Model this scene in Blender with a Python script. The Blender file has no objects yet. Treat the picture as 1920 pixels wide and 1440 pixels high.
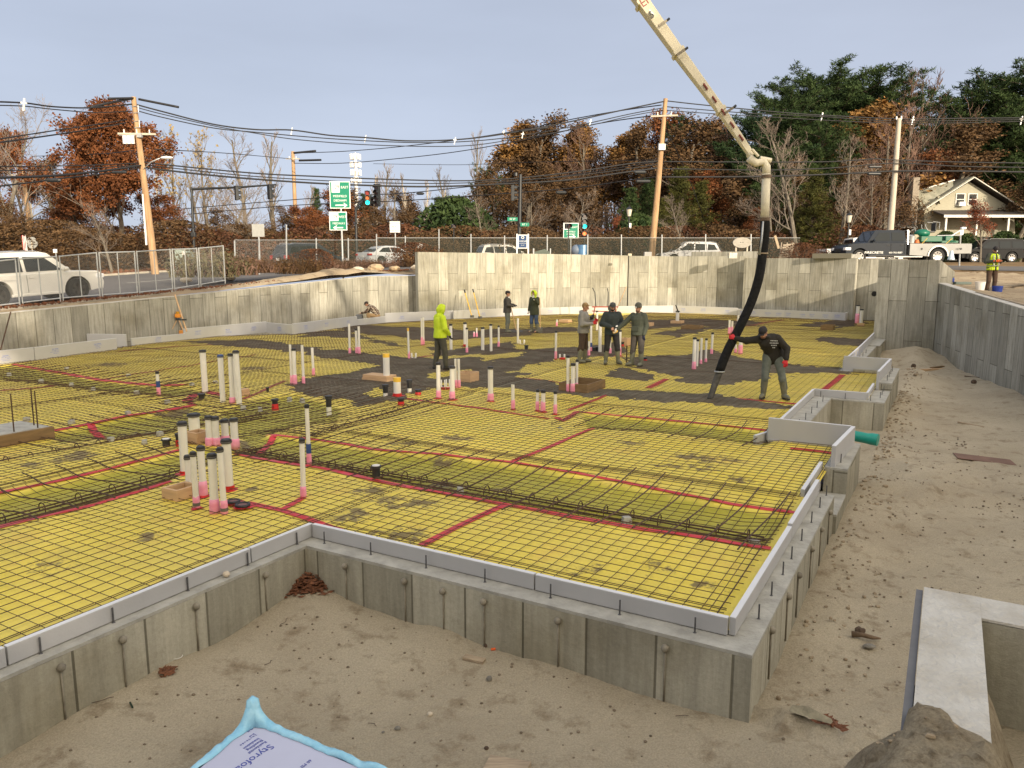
import bpy,bmesh,math,random
from mathutils import Vector,Matrix,noise
R = math.radians
S = bpy.context.scene
COL = S.collection
# ------------------------------------------------------------------ camera
CAM_H = 2.85; FPX = 1425.0; HOR = 497.0
PITCH = math.atan((720-HOR)/FPX)
cd = bpy.data.cameras.new("camera"); cam = bpy.data.objects.new("camera",cd); COL.objects.link(cam)
cam.location = (0,0,CAM_H); cam.rotation_euler = (math.pi/2-PITCH,0,0)
cd.sensor_width = 36; cd.lens = 36*FPX/1920.0; cd.clip_start = 0.05; cd.clip_end = 2000
S.camera = cam
# ------------------------------------------------------------------ world and sun
SUN_AZ = R(152)      # measured from +Y clockwise: the sun stands behind the camera, to its right
SUN_EL = R(16)
sdir = Vector((math.sin(SUN_AZ)*math.cos(SUN_EL),math.cos(SUN_AZ)*math.cos(SUN_EL),math.sin(SUN_EL)))
W = bpy.data.worlds.new("World"); S.world = W; W.use_nodes = True
nt = W.node_tree; nt.nodes.clear()
def wn(t,**k):
    n = nt.nodes.new(t)
    for a,b in k.items(): setattr(n,a,b)
    return n
out = wn('ShaderNodeOutputWorld'); bg = wn('ShaderNodeBackground'); bg.inputs[1].default_value = 0.1
sky = wn('ShaderNodeTexSky'); sky.sky_type = 'NISHITA'; sky.sun_disc = False
sky.sun_elevation = SUN_EL; sky.sun_rotation = SUN_AZ; sky.dust_density = 2.5; sky.air_density = 1.0
tc = wn('ShaderNodeTexCoord')
dot = wn('ShaderNodeVectorMath',operation='DOT_PRODUCT'); dot.inputs[1].default_value = sdir
nt.links.new(tc.outputs['Generated'],dot.inputs[0])
mr = wn('ShaderNodeMapRange'); mr.inputs[1].default_value = -0.75; mr.inputs[2].default_value = 1.0
nt.links.new(dot.outputs['Value'],mr.inputs[0])
cr = wn('ShaderNodeValToRGB')     # thin overcast: dull opposite the sun, bright around it
cr.color_ramp.elements[0].position = 0.0; cr.color_ramp.elements[0].color = (4.15,4.6,5.7,1)
cr.color_ramp.elements[1].position = 1.0; cr.color_ramp.elements[1].color = (28,24,18.5,1)
e = cr.color_ramp.elements.new(0.35); e.color = (4.45,4.85,5.9,1)
e = cr.color_ramp.elements.new(0.70); e.color = (11.8,11.2,10.4,1)
nt.links.new(mr.outputs[0],cr.inputs[0])
mp = wn('ShaderNodeMapping'); mp.inputs['Scale'].default_value = (1.2,1.2,5.0)
nz = wn('ShaderNodeTexNoise'); nz.inputs['Scale'].default_value = 1.6; nz.inputs['Detail'].default_value = 5; nz.inputs['Roughness'].default_value = .5
nt.links.new(tc.outputs['Generated'],mp.inputs[0]); nt.links.new(mp.outputs[0],nz.inputs['Vector'])
mr2 = wn('ShaderNodeMapRange'); mr2.inputs[1].default_value = .3; mr2.inputs[2].default_value = .7; mr2.inputs[3].default_value = .92; mr2.inputs[4].default_value = 1.07
nt.links.new(nz.outputs[0],mr2.inputs[0])
mul = wn('ShaderNodeMix',data_type='RGBA',blend_type='MULTIPLY'); mul.inputs[0].default_value = 1
sx = wn('ShaderNodeSeparateXYZ'); nt.links.new(tc.outputs['Generated'],sx.inputs[0]); mr3 = wn('ShaderNodeMapRange'); mr3.inputs[1].default_value = .0; mr3.inputs[2].default_value = .42; mr3.inputs[3].default_value = 1.15; mr3.inputs[4].default_value = .90; nt.links.new(sx.outputs[2],mr3.inputs[0])
ml0 = wn('ShaderNodeMix',data_type='RGBA',blend_type='MULTIPLY'); ml0.inputs[0].default_value = 1; nt.links.new(cr.outputs[0],ml0.inputs[6]); nt.links.new(mr3.outputs[0],ml0.inputs[7])
nt.links.new(ml0.outputs[2],mul.inputs[6]); nt.links.new(mr2.outputs[0],mul.inputs[7])
mx = wn('ShaderNodeMix',data_type='RGBA'); mx.inputs[0].default_value = 0.86
nt.links.new(sky.outputs[0],mx.inputs[6]); nt.links.new(mul.outputs[2],mx.inputs[7])
nt.links.new(mx.outputs[2],bg.inputs[0]); nt.links.new(bg.outputs[0],out.inputs[0])
sl = bpy.data.lights.new("sun",'SUN'); sl.energy = 4.3; sl.angle = R(0.8); sl.color = (1.0,.86,.66)
so = bpy.data.objects.new("sun",sl); COL.objects.link(so)
so.rotation_euler = sdir.to_track_quat('Z','Y').to_euler(); so.location = (20,-40,40)
S.view_settings.view_transform = 'Standard'; S.view_settings.look = 'None'; S.view_settings.gamma = 1
S.view_settings.use_curve_mapping = False; S.view_settings.exposure = 0.42
# ------------------------------------------------------------------ geometry of the place
cP,sP = math.cos(PITCH),math.sin(PITCH)
def ray(x,y):
    a = (x-960)/FPX; b = (720-y)/FPX
    return Vector((a,cP+b*sP,-sP+b*cP))
def G(x,y,z=0.0):                      # where a sight line meets the level z
    r = ray(x,y); t = (z-CAM_H)/r.z
    return Vector((r.x*t,r.y*t,z))
def D(x,y,Y):                          # where it meets the vertical plane at distance Y
    r = ray(x,y); return Vector((0,0,CAM_H)) + r*(Y/r.y)
TH = R(29.8); UX,UY = math.sin(TH),math.cos(TH)
def uv2(u,v,z=0.0): return Vector((u*UX - v*UY,u*UY + v*UX,z))     # building grid -> world
def xy2(X,Y): return (X*UX + Y*UY,-X*UY + Y*UX)                      # world -> building grid
def interp(x,pts):
    if x <= pts[0][0]: return pts[0][1]
    for (a,b),(c,d) in zip(pts,pts[1:]):
        if x <= c: return b + (d-b)*(x-a)/(c-a)
    return pts[-1][1]
def sst(a,b,x):
    t = max(0,min(1,(x-a)/(b-a))); return t*t*(3-2*t)
def nz3(x,y,s=1.0,z=0.0): return noise.noise(Vector((x*s,y*s,z)))
def inpoly(x,y,P):
    c = False; j = len(P)-1
    for i in range(len(P)):
        if (P[i][1] > y) != (P[j][1] > y) and x < (P[j][0]-P[i][0])*(y-P[i][1])/(P[j][1]-P[i][1])+P[i][0]: c = not c
        j = i
    return c
def dseg(x,y,a,b):
    ax,ay = a; bx,by = b; dx,dy = bx-ax,by-ay
    t = max(0,min(1,((x-ax)*dx+(y-ay)*dy)/(dx*dx+dy*dy+1e-9)))
    return math.hypot(x-ax-t*dx,y-ay-t*dy)
def sdpoly(x,y,P):                     # >0 inside
    d = min(dseg(x,y,P[i-1],P[i]) for i in range(len(P)))
    return d if inpoly(x,y,P) else -d
# ------------------------------------------------------------------ materials
MATS = {}
def mat(name,col,rough=.6,metal=0.0,var=.12,scale=4.0,bump=0.0,bscale=None,col2=None,stretch=(1,1,1),spec=.5,trans=0.0,emit=None,coat=0,detail=5):
    if name in MATS: return MATS[name]
    m = bpy.data.materials.new(name); m.use_nodes = True; n = m.node_tree; b = n.nodes['Principled BSDF']
    b.inputs['Roughness'].default_value = rough; b.inputs['Metallic'].default_value = metal
    b.inputs['Specular IOR Level'].default_value = spec
    if coat: b.inputs['Coat Weight'].default_value = coat; b.inputs['Coat Roughness'].default_value = .08
    t = n.nodes.new('ShaderNodeTexCoord'); mpn = n.nodes.new('ShaderNodeMapping'); mpn.inputs['Scale'].default_value = stretch
    n.links.new(t.outputs['Object'],mpn.inputs[0])
    z = n.nodes.new('ShaderNodeTexNoise'); z.inputs['Scale'].default_value = scale; z.inputs['Detail'].default_value = detail; z.inputs['Roughness'].default_value = .6
    n.links.new(mpn.outputs[0],z.inputs['Vector'])
    r = n.nodes.new('ShaderNodeValToRGB')
    c = col; c2 = col2 or tuple(x*(1+var) for x in c); c1 = c if col2 else tuple(x*(1-var) for x in c)
    r.color_ramp.elements[0].position = .32; r.color_ramp.elements[1].position = .68
    r.color_ramp.elements[0].color = (*c1,1); r.color_ramp.elements[1].color = (*c2,1)
    n.links.new(z.outputs[0],r.inputs[0]); n.links.new(r.outputs[0],b.inputs['Base Color'])
    if bump:
        z2 = n.nodes.new('ShaderNodeTexNoise'); z2.inputs['Scale'].default_value = bscale or scale*4; z2.inputs['Detail'].default_value = 6
        n.links.new(mpn.outputs[0],z2.inputs['Vector'])
        bn = n.nodes.new('ShaderNodeBump'); bn.inputs['Strength'].default_value = min(1,bump); bn.inputs['Distance'].default_value = .02*max(1,bump)
        n.links.new(z2.outputs[0],bn.inputs['Height']); n.links.new(bn.outputs[0],b.inputs['Normal'])
    if trans: b.inputs['Transmission Weight'].default_value = trans
    if emit: b.inputs['Emission Color'].default_value = (*emit[0],1); b.inputs['Emission Strength'].default_value = emit[1]
    MATS[name] = m; return m
def link(m,a,b): m.node_tree.links.new(a,b)
# ------------------------------------------------------------------ objects
def tag(o,label=None,cat=None,group=None,kind=None):
    if label: o['label'] = label
    if cat: o['category'] = cat
    if group: o['group'] = group
    if kind: o['kind'] = kind
    return o
def empty(name,loc,label,cat,rz=0.0,group=None):
    o = bpy.data.objects.new(name,None); COL.objects.link(o); o.empty_display_size = .2
    o.location = loc; o.rotation_euler = (0,0,rz); return tag(o,label,cat,group)
def copy_tree(o,parent=None):
    c = o.copy(); COL.objects.link(c)
    if parent: c.parent = parent
    for ch in o.children: copy_tree(ch,c)
    return c
class MB:
    def __init__(s): s.v = []; s.f = []; s.uv = []; s.hasuv = False
    def add(s,vs,fs,uvs=None):
        o = len(s.v); s.v += [Vector(x) for x in vs]; s.f += [tuple(i+o for i in f) for f in fs]
        if uvs: s.hasuv = True; s.uv += uvs
        else: s.uv += [[(0,0)]*len(f) for f in fs]
        return s
    def box(s,c,d,rz=0.0,M=None):
        hx,hy,hz = d[0]/2,d[1]/2,d[2]/2; vs = []
        cs,sn = math.cos(rz),math.sin(rz)
        for x,y,z in ((-1,-1,-1),(1,-1,-1),(1,1,-1),(-1,1,-1),(-1,-1,1),(1,-1,1),(1,1,1),(-1,1,1)):
            p = Vector((x*hx,y*hy,z*hz))
            p = (M @ p) if M else Vector((p.x*cs-p.y*sn,p.x*sn+p.y*cs,p.z))
            vs.append(p+Vector(c))
        return s.add(vs,[(0,3,2,1),(4,5,6,7),(0,1,5,4),(1,2,6,5),(2,3,7,6),(3,0,4,7)])
    def bar(s,a,b,w,h,up=(0,0,1),w2=None,h2=None):      # rectangular bar from a to b
        a = Vector(a); b = Vector(b); d = (b-a).normalized(); upv = Vector(up)
        if abs(d.dot(upv)) > .98: upv = Vector((0,1,0))
        x = d.cross(upv).normalized(); z = x.cross(d); w2 = w2 or w; h2 = h2 or h; vs = []
        for p,ww,hh in ((a,w,h),(b,w2,h2)):
            for i,j in ((-1,-1),(1,-1),(1,1),(-1,1)): vs.append(p+x*(i*ww/2)+z*(j*hh/2))
        return s.add(vs,[(3,2,1,0),(4,5,6,7),(0,1,5,4),(1,2,6,5),(2,3,7,6),(3,0,4,7)])
    def cyl(s,a,b,r,r2=None,n=10,caps=True):
        a = Vector(a); b = Vector(b); d = b-a
        if d.length < 1e-6: return s
        d.normalize(); up = Vector((0,0,1)) if abs(d.z) < .9 else Vector((1,0,0))
        x = d.cross(up).normalized(); y = d.cross(x); r2 = r if r2 is None else r2; vs = []
        for p,rr in ((a,r),(b,r2)):
            for i in range(n):
                t = 2*math.pi*i/n; vs.append(p+x*(rr*math.cos(t))+y*(rr*math.sin(t)))
        fs = [(i,i+n,(i+1)%n+n,(i+1)%n) for i in range(n)]
        if caps: fs += [tuple(range(n)),tuple(range(2*n-1,n-1,-1))]
        return s.add(vs,fs)
    def tube(s,pts,r,n=6,caps=True):
        pts = [Vector(p) for p in pts]; m = len(pts); rs = r if isinstance(r,(list,tuple)) else [r]*m; vs = []; x = None
        for i in range(m):
            d = (pts[min(i+1,m-1)]-pts[max(i-1,0)]).normalized()
            if x is None:
                up = Vector((0,0,1)) if abs(d.z) < .9 else Vector((1,0,0)); x = d.cross(up).normalized()
            else:
                x = (x-d*x.dot(d))
                x = x.normalized() if x.length > 1e-6 else d.orthogonal().normalized()
            y = d.cross(x)
            for k in range(n):
                t = 2*math.pi*k/n; vs.append(pts[i]+x*(rs[i]*math.cos(t))+y*(rs[i]*math.sin(t)))
        fs = [(i*n+k,(i+1)*n+k,(i+1)*n+(k+1)%n,i*n+(k+1)%n) for i in range(m-1) for k in range(n)]
        if caps: fs += [tuple(range(n)),tuple(range(m*n-1,(m-1)*n-1,-1))]
        return s.add(vs,fs)
    def ring(s,c,R_,r,n=20,k=6,axis='z'):
        vs = []
        for i in range(n):
            a = 2*math.pi*i/n
            for j in range(k):
                b = 2*math.pi*j/k; rr = R_+r*math.cos(b); p = (rr*math.cos(a),rr*math.sin(a),r*math.sin(b))
                if axis == 'y': p = (p[0],p[2],p[1])
                if axis == 'x': p = (p[2],p[0],p[1])
                vs.append(Vector(p)+Vector(c))
        return s.add(vs,[(i*k+j,((i+1)%n)*k+j,((i+1)%n)*k+(j+1)%k,i*k+(j+1)%k) for i in range(n) for j in range(k)])
    def ell(s,c,r,n=12,m=8,M=None):
        c = Vector(c); vs = []
        if not isinstance(r,(tuple,list)): r = (r,r,r)
        for i in range(1,m):
            ph = math.pi*i/m
            for j in range(n):
                t = 2*math.pi*j/n; p = Vector((r[0]*math.sin(ph)*math.cos(t),r[1]*math.sin(ph)*math.sin(t),r[2]*math.cos(ph)))
                vs.append((M @ p if M else p)+c)
        T = len(vs); p1 = Vector((0,0,r[2])); p2 = Vector((0,0,-r[2]))
        vs += [(M @ p1 if M else p1)+c,(M @ p2 if M else p2)+c]
        fs = [(i*n+j,(i+1)*n+j,(i+1)*n+(j+1)%n,i*n+(j+1)%n) for i in range(m-2) for j in range(n)]
        fs += [(T,j,(j+1)%n) for j in range(n)] + [(T+1,(m-2)*n+(j+1)%n,(m-2)*n+j) for j in range(n)]
        return s.add(vs,fs)
    def cap(s,a,b,r1,r2,n=10):       # tapered capsule
        s.cyl(a,b,r1,r2,n); s.ell(a,r1,n,6); s.ell(b,r2,n,6); return s
    def prism(s,poly,f0,f1):            # poly list of 2D; f0/f1 map 2D to 3D
        n = len(poly); vs = [f0(p) for p in poly]+[f1(p) for p in poly]
        return s.add(vs,[tuple(range(n-1,-1,-1)),tuple(range(n,2*n))]+[(i,(i+1)%n,(i+1)%n+n,i+n) for i in range(n)])
    def loft(s,rings,caps=True):         # rings: lists of equal length
        n = len(rings[0]); vs = [p for r in rings for p in r]
        fs = [(i*n+k,i*n+(k+1)%n,(i+1)*n+(k+1)%n,(i+1)*n+k) for i in range(len(rings)-1) for k in range(n)]
        if caps: fs += [tuple(range(n-1,-1,-1)),tuple(range((len(rings)-1)*n,len(rings)*n))]
        return s.add(vs,fs)
    def build(s,name,m,parent=None,loc=None,smooth=False,bevel=0,label=None,cat=None,group=None,kind=None,auto=None):
        me = bpy.data.meshes.new(name); o_ = Vector(loc) if loc is not None else Vector((0,0,0))
        me.from_pydata([v-o_ for v in s.v],[],s.f)
        if s.hasuv:
            ul = me.uv_layers.new(name='UVMap'); k = 0
            for fu in s.uv:
                for c in fu: ul.data[k].uv = c; k += 1
        me.materials.append(m)
        bm = bmesh.new(); bm.from_mesh(me); bmesh.ops.recalc_face_normals(bm,faces=bm.faces) if len(bm.faces) < 60000 else None
        bm.to_mesh(me); bm.free()
        if smooth: me.polygons.foreach_set('use_smooth',[True]*len(me.polygons))
        o = bpy.data.objects.new(name,me); COL.objects.link(o); o.location = o_
        if parent is not None: o.parent = parent
        if auto is not None:
            me.polygons.foreach_set('use_smooth',[True]*len(me.polygons))
            me.set_sharp_from_angle(angle=R(auto))
        if bevel:
            b = o.modifiers.new('bevel','BEVEL'); b.width = bevel; b.segments = 2; b.limit_method = 'ANGLE'; b.angle_limit = R(35)
        return tag(o,label,cat,group,kind)
def text(name,s,size,m,parent,loc,rot,ext=.004,sx=1.0,align='CENTER',label=None):
    c = bpy.data.curves.new(name,'FONT'); c.body = s; c.size = size; c.extrude = ext; c.align_x = align; c.align_y = 'CENTER'; c.resolution_u = 2
    o = bpy.data.objects.new(name,c); COL.objects.link(o); bpy.context.view_layer.update()
    me = bpy.data.meshes.new_from_object(o.evaluated_get(bpy.context.evaluated_depsgraph_get())); bpy.data.objects.remove(o)
    me.materials.clear(); me.materials.append(m)
    o = bpy.data.objects.new(name,me); COL.objects.link(o); o.location = loc; o.rotation_euler = rot; o.scale = (sx,1,1)
    if parent is not None: o.parent = parent
    return tag(o,label)
# ------------------------------------------------------------------ materials of the setting
def ground_mat(name,c1,c2,c3,bump=.6,s1=1.2,s2=9,pebble=.0,wp=.55):
    m = bpy.data.materials.new(name); m.use_nodes = True; n = m.node_tree; b = n.nodes['Principled BSDF']; b.inputs['Roughness'].default_value = .95; b.inputs['Specular IOR Level'].default_value = .15
    t = n.nodes.new('ShaderNodeTexCoord')
    def N(sc,det=6,ro=.6):
        z = n.nodes.new('ShaderNodeTexNoise'); z.inputs['Scale'].default_value = sc; z.inputs['Detail'].default_value = det; z.inputs['Roughness'].default_value = ro
        n.links.new(t.outputs['Object'],z.inputs['Vector']); return z
    a = N(s1); r = n.nodes.new('ShaderNodeValToRGB'); r.color_ramp.elements[0].position = .35; r.color_ramp.elements[1].position = .65
    r.color_ramp.elements[0].color = (*c1,1); r.color_ramp.elements[1].color = (*c2,1); n.links.new(a.outputs[0],r.inputs[0])
    f = N(s2,8,.7); r2 = n.nodes.new('ShaderNodeValToRGB'); r2.color_ramp.elements[0].position = wp; r2.color_ramp.elements[1].position = wp+.14
    n.links.new(f.outputs[0],r2.inputs[0])
    x = n.nodes.new('ShaderNodeMix'); x.data_type = 'RGBA'; x.inputs[7].default_value = (*c3,1)
    n.links.new(r2.outputs[0],x.inputs[0]); n.links.new(r.outputs[0],x.inputs[6])
    g = N(70,3,.8); r3 = n.nodes.new('ShaderNodeMapRange'); r3.inputs[1].default_value = .3; r3.inputs[2].default_value = .7; r3.inputs[3].default_value = .78; r3.inputs[4].default_value = 1.2
    n.links.new(g.outputs[0],r3.inputs[0])
    x2 = n.nodes.new('ShaderNodeMix'); x2.data_type = 'RGBA'; x2.blend_type = 'MULTIPLY'; x2.inputs[0].default_value = 1
    n.links.new(x.outputs[2],x2.inputs[6]); n.links.new(r3.outputs[0],x2.inputs[7]); n.links.new(x2.outputs[2],b.inputs['Base Color'])
    h = N(14,10,.72); bn = n.nodes.new('ShaderNodeBump'); bn.inputs['Strength'].default_value = bump; bn.inputs['Distance'].default_value = .06
    n.links.new(h.outputs[0],bn.inputs['Height']); n.links.new(bn.outputs[0],b.inputs['Normal'])
    return m
def concrete_mat(name,base,panel=.61,dark=.6,streak=.5,seam=1.0,stain=.5,rows=2.4):
    m = bpy.data.materials.new(name); m.use_nodes = True; n = m.node_tree; b = n.nodes['Principled BSDF']; b.inputs['Roughness'].default_value = .85; b.inputs['Specular IOR Level'].default_value = .25
    L = n.links.new; uvn = n.nodes.new('ShaderNodeUVMap')
    def mapn(sx,sy,off=0):
        q = n.nodes.new('ShaderNodeMapping'); q.inputs['Scale'].default_value = (sx,sy,1); q.inputs['Location'].default_value = (off,off,0); L(uvn.outputs[0],q.inputs[0]); return q
    def N(q,sc,det=5,ro=.6):
        z = n.nodes.new('ShaderNodeTexNoise'); z.inputs['Scale'].default_value = sc; z.inputs['Detail'].default_value = det; z.inputs['Roughness'].default_value = ro; L(q.outputs[0],z.inputs['Vector']); return z
    def rng(s_,a,b_,c,d):
        r = n.nodes.new('ShaderNodeMapRange'); r.inputs[1].default_value = a; r.inputs[2].default_value = b_; r.inputs[3].default_value = c; r.inputs[4].default_value = d; L(s_,r.inputs[0]); return r.outputs[0]
    def mulc(a,f,c=None):
        x = n.nodes.new('ShaderNodeMix'); x.data_type = 'RGBA'; x.blend_type = 'MULTIPLY'; x.inputs[0].default_value = 1; L(a,x.inputs[6]); L(f,x.inputs[7]); return x.outputs[2]
    # panels of the formwork: swapped axes so that the bricks stand upright
    sep = n.nodes.new('ShaderNodeSeparateXYZ'); L(uvn.outputs[0],sep.inputs[0]); cmb = n.nodes.new('ShaderNodeCombineXYZ'); L(sep.outputs[1],cmb.inputs[0]); L(sep.outputs[0],cmb.inputs[1])
    bt = n.nodes.new('ShaderNodeTexBrick'); bt.offset = .37; bt.offset_frequency = 2; bt.squash = 1.0
    bt.inputs['Scale'].default_value = 1; bt.inputs['Brick Width'].default_value = rows; bt.inputs['Row Height'].default_value = panel
    bt.inputs['Mortar Size'].default_value = .013; bt.inputs['Mortar Smooth'].default_value = .4; bt.inputs['Bias'].default_value = 0
    bt.inputs['Color1'].default_value = (.74,.74,.73,1); bt.inputs['Color2'].default_value = (1.14,1.14,1.14,1); bt.inputs['Mortar'].default_value = (.42,.41,.38,1)
    L(cmb.outputs[0],bt.inputs['Vector'])
    bc = n.nodes.new('ShaderNodeRGB'); bc.outputs[0].default_value = (*base,1)
    c = mulc(bc.outputs[0],bt.outputs[0])
    s1 = N(mapn(7,.55),1.6,6,.65); c = mulc(c,rng(s1.outputs[0],.3,.7,1-.42*streak,1+.2*streak))
    s2 = N(mapn(.5,.5,7),1.1,6,.6)
    x = n.nodes.new('ShaderNodeMix'); x.data_type = 'RGBA'; x.blend_type = 'MULTIPLY'; x.inputs[7].default_value = (.60,.57,.50,1); L(rng(s2.outputs[0],.48,.68,0,stain),x.inputs[0]); L(c,x.inputs[6]); c = x.outputs[2]
    s3 = N(mapn(1,1,3),26,4,.8); c = mulc(c,rng(s3.outputs[0],.3,.7,.88,1.1))
    s4 = N(mapn(1.2,.8,11),3.2,8,.75)
    x = n.nodes.new('ShaderNodeMix'); x.data_type = 'RGBA'; x.inputs[7].default_value = (base[0]*.42,base[1]*.42,base[2]*.40,1); L(rng(s4.outputs[0],.60,.72,0,dark),x.inputs[0]); L(c,x.inputs[6]); c = x.outputs[2]
    L(c,b.inputs['Base Color'])
    bn = n.nodes.new('ShaderNodeBump'); bn.inputs['Strength'].default_value = .5; bn.inputs['Distance'].default_value = .012
    add = n.nodes.new('ShaderNodeMath'); add.operation = 'SUBTRACT'; L(s3.outputs[0],add.inputs[0]); L(bt.outputs['Fac'],add.inputs[1]); L(add.outputs[0],bn.inputs['Height']); L(bn.outputs[0],b.inputs['Normal'])
    return m
m_sand = ground_mat('sand',(.41,.345,.245),(.51,.44,.32),(.30,.24,.16),bump=.9,s1=.6,s2=3.2,wp=.53)
m_site = ground_mat('site_dirt',(.34,.26,.17),(.46,.37,.25),(.20,.14,.085),bump=.9,s1=.35,s2=2.2,wp=.52)
m_verge = ground_mat('verge',(.17,.115,.06),(.26,.18,.095),(.14,.075,.035),bump=.8,s1=.15,s2=1.4,wp=.5)
m_asph = ground_mat('asphalt',(.115,.11,.108),(.15,.142,.138),(.095,.09,.09),bump=.12,s1=.25,s2=1.5,wp=.6)
m_conc = concrete_mat('concrete_form',(.41,.395,.335),panel=.61,dark=.6,streak=.9,stain=.8)
m_concf = concrete_mat('concrete_foundation',(.42,.40,.325),panel=.61,dark=.55,streak=.6,stain=.8,rows=5)
m_conct = mat('concrete_top',(.37,.36,.32),rough=.9,var=.22,scale=5,bump=.5,bscale=30)
m_concw = mat('concrete_light_top',(.44,.41,.35),rough=.9,scale=4.5,bump=.6,bscale=45,col2=(.62,.61,.57),detail=9)
# ------------------------------------------------------------------ heights
ZLp = [(-40,.4),(0,.75),(13,1.22),(22,1.72),(33,2.3),(40,2.55),(48,2.72),(60,2.9),(400,3.3)]
ZRp = [(0,.6),(13,1.22),(20,1.60),(30,1.86),(42,2.45),(62,3.08),(400,3.4)]
def ZU(X,Y):                            # the upper ground round the pit
    u,v = xy2(X,Y); w = sst(9.5+min(4,max(0,Y-14)*.3),19,X - max(0,(Y-40))*.15) if Y > 26 else 1 if X > 5 else 0
    return interp(u,ZLp)*(1-w) + interp(Y,ZRp)*w
def ZP(X,Y):                            # the pit floor
    u,v = xy2(X,Y)
    z = -.66 + .05*nz3(X,Y,.55) + .035*nz3(X,Y,1.7,3) + .012*nz3(X,Y,6,5)
    # tyre and foot marks east of the foundation
    if v < 1.0: z += .035*nz3(X*.8,Y,1.1,9) + .015*nz3(X,Y,4.5,2)
    # sand banked against the walls
    if u < 5.7 and v < 5.8:
        z += .10*math.exp(-((5.55-u)/.5)**2)*(.6+.6*nz3(v,0,.9)) + .10*math.exp(-((5.55-v)/.5)**2)*(.5+.6*nz3(u,4,.9))
        z += .10*math.exp(-((u-5.2)**2+(v-5.2)**2)/.5)
    if u > 5.6: z += .20*math.exp(-((v-.85)/.38)**2)*(.55+.8*nz3(u,2,.8))
    z += .50*math.exp(-((u-31)/1.7)**2-((v-1.2)/1.5)**2) + .3*math.exp(-((u-25.5)/1.6)**2-((v-.7)/1.0)**2)
    z += .16*math.exp(-((u-13.5)/1.6)**2-((v-.2)/.6)**2)*(1+.8*nz3(X,Y,3))
    z += .12*sst(1,-6,v)
    # the bank the photographer stands on
    if v < 1.05 and u > 3.8:
        z += .03*abs(nz3(X,Y,2.3,4))+.06*max(0,nz3(X,Y,5.5,7)-.12)+.08*max(0,nz3(X,Y,12,7)-.2)
        z += .14*sst(1.4,.1,dseg(X,Y,(15.85,28.55),(10.1,8.1)))*sst(31,24,u)
    z -= .035*max(0,nz3(X,Y*.8,3.2,31)-.28)*4*.25
    if v < .02 and u < 3.62:
        z = .97+.04*nz3(X,Y,2)

    fl = sst(3.0,1.2,Y+.55*max(0,-X-1)*0)       # ledge under the camera, out of frame
    z = z*(1-fl) + 1.3*fl
    return z
# ------------------------------------------------------------------ pit floor
def sheet(name,xs,ys,zf,m,keep=None,label=None,cat=None,kind=None,uvw=False,group=None):
    b = MB(); nx,ny = len(xs),len(ys); idx = {}
    def vid(i,j):
        k = (i,j)
        if k not in idx:
            P = uv2(xs[i],ys[j]) if uvw else Vector((xs[i],ys[j],0)); P.z = zf(P.x,P.y); idx[k] = len(b.v); b.v.append(P)
        return idx[k]
    for i in range(nx-1):
        for j in range(ny-1):
            if keep and not keep((xs[i]+xs[i+1])/2,(ys[j]+ys[j+1])/2): continue
            b.f.append((vid(i,j),vid(i+1,j),vid(i+1,j+1),vid(i,j+1)))
    b.uv = [[(0,0)]*4]*len(b.f)
    return b.build(name,m,smooth=True,label=label,cat=cat,kind=kind,group=group)
def steps(a,b,d0,g=1.0):
    r = [a]; d = d0
    while r[-1] < b: r.append(r[-1]+d); d *= g
    r[-1] = b; return r
xs = [-x for x in steps(0,22,.06,1.018)][::-1][:-1] + steps(0,24,.06,1.018)
ys = steps(-8,1.0,.5) + steps(1.05,52,.055,1.011)
sheet('sand_ground',xs,ys,ZP,m_sand,kind='structure',label='pale tan sand floor of the excavation around the foundation')
# ------------------------------------------------------------------ upper ground (ring outside the pit walls)
BND = [Vector((-8,-30,0)),uv2(-25,26.85),uv2(0,26.85),uv2(10,26.85),uv2(20,26.85),uv2(32.3,26.85),uv2(33.3,24.6),uv2(41.6,20.2),uv2(45.7,15),uv2(45.7,10.4),uv2(44.5,10.2),uv2(43.7,2.4),uv2(32.6,2.45),uv2(32.6,.35),Vector((16.2,28.8,0)),Vector((13.75,20.2,0)),Vector((11.75,13.2,0)),Vector((10.3,8,0)),Vector((9,2,0)),Vector((8,-12,0)),Vector((3,-30,0)),Vector((-8,-30.1,0))]
pts = []
for a,b in zip(BND,BND[1:]):
    k = max(1,int((b-a).length/.6)); pts += [a.lerp(b,i/k) for i in range(k)]
pts.append(BND[-1]); cen = Vector((0,18,0)); vs = []; rad = [0]
while rad[-1] < 500: rad.append(rad[-1]+max(.45,rad[-1]*.07))
b = MB()
for p in pts:
    d = (Vector((p.x,p.y,0))-cen).normalized()
    for r_ in rad:
        q = Vector((p.x,p.y,0))+d*r_; u,v = xy2(q.x,q.y)
        rough = (1 if r_ < 14 else .4) * (0 if (28.3 < v < 47.3 and u < 60) else 1)
        q.z = ZU(q.x,q.y) + rough*(.06*nz3(q.x,q.y,.8) + .035*nz3(q.x,q.y,2.3)) * (0.2 if r_ == 0 else 1)
        if 32 > u > -10 and 26.9 < v < 28.3: q.z += .10*math.exp(-((v-27.2)/.5)**2)*(1+nz3(u,1,.9))
        if 22 < u < 36 and v > 26: q.z += .42*math.exp(-((v-28.0)/1.3)**2-((u-30)/5.0)**2)*(1+.6*nz3(u,v,.8))
        if r_ < .5 and 20 < u < 34 and v > 25: q.z += .06
        b.v.append(q)
nr = len(rad)
for i in range(len(pts)-1):
    for j in range(nr-1): b.f.append((i*nr+j,(i+1)*nr+j,(i+1)*nr+j+1,i*nr+j+1))
b.uv = [[(0,0)]*4]*len(b.f)
up = b.build('upper_ground',m_site,smooth=True,kind='structure',label='bare dirt and leaf strewn verge outside the excavation')
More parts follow.
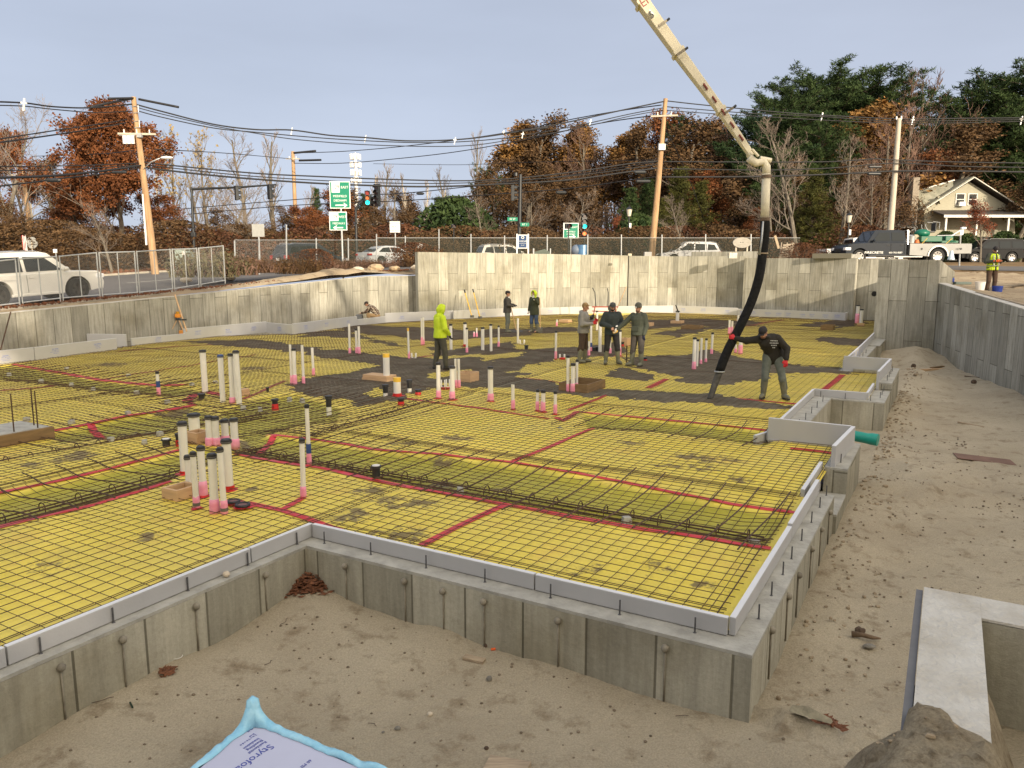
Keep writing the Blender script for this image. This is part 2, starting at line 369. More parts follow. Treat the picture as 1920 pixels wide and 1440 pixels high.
up.data.materials.append(m_verge)
for p in up.data.polygons:
    c = p.center; u,v = xy2(c.x,c.y)
    if (v > 47 or u > 49 or (v > 27.9 and u > 34)): p.material_index = 1
# roads follow the ground a little above it
def zroad(X,Y): return ZU(X,Y)+.03
sheet('road',steps(-30,62,1.0),steps(28.6,47,1.15),zroad,m_asph,uvw=True,kind='structure',label='grey asphalt road rising beyond the temporary fence')
def zroad2(X,Y): return ZU(X,Y)+.026
sheet('cross_road',steps(52,61,1.0),steps(-70,140,2.0),zroad2,m_asph,uvw=True,kind='structure',label='asphalt cross road behind the tall retaining walls')
b = MB()
for i in range(60):
    u0 = -20+i*1.2
    if u0 > 49: break
    for (v,w,h) in ((47.15,.16,.17),(28.5,.15,.14)):
        a = uv2(u0,v); c = uv2(u0+1.2,v); a.z = zroad(a.x,a.y)+h/2-.05; c.z = zroad(c.x,c.y)+h/2-.05; b.bar(a,c,w,h)
b.build('kerb',mat('kerb_stone',(.42,.38,.31),rough=.9,var=.2,scale=2,bump=.3),kind='structure',label='pale concrete kerb along the asphalt road')
b = MB()
for i in range(14):
    a = uv2(-10+i*5,37.7); c = uv2(-8+i*5+1.0,37.7); a.z = zroad(a.x,a.y)+.012; c.z = zroad(c.x,c.y)+.012; b.bar(a,c,.12,.004)
b.build('lane_marking',mat('road_paint',(.55,.53,.48),rough=.8,var=.2,scale=6),kind='structure',label='worn pale lane dashes on the asphalt road')
# ------------------------------------------------------------------ retaining walls
def wall(name,label,P,outn,th=.28,m=None,topm=True,loc=None):
    """P: list of (Vector xy, zbottom, ztop); outn +1/-1: which side of the path the thickness goes"""
    root = empty(name,(P[0][0].x,P[0][0].y,P[0][1]),label,'wall'); L0 = root.location.copy()
    b = MB(); t = MB(); s = 0
    offs = []
    for i in range(len(P)):
        a = P[max(i-1,0)][0]; c = P[min(i+1,len(P)-1)][0]; d = (c-a); d.z = 0; d.normalize(); offs.append(Vector((d.y,-d.x,0))*outn*th)
    for i in range(len(P)-1):
        (a,az,at),(c,cz,ct) = P[i],P[i+1]; L = (Vector((c.x,c.y,0))-Vector((a.x,a.y,0))).length
        A = Vector((a.x,a.y,0)); C = Vector((c.x,c.y,0)); oa,oc = offs[i],offs[i+1]
        v = [A+Vector((0,0,az)),C+Vector((0,0,cz)),C+Vector((0,0,ct)),A+Vector((0,0,at)),A+oa+Vector((0,0,az)),C+oc+Vector((0,0,cz)),C+oc+Vector((0,0,ct)),A+oa+Vector((0,0,at))]
        v = [x-L0 for x in v]
        b.add(v,[(0,1,2,3),(5,4,7,6),(3,2,6,7)],[[(s,az),(s+L,cz),(s+L,ct),(s,at)]]*2+[[(s,at),(s+L,ct),(s+L,ct+.28),(s,at+.28)]])
        if i == 0: b.add([v[0],v[4],v[7],v[3]],[(0,1,2,3)],[[(s-th,az),(s,az),(s,at),(s-th,at)]])
        if i == len(P)-2: b.add([v[1],v[5],v[6],v[2]],[(0,1,2,3)],[[(s,cz),(s+th,cz),(s+th,ct),(s,ct)]])
        if topm:
            q = [v[3],v[2],v[6],v[7]]; q = [x+Vector((0,0,.003)) for x in q]; t.add(q+[x+Vector((0,0,.02)) for x in q],[(0,1,2,3),(7,6,5,4),(0,4,5,1),(1,5,6,2),(2,6,7,3),(3,7,4,0)])
        s += L
    b.build('panel',m or m_conc,root)
    if topm: t.build('wall_top',m_concw,root)
    return root
def uvp(u,v): return uv2(u,v)
# left wall, its top rising along the road
wall('retaining_wall','long low concrete wall on the left whose pale top climbs with the road',[(uvp(-4,26.75),-.8,.55),(uvp(6,26.75),-.8,.96),(uvp(13.3,26.75),-.8,1.28),(uvp(22,26.75),-.8,1.73),(uvp(31.6,26.75),-.8,2.25),(uvp(33.3,24.5),-.8,2.28)],-1)
p0 = uvp(32.1,24.0)
wall('retaining_wall','tall stained concrete wall behind the two workers with long handled tools',[(p0,-.5,3.52),(uvp(41.45,19.85),-.5,3.48),(uvp(43.85,17.05),-.5,3.42)],-1,topm=False)
wall('retaining_wall','brightest sunlit concrete wall in the far corner behind the three men',[(uvp(43.9,17.0),-.5,3.40),(uvp(45.5,14.8),-.5,3.38),(uvp(45.5,10.35),-.5,3.36)],-1,topm=False)
a,b_ = uvp(45.35,14.3),uvp(45.35,10.2)
w = wall('low_wall','low grey concrete parapet set back on top of the far corner',[(uvp(46.0,13.8),2.6,3.64),(uvp(46.0,9.6),2.6,3.64)],-1,th=.25,topm=False)
wall('retaining_wall','panelled concrete wall behind the hose, stepping forward to the right of the corner',[(uvp(45.45,10.3),-.5,3.24),(uvp(44.35,10.25),-.5,3.24),(uvp(43.0,4.3),-.5,3.20)],-1,topm=False)
wall('retaining_wall','short recessed grey wall with a round drain hole beside the tall column',[(uvp(43.55,4.9),-.5,3.16),(uvp(43.55,2.0),-.5,3.16)],-1,topm=False)
c = G(1576,482,3.2)
root = empty('concrete_block',uv2(43.3,5.5,3.2),'pale concrete block standing on the wall in front of the dark pickup','block',TH*-1)
MB().box((0,0,.12),(1.9,.5,.26)).build('block_body',m_conc,root,bevel=.01); MB().box((1.15,0,.10),(.5,.3,.2)).build('block_end',m_concw,root,bevel=.01)
q = D(1373,480,43.6)
MB().box((0,0,0),(.45,.4,.32)).build('concrete_block',m_concw,loc=None,bevel=.01,label='small white concrete stub on the wall left of the hose',cat='block').location = (q.x,q.y,3.38)
MB().cyl((0,-.02,0),(0,.02,0),.13,n=16).build('drain_pipe',mat('black_void',(.012,.012,.012),rough=.9),label='black round pipe opening in the recessed wall',cat='pipe').location = D(1639,551,38.55)
# column wall and right wall
CA,CB = uvp(32.4,2.45),uvp(32.4,.40)
wall('retaining_wall','tall grey end wall with rows of form tie marks, standing nearer than the far walls',[(uvp(40.5,2.4),-.5,3.05),(CA,-.9,3.05),(CB,-1.0,3.04),(uvp(34.0,-.1),-1,2.6)],-1,topm=False)
RW = [(Vector((15.85,28.55,0)),-1.0,2.18),(Vector((13.5,20.3,0)),-1,1.71),(Vector((11.5,13.2,0)),-1,1.33),(Vector((10.1,8.1,0)),-1,1.1)]
wall('retaining_wall','long shaded concrete wall on the right with tall narrow form panels',RW,-1,th=.28)
# near L-shaped wall beside the photographer
m_grey = mat('grey_membrane',(.15,.15,.155),rough=.8,var=.12,scale=9)
root = empty('foundation_wall',uv2(3.6,0,.4),'L-shaped concrete wall with a broad white top in the near right corner','wall')
o = root.location
def ub(b,u0,u1,v0,v1,z0,z1,uvs=True):
    P = [uv2(u,v,z)-o for z in (z0,z1) for (u,v) in ((u0,v0),(u1,v0),(u1,v1),(u0,v1))]
    F = [(0,3,2,1),(4,5,6,7),(0,1,5,4),(1,2,6,5),(2,3,7,6),(3,0,4,7)]
    U_ = [[(u0,v0),(u0,v1),(u1,v1),(u1,v0)],[(u0,v0),(u1,v0),(u1,v1),(u0,v1)],[(u0,z0),(u1,z0),(u1,z1),(u0,z1)],[(v0,z0),(v1,z0),(v1,z1),(v0,z1)],[(u1,z0),(u0,z0),(u0,z1),(u1,z1)],[(v1,z0),(v0,z0),(v0,z1),(v1,z1)]]
    b.add(P,F,U_); return b
b = MB(); ub(b,1.2,3.75,-.215,.0,-.8,1.397); ub(b,3.52,3.75,-4,-.217,-.8,1.396); b.build('wall_body',m_concf,root)
b = MB(); ub(b,1.2,3.75,-.215,.0,1.40,1.412); ub(b,3.52,3.75,-4,-.2155,1.40,1.4115); b.build('wall_top',m_concw,root)
b = MB(); ub(b,1.2,3.75,.003,.03,-.8,1.395); b.build('membrane',m_grey,root)
def heap(X,Y):
    u,v = xy2(X,Y); t = sst(2.80,2.40,u+.14*nz3(X,Y,5)+.05*nz3(X,Y,14)-.25*max(0,v-.1)); n_ = .05*nz3(X,Y,6)+.03*nz3(X,Y,14)+.035*abs(nz3(X,Y,26))+.02*nz3(X,Y,45)
    return (1.36+.115*t+n_*t*.7)-2.4*sst(-.05,1.05,v+.05*nz3(X,Y,3))-1.2*(1-t)*sst(.0,.06,v)-.45*sst(-.18,-.42,v)
sheet('dirt_heap',steps(1.2,3.1,.022),steps(-.45,1.3,.022),heap,ground_mat('heap_dirt',(.36,.295,.20),(.48,.41,.29),(.23,.18,.115),bump=1.0,s1=4,s2=14,wp=.5),uvw=True,kind='stuff',label='clumpy dirt heaped over the near end of the white topped wall',cat='dirt')
# ------------------------------------------------------------------ foundation
root = empty('foundation',uv2(5.75,1.15,-.65),'grey concrete foundation wall stepping round the slab edge, with a ledge on top','foundation')
o = root.location; bt = MB(); tp = MB()
segs = [(-3,5.52,5.64,5.95,-.05),(5.52,5.8,1.08,5.95,-.05),(5.8,10.15,1.08,1.42,-.05),(10.15,11.15,1.04,1.6,-.30),(11.15,12.9,1.04,1.34,.06),
        (12.72,12.9,1.35,2.05,.02),(12.72,17.6,2.06,2.42,.0),(17.6,17.85,1.02,2.5,-.02),(17.86,19.35,1.02,1.36,-.02),(19.36,22.3,1.0,1.34,.16),(22.1,22.3,1.35,2.1,.1),(22.1,29.5,2.11,2.45,.02),(29.5,32.3,2.0,2.45,.05)]
for (u0,u1,v0,v1,z) in segs:
    ub(bt,u0,u1,v0,v1,-1.1,z-.03); ub(tp,u0+.001,u1-.001,v0+.001,v1-.001,z-.028,z)
bt.build('wall_body',m_concf,root); tp.build('ledge',m_conct,root)
for_k = []      # rust streaked tie knobs on the outer faces
def knob(a,c):
    b = MB(); b.ell(a,.033,8,6); b.cyl(c+Vector((0,0,-.22)),c+Vector((0,0,.22)),.008,n=6); b.build('tie_knob',mat('form_ties',(.25,.225,.175),rough=.9,var=.3,scale=9),root,smooth=True)
for v in (5.1,4.35,3.9,3.45,2.7,1.75): knob(uv2(5.50,v,-.16)-o,uv2(5.512,v,-.40)-o)
for u in (1.6,2.3,2.95,3.45,4.15,4.95): knob(uv2(u,5.62,-.16)-o,uv2(u,5.632,-.40)-o)
for u in (6.2,6.95,7.5,8.3,9.0,9.7): knob(uv2(u,1.065,-.14)-o,uv2(u,1.072,-.36)-o)
# anchor rods in the ledge
m_steel = mat('dull_steel',(.13,.13,.135),rough=.5,metal=.6,var=.3,scale=20); m_rebar = mat('rebar',(.060,.040,.028),rough=.75,metal=.25,var=.5,scale=7,col2=(.115,.062,.035))
rods = [(u,5.75,0) for u in (1.7,2.3,2.88,3.46,4.17,4.85,5.50)] + [(5.66,v,0) for v in (5.52,4.89,4.2,3.53,2.85,2.2,1.56)] + [(u,1.17,0) for u in (6.16,6.68,7.21,7.66,8.25,8.91,9.54,10.1)] + \
       [(u,1.17,.11) for u in (11.5,12.0,12.5)] + [(u,2.16,.05) for u in (13.4,14.1,14.8,15.5,16.2,17.0)] + [(17.68,v,.03) for v in (2.3,1.8,1.3)] + [(u,1.15,.03) for u in (18.2,18.7,19.2)] + [(u,1.13,.21) for u in (19.8,20.4,21.0,21.6)] + [(u,2.22,.07) for u in (23,24,25,26,27)]
def where(u,v):
    if v > 5.6: return 'left front ledge, %s' % ['nearest the camera','second from the left frame edge','third from the left frame edge','fourth going up the ledge','fifth going up the ledge','sixth, below the pale stone','last before the inner corner'][[1.7,2.3,2.88,3.46,4.17,4.85,5.5].index(u)]
    return None
rodm = None; kk = {}
for (u,v,dz) in rods:
    if v > 5.6: key,txt = 'A','left arm of the front ledge'
    elif abs(u-5.66) < .01: key,txt = 'B','right arm of the front ledge'
    elif u < 11: key,txt = 'C','near right hand ledge'
    elif u < 13: key,txt = 'D','ledge beside the raised grey board'
    elif u < 17.5: key,txt = 'E','ledge along the notch pit'
    elif u < 17.9: key,txt = 'F','far lip of the notch pit'
    elif u < 19.5: key,txt = 'G','ledge beyond the notch pit'
    elif u < 22: key,txt = 'H','far raised ledge'
    else: key,txt = 'I','last ledge before the end wall'
    kk[key] = kk.get(key,0)+1; nth = ['first','second','third','fourth','fifth','sixth','seventh','eighth'][kk[key]-1]
    if rodm is None:
        bb = MB(); bb.cyl((0,0,-.02),(0,0,.13),.0075,n=7); bb.cyl((0,0,-.015),(0,0,.004),.03,.012,n=8); rodm = bb.build('anchor_rod',m_steel); rr = rodm
    else: rr = rodm.copy(); COL.objects.link(rr)
    rr.location = uv2(u,v,-.05+dz); tag(rr,'%s short steel rod from the near end of the %s' % (nth,txt),'anchor rod','steel rods set in the foundation ledge')
# ------------------------------------------------------------------ foam edge boards
def foam_mat():
    m = mat('foam_board',(.43,.43,.435),rough=.7,var=.03,scale=2.5,bump=.1,bscale=60); return m
m_foam = foam_mat(); m_print = mat('blue_print',(.13,.17,.42),rough=.7,var=.25,scale=30,col2=(.42,.44,.56))
m_foamw = mat('foam_white_edge',(.68,.69,.71),rough=.6,var=.03)
def foam(a,b_,z0,z1,lab,th=.052,prints=0,seed=0,group='grey foam boards edging the slab'):
    a = Vector((a[0],a[1],0)); b_ = Vector((b_[0],b_[1],0)); d = b_-a; L = d.length; ang = math.atan2(d.y,d.x)
    root = empty('foam_board',(a.x,a.y,z0),lab,'foam board',ang,group)
    h = z1-z0
    MB().box((L/2,0,h/2),(L-.004,th,h-.004)).build('panel',m_foam,root,bevel=.003)
    MB().box((L/2,0,h+.001),(L-.006,th-.006,.004)).build('top_edge',m_foamw,root)
    if prints:
        rn = random.Random(seed)
        for k in range(prints):
            x = L*(k+.5)/prints+rn.uniform(-.1,.1); z = h*rn.choice((.55,.45,.5))
            pb = MB()
            for j in range(4):
                w = rn.uniform(.18,.34); pb.box((x+rn.uniform(-.03,.03),0,z+.07-.045*j),(w,th+.006,.016 if j else .03))
            pb.build('print_mark',m_print,root)
    return root
def U2(u,v): p = uv2(u,v); return (p.x,p.y)
def fu(u0,v0,u1,v1,z0,z1,lab,**k): return foam(U2(u0,v0),U2(u1,v1),z0,z1,lab,**k)
fu(0.2,5.79,2.65,5.79,-.045,.10,'grey foam board on the front left ledge, cut by the left edge of the photo')
fu(2.66,5.79,4.9,5.79,-.045,.10,'grey foam board above the middle of the front left concrete wall')
fu(4.91,5.79,5.75,5.79,-.045,.10,'short grey foam board left of the inner front corner')
fu(5.75,5.755,5.75,3.05,-.045,.10,'grey foam board running right from the inner front corner')
fu(5.75,3.04,5.75,1.32,-.045,.10,'grey foam board ending at the outer front corner, above the three right hand rods')
fu(5.75,1.29,8.2,1.29,-.045,.105,'white topped foam board rising from the outer front corner')
fu(8.21,1.29,10.15,1.29,-.045,.13,'white topped foam board beside the near trench end')
fu(9.7,1.40,11.25,1.40,-.28,.10,'foam board set back behind the low door sill')
fu(11.19,1.24,12.75,1.15,-.28,.36,'tall white edged foam board on the ledge beside the deep grey board',th=.06)
fu(12.76,1.18,12.80,2.44,-.05,.36,'deep plain grey foam board facing the camera in front of the notch pit')
fu(11.22,1.36,11.24,1.22,-.28,.0,'small foam offcut with blue printing tucked beside the tall board',prints=1,seed=4)
fu(12.55,2.6,12.98,2.47,-.1,.09,'thin foam offcut lying at the foot of the deep grey board')
fu(12.82,2.44,17.72,2.46,-.03,.14,'long foam board behind the row of rods along the notch pit')
fu(17.76,2.46,17.76,1.38,-.02,.14,'foam board across the far lip of the notch pit')
fu(17.78,1.38,19.3,1.38,-.02,.14,'short foam board turning away beyond the notch pit')
fu(19.3,1.30,22.1,1.22,-.1,.42,'raised foam board with a white edge on the far right ledge',th=.06)
fu(22.14,1.2,22.2,2.36,.0,.42,'plain grey foam board facing the camera below the end wall')
fu(22.25,2.36,27.2,2.36,.0,.30,'foam board with dark printing leading toward the tall end wall',prints=7,seed=2)
fu(27.21,2.38,32.2,2.42,.0,.28,'last foam board on the right before the tall end wall')
# the boards along the left and far walls (seen from their slab side)
def gg(x,y): p = G(x,y,0); return (p.x,p.y)
FB = [((-60,691),(64,676),.40,'pale foam board at the far left, cut by the photo edge',1),((66,676),(219,656),.40,'pale foam board jutting out left of the survey tripod',2),
      ((165,648),(238,649),.42,'small foam board set behind the jutting board',0),((246,648),(347,638),.26,'low foam board just left of the tripod',1),
      ((345,638),(500,622),.44,'long foam board running right from the survey tripod',3),((501,623),(549,628),.42,'short foam board bending toward the slab',1),
      ((549,628),(669,611),.46,'grey shaded foam board left of the crouching worker',3),((669,611),(722,604),.30,'low foam board in front of the crouching worker',0),
      ((722,604),(850,598),.45,'foam board leading right from the crouching worker',2),((850,599),(960,593),.46,'foam board behind the lime hoodie, where two tools lean',1),
      ((960,593),(1105,588),.42,'foam board behind the two workers with tools',3),((1105,588),(1262,586),.42,'foam board behind the three talking men',2),
      ((1262,586),(1383,591),.42,'blue printed foam board along the bright corner wall',3),((1383,593),(1470,596),.42,'foam board right behind the hose',4),
      ((1470,596),(1584,602),.42,'blue printed foam board right of the hose',5),((1584,602),(1604,596),.42,'short foam return at the end of the printed boards',0),((1604,594),(1642,597),.40,'foam board in the recess behind the paired pipes',1)]
for i,(a,c_,h,lab,pr) in enumerate(FB): foam(gg(*a),gg(*c_),-.02,h,lab,prints=pr,seed=i)
# ------------------------------------------------------------------ slab: sheeting, mesh, trenches
FP = [(-3,5.8),(5.75,5.8),(5.75,1.31),(11.2,1.31),(11.2,1.2),(12.78,1.2),(12.78,2.46),(17.76,2.46),(17.76,1.36),(22.15,1.28),(22.15,2.38),(32.35,2.42),(43.4,2.45),(43.3,4.3),(43.55,10.2),(44.9,10.3),(44.9,14.5),(41.1,19.45),(33.0,23.0),(28,24.3),(23.2,23.5),(20,26),(11.6,23.9),(-3,22)]
def wob(u,v,a=.035): return a*nz3(u,v,.7,8)
TR = [  # trench rectangles in building coordinates: u0,u1,v0,v1,depth
 (7.82,8.98,1.3,9.3,.13),(-3,8.2,9.0,10.08,.13),(12.25,13.2,2.5,6.0,.11),(6.6,10.6,12.0,13.05,.12),(10.3,11.5,12.4,23.4,.10),(9.6,12.0,9.0,12.3,.12)]
def pxl(L): return [xy2(*G(x,y,0)[:2]) for (x,y) in L]
TRP = [pxl(L) for L in [[(470,815),(500,815),(600,825),(700,843),(830,853),(960,867),(1080,887),(1240,919),(1370,945),(1500,963),(1450,1034),(1335,1013),(1200,993),(1080,973),(1010,958),(920,942),(812,922),(700,901),(600,878),(480,861),(400,845)],
 [(-160,960),(-20,929),(100,904),(200,881),(300,855),(345,842),(430,830),(440,856),(318,903),(262,921),(180,945),(90,966),(-20,995),(-160,1035)],[(1082,773),(1160,779),(1260,789),(1370,799),(1486,813),(1440,838),(1330,822),(1215,810),(1090,803)],
 [(80,812),(160,796),(240,780),(320,768),(364,761),(410,775),(380,800),(300,815),(200,822),(100,832)],[(25,683),(90,695),(190,713),(290,723),(352,722),(390,735),(330,746),(250,739),(150,729),(40,716),(-60,708),(-60,690)],[(400,772),(480,745),(560,738),(650,765),(640,790),(560,800),(470,828),(420,820)]]]
TRD = (.09,.09,.08,.09,.07,.09); TRB = [(min(p[0] for p in P),max(p[0] for p in P),min(p[1] for p in P),max(p[1] for p in P)) for P in TRP]; DC = {}
def dipf(u,v):
    k = (int(u/.04),int(v/.04))
    if k not in DC:
        d = 0
        for P,B_,h in zip(TRP,TRB,TRD):
            if B_[0] < u < B_[1] and B_[2] < v < B_[3]: d = max(d,h*sst(.03,.24,sdpoly(u,v,P)))
        DC[k] = d
    return DC[k]
def ZS(u,v):
    z = .012*nz3(u,v,.45,1)+.012*nz3(u,v,1.3,2)
    return z-dipf(u,v)
def cut(vals,extra):
    s_ = sorted(set([round(x,3) for x in vals+extra])); r = [s_[0]]
    for x in s_[1:]:
        if x-r[-1] > .018 or x in [round(e_,3) for e_ in extra]: r.append(x)
    return r
us = cut(steps(-3,14,.075)+steps(14,45,.13,1.004),[5.75,11.2,12.78,17.76,22.15]); vs_ = cut(steps(1.2,12,.075)+steps(12,26,.13),[1.31,1.2,2.46,5.8,2.38,1.36])
b = MB(); idx = {}; tag_ = []
def key(i,j):
    if (i,j) not in idx:
        u,v = us[i],vs_[j]; idx[(i,j)] = len(b.v); b.v.append(uv2(u,v,ZS(u,v)+.004*nz3(u,v,3.1,4)+.006*abs(nz3(u,v,1.9,14)))); tag_.append((u,v))
    return idx[(i,j)]
for i in range(len(us)-1):
    for j in range(len(vs_)-1):
        if inpoly((us[i]+us[i+1])/2,(vs_[j]+vs_[j+1])/2,FP): b.f.append((key(i,j),key(i+1,j),key(i+1,j+1),key(i,j+1)))
b.uv = [[(0,0)]*4]*len(b.f)
def pxl(L): return [xy2(*G(x,y,0)[:2]) for (x,y) in L]
# mud and scuffs lying on the sheeting, at their places on the slab
MUD = [(1295+x,857+y,r) for (x,y,r) in ((0,0,.35),(40,8,.35),(20,22,.25),(-30,18,.3),(60,5,.25))] + [(720,935,.30),(665,968,.3),(775,948,.35),(745,1005,.4),(630,1008,.18),(480,917,.22),(600,985,.2),(700,918,.25),(940,905,.2),(820,900,.25),(260,805,.45),(180,815,.4),(440,830,.5),(350,800,.45),(200,684,.8),(475,690,.6),(330,770,.4),(420,790,.4),(60,870,.35),(150,855,.4),(90,1060,.3),(300,1010,.25),(1230,1060,.25),(1120,1065,.22),(1320,1100,.2),(1180,830,.3),(1390,900,.3),(860,820,.35),(760,830,.3),(1000,800,.2),(830,860,.3)]
MUDu = [(*xy2(*G(x,y,0)[:2]),r) for (x,y,r) in MUD]
m_sheet = bpy.data.materials.new('vapor_sheet'); m_sheet.use_nodes = True; n = m_sheet.node_tree; B = n.nodes['Principled BSDF']
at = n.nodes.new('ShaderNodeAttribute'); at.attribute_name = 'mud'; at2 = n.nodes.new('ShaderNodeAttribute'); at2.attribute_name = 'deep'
tcn = n.nodes.new('ShaderNodeTexCoord')
def NN(sc,det=6,ro=.6,st=None):
    z = n.nodes.new('ShaderNodeTexNoise'); z.inputs['Scale'].default_value = sc; z.inputs['Detail'].default_value = det; z.inputs['Roughness'].default_value = ro
    q = n.nodes.new('ShaderNodeMapping'); q.inputs['Rotation'].default_value = (0,0,TH); q.inputs['Scale'].default_value = st or (1,1,1)
    n.links.new(tcn.outputs['Object'],q.inputs[0]); n.links.new(q.outputs[0],z.inputs['Vector']); return z
def RG(s_,a,b__,c,d):
    r = n.nodes.new('ShaderNodeMapRange'); r.inputs[1].default_value = a; r.inputs[2].default_value = b__; r.inputs[3].default_value = c; r.inputs[4].default_value = d; n.links.new(s_,r.inputs[0]); return r.outputs[0]
def MX(a,c,f,mode='MIX'):
    x = n.nodes.new('ShaderNodeMix'); x.data_type = 'RGBA'; x.blend_type = mode
    for s_,i in ((a,6),(c,7),(f,0)):
        if isinstance(s_,tuple): x.inputs[i].default_value = (*s_,1)
        elif isinstance(s_,(int,float)): x.inputs[i].default_value = s_
        else: n.links.new(s_,x.inputs[i])
    return x.outputs[2]
def MM(op,a,b__):
    x = n.nodes.new('ShaderNodeMath'); x.operation = op
    for s_,i in ((a,0),(b__,1)):
        if isinstance(s_,(int,float)): x.inputs[i].default_value = s_
        else: n.links.new(s_,x.inputs[i])
    return x.outputs[0]
c = MX((.88,.70,.085),(.84,.68,.13),RG(NN(.7).outputs[0],.35,.65,0,1))
c = MX(c,(.80,.55,.11),RG(NN(1.6,5,.6).outputs[0],.54,.70,0,.6))
c = MX(c,(.44,.40,.04),MM('MULTIPLY',at2.outputs['Fac'],.9))  # olive tint: shade of the trench dips painted into the sheet colour
n3 = NN(6,8,.72); n4 = NN(1.1,8,.7)
c = MX(c,(.42,.33,.09),RG(n4.outputs[0],.58,.76,0,.6))
mudf = MM('ADD',MM('MULTIPLY',at.outputs['Fac'],1.0),RG(n3.outputs[0],.2,.8,-.62,.62))
c = MX(c,(.15,.105,.055),RG(mudf,.42,.62,0,.85))
c = MX(c,(.16,.12,.06),RG(NN(17,7,.78).outputs[0],.62,.70,0,.7))
n.links.new(c,B.inputs['Base Color']); B.inputs['Roughness'].default_value = .42; B.inputs['Specular IOR Level'].default_value = .35
bn = n.nodes.new('ShaderNodeBump'); bn.inputs['Strength'].default_value = .9; bn.inputs['Distance'].default_value = .025
n.links.new(MM('ADD',NN(9,7,.7).outputs[0],NN(2.5,4,.5).outputs[0]),bn.inputs['Height']); n.links.new(bn.outputs[0],B.inputs['Normal'])
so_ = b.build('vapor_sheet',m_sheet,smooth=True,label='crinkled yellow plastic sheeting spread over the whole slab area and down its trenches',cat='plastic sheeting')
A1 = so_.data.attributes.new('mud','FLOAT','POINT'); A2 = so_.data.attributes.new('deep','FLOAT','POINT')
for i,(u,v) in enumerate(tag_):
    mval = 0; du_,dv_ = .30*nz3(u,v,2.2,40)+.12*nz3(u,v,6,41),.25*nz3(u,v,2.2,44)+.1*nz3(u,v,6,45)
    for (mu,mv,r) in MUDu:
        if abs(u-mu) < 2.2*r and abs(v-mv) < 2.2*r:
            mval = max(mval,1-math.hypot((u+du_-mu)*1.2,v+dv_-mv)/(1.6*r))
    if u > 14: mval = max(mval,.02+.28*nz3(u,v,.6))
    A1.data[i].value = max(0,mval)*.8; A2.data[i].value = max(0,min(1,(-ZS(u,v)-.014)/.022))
# ------------------------------------------------------------------ steel mesh, laid in sheets
def run(b,fixed,lo,hi,along,r,lift,st=.45,poly=FP,test=None):
    """bars along u (along=0, fixed=v) or along v (along=1, fixed=u), cut where the slab ends"""
    k = lo; cur = []; pend = [None]
    def flush():
        if cur and pend[0] is not None: cur.append(pend[0])
        pend[0] = None
        if len(cur) > 1: b.tube(list(cur),r,n=4,caps=False)
        cur.clear()
    while k <= hi+1e-6:
        u,v = (k,fixed) if along == 0 else (fixed,k)
        if inpoly(u,v,poly) and (test is None or test(u,v)):
            z = max(ZS(u,v),(ZS(u+.25,v)+ZS(u-.25,v)+ZS(u,v+.25)+ZS(u,v-.25))/4-.02)
            if not cur or (k-last) > st-.01 or not inpoly(*( (k+.15,fixed) if along == 0 else (fixed,k+.15)),poly):
                cur.append(uv2(u,v,z+lift+.006*nz3(u,v,2.2,fixed))); last = k; pend[0] = None
            else: pend[0] = uv2(u,v,z+lift+.006*nz3(u,v,2.2,fixed))
        else: flush()
        k += .15
    flush()
def mesh_sheet(name,lab,u0,u1,v0,v1,seed,r=.0042):
    rn = random.Random(seed); b = MB(); ju,jv = rn.uniform(0,.06),rn.uniform(0,.06)
    v = v0+jv
    while v < v1+.1: run(b,v+rn.uniform(-.008,.008),u0,u1,0,r,.028); v += .15
    u = u0+ju
    while u < u1+.1: run(b,u+rn.uniform(-.008,.008),v0,v1,1,r,.037); u += .15
    # lapped extra run of bars where two sheets overlap
    for k in range(2): run(b,v0+.05+.07*k,u0,u1,0,r,.047); run(b,u0+.07+.09*k,v0,v1,1,r,.05)
    return b.build(name,m_rebar,label=lab,cat='rebar mesh',group='sheets of steel mesh laid on the yellow sheeting')
MS = [('front left',0,7.6,5.9,10.3),('front right',5.85,7.7,1.4,5.85),('near trench',7.72,9.5,1.4,10.4),('middle right',9.5,14.0,1.3,8.9),('left middle',1,9,10.35,16),('left far',7,16,16.05,25.6),('centre',9.05,14,8.95,16.1),('centre right',14.05,22.4,1.3,9),('centre left',14.05,22,9.05,16.0),('far right',22.45,43.4,2.5,9),('far middle',22.05,44,9.05,16),('far left',16.05,40,16.05,25.6)]
for i,(nm,a,b_,c_,d_) in enumerate(MS):
    lab = {'front left': 'brown steel mesh nearest the camera on the left, square against the foam edge','front right': 'steel mesh in the near right corner of the slab','near trench': 'steel mesh dipping into the near olive trench','middle right': 'steel mesh on the panel left of the notch pit','left middle': 'steel mesh around the timber form with upright bars','left far': 'steel mesh below the jutting foam board on the far left','centre': 'muddy steel mesh around the black capped stubs','centre right': 'steel mesh under the hose man','centre left': 'steel mesh half sunk in concrete round the lime hoodie','far right': 'distant steel mesh in front of the tall end wall','far middle': 'distant steel mesh behind the three talking men','far left': 'distant steel mesh in front of the crouching worker'}[nm]
    mesh_sheet('rebar_mesh',lab,a,b_,c_,d_,i,r=.0042 if a < 12 else .0036)
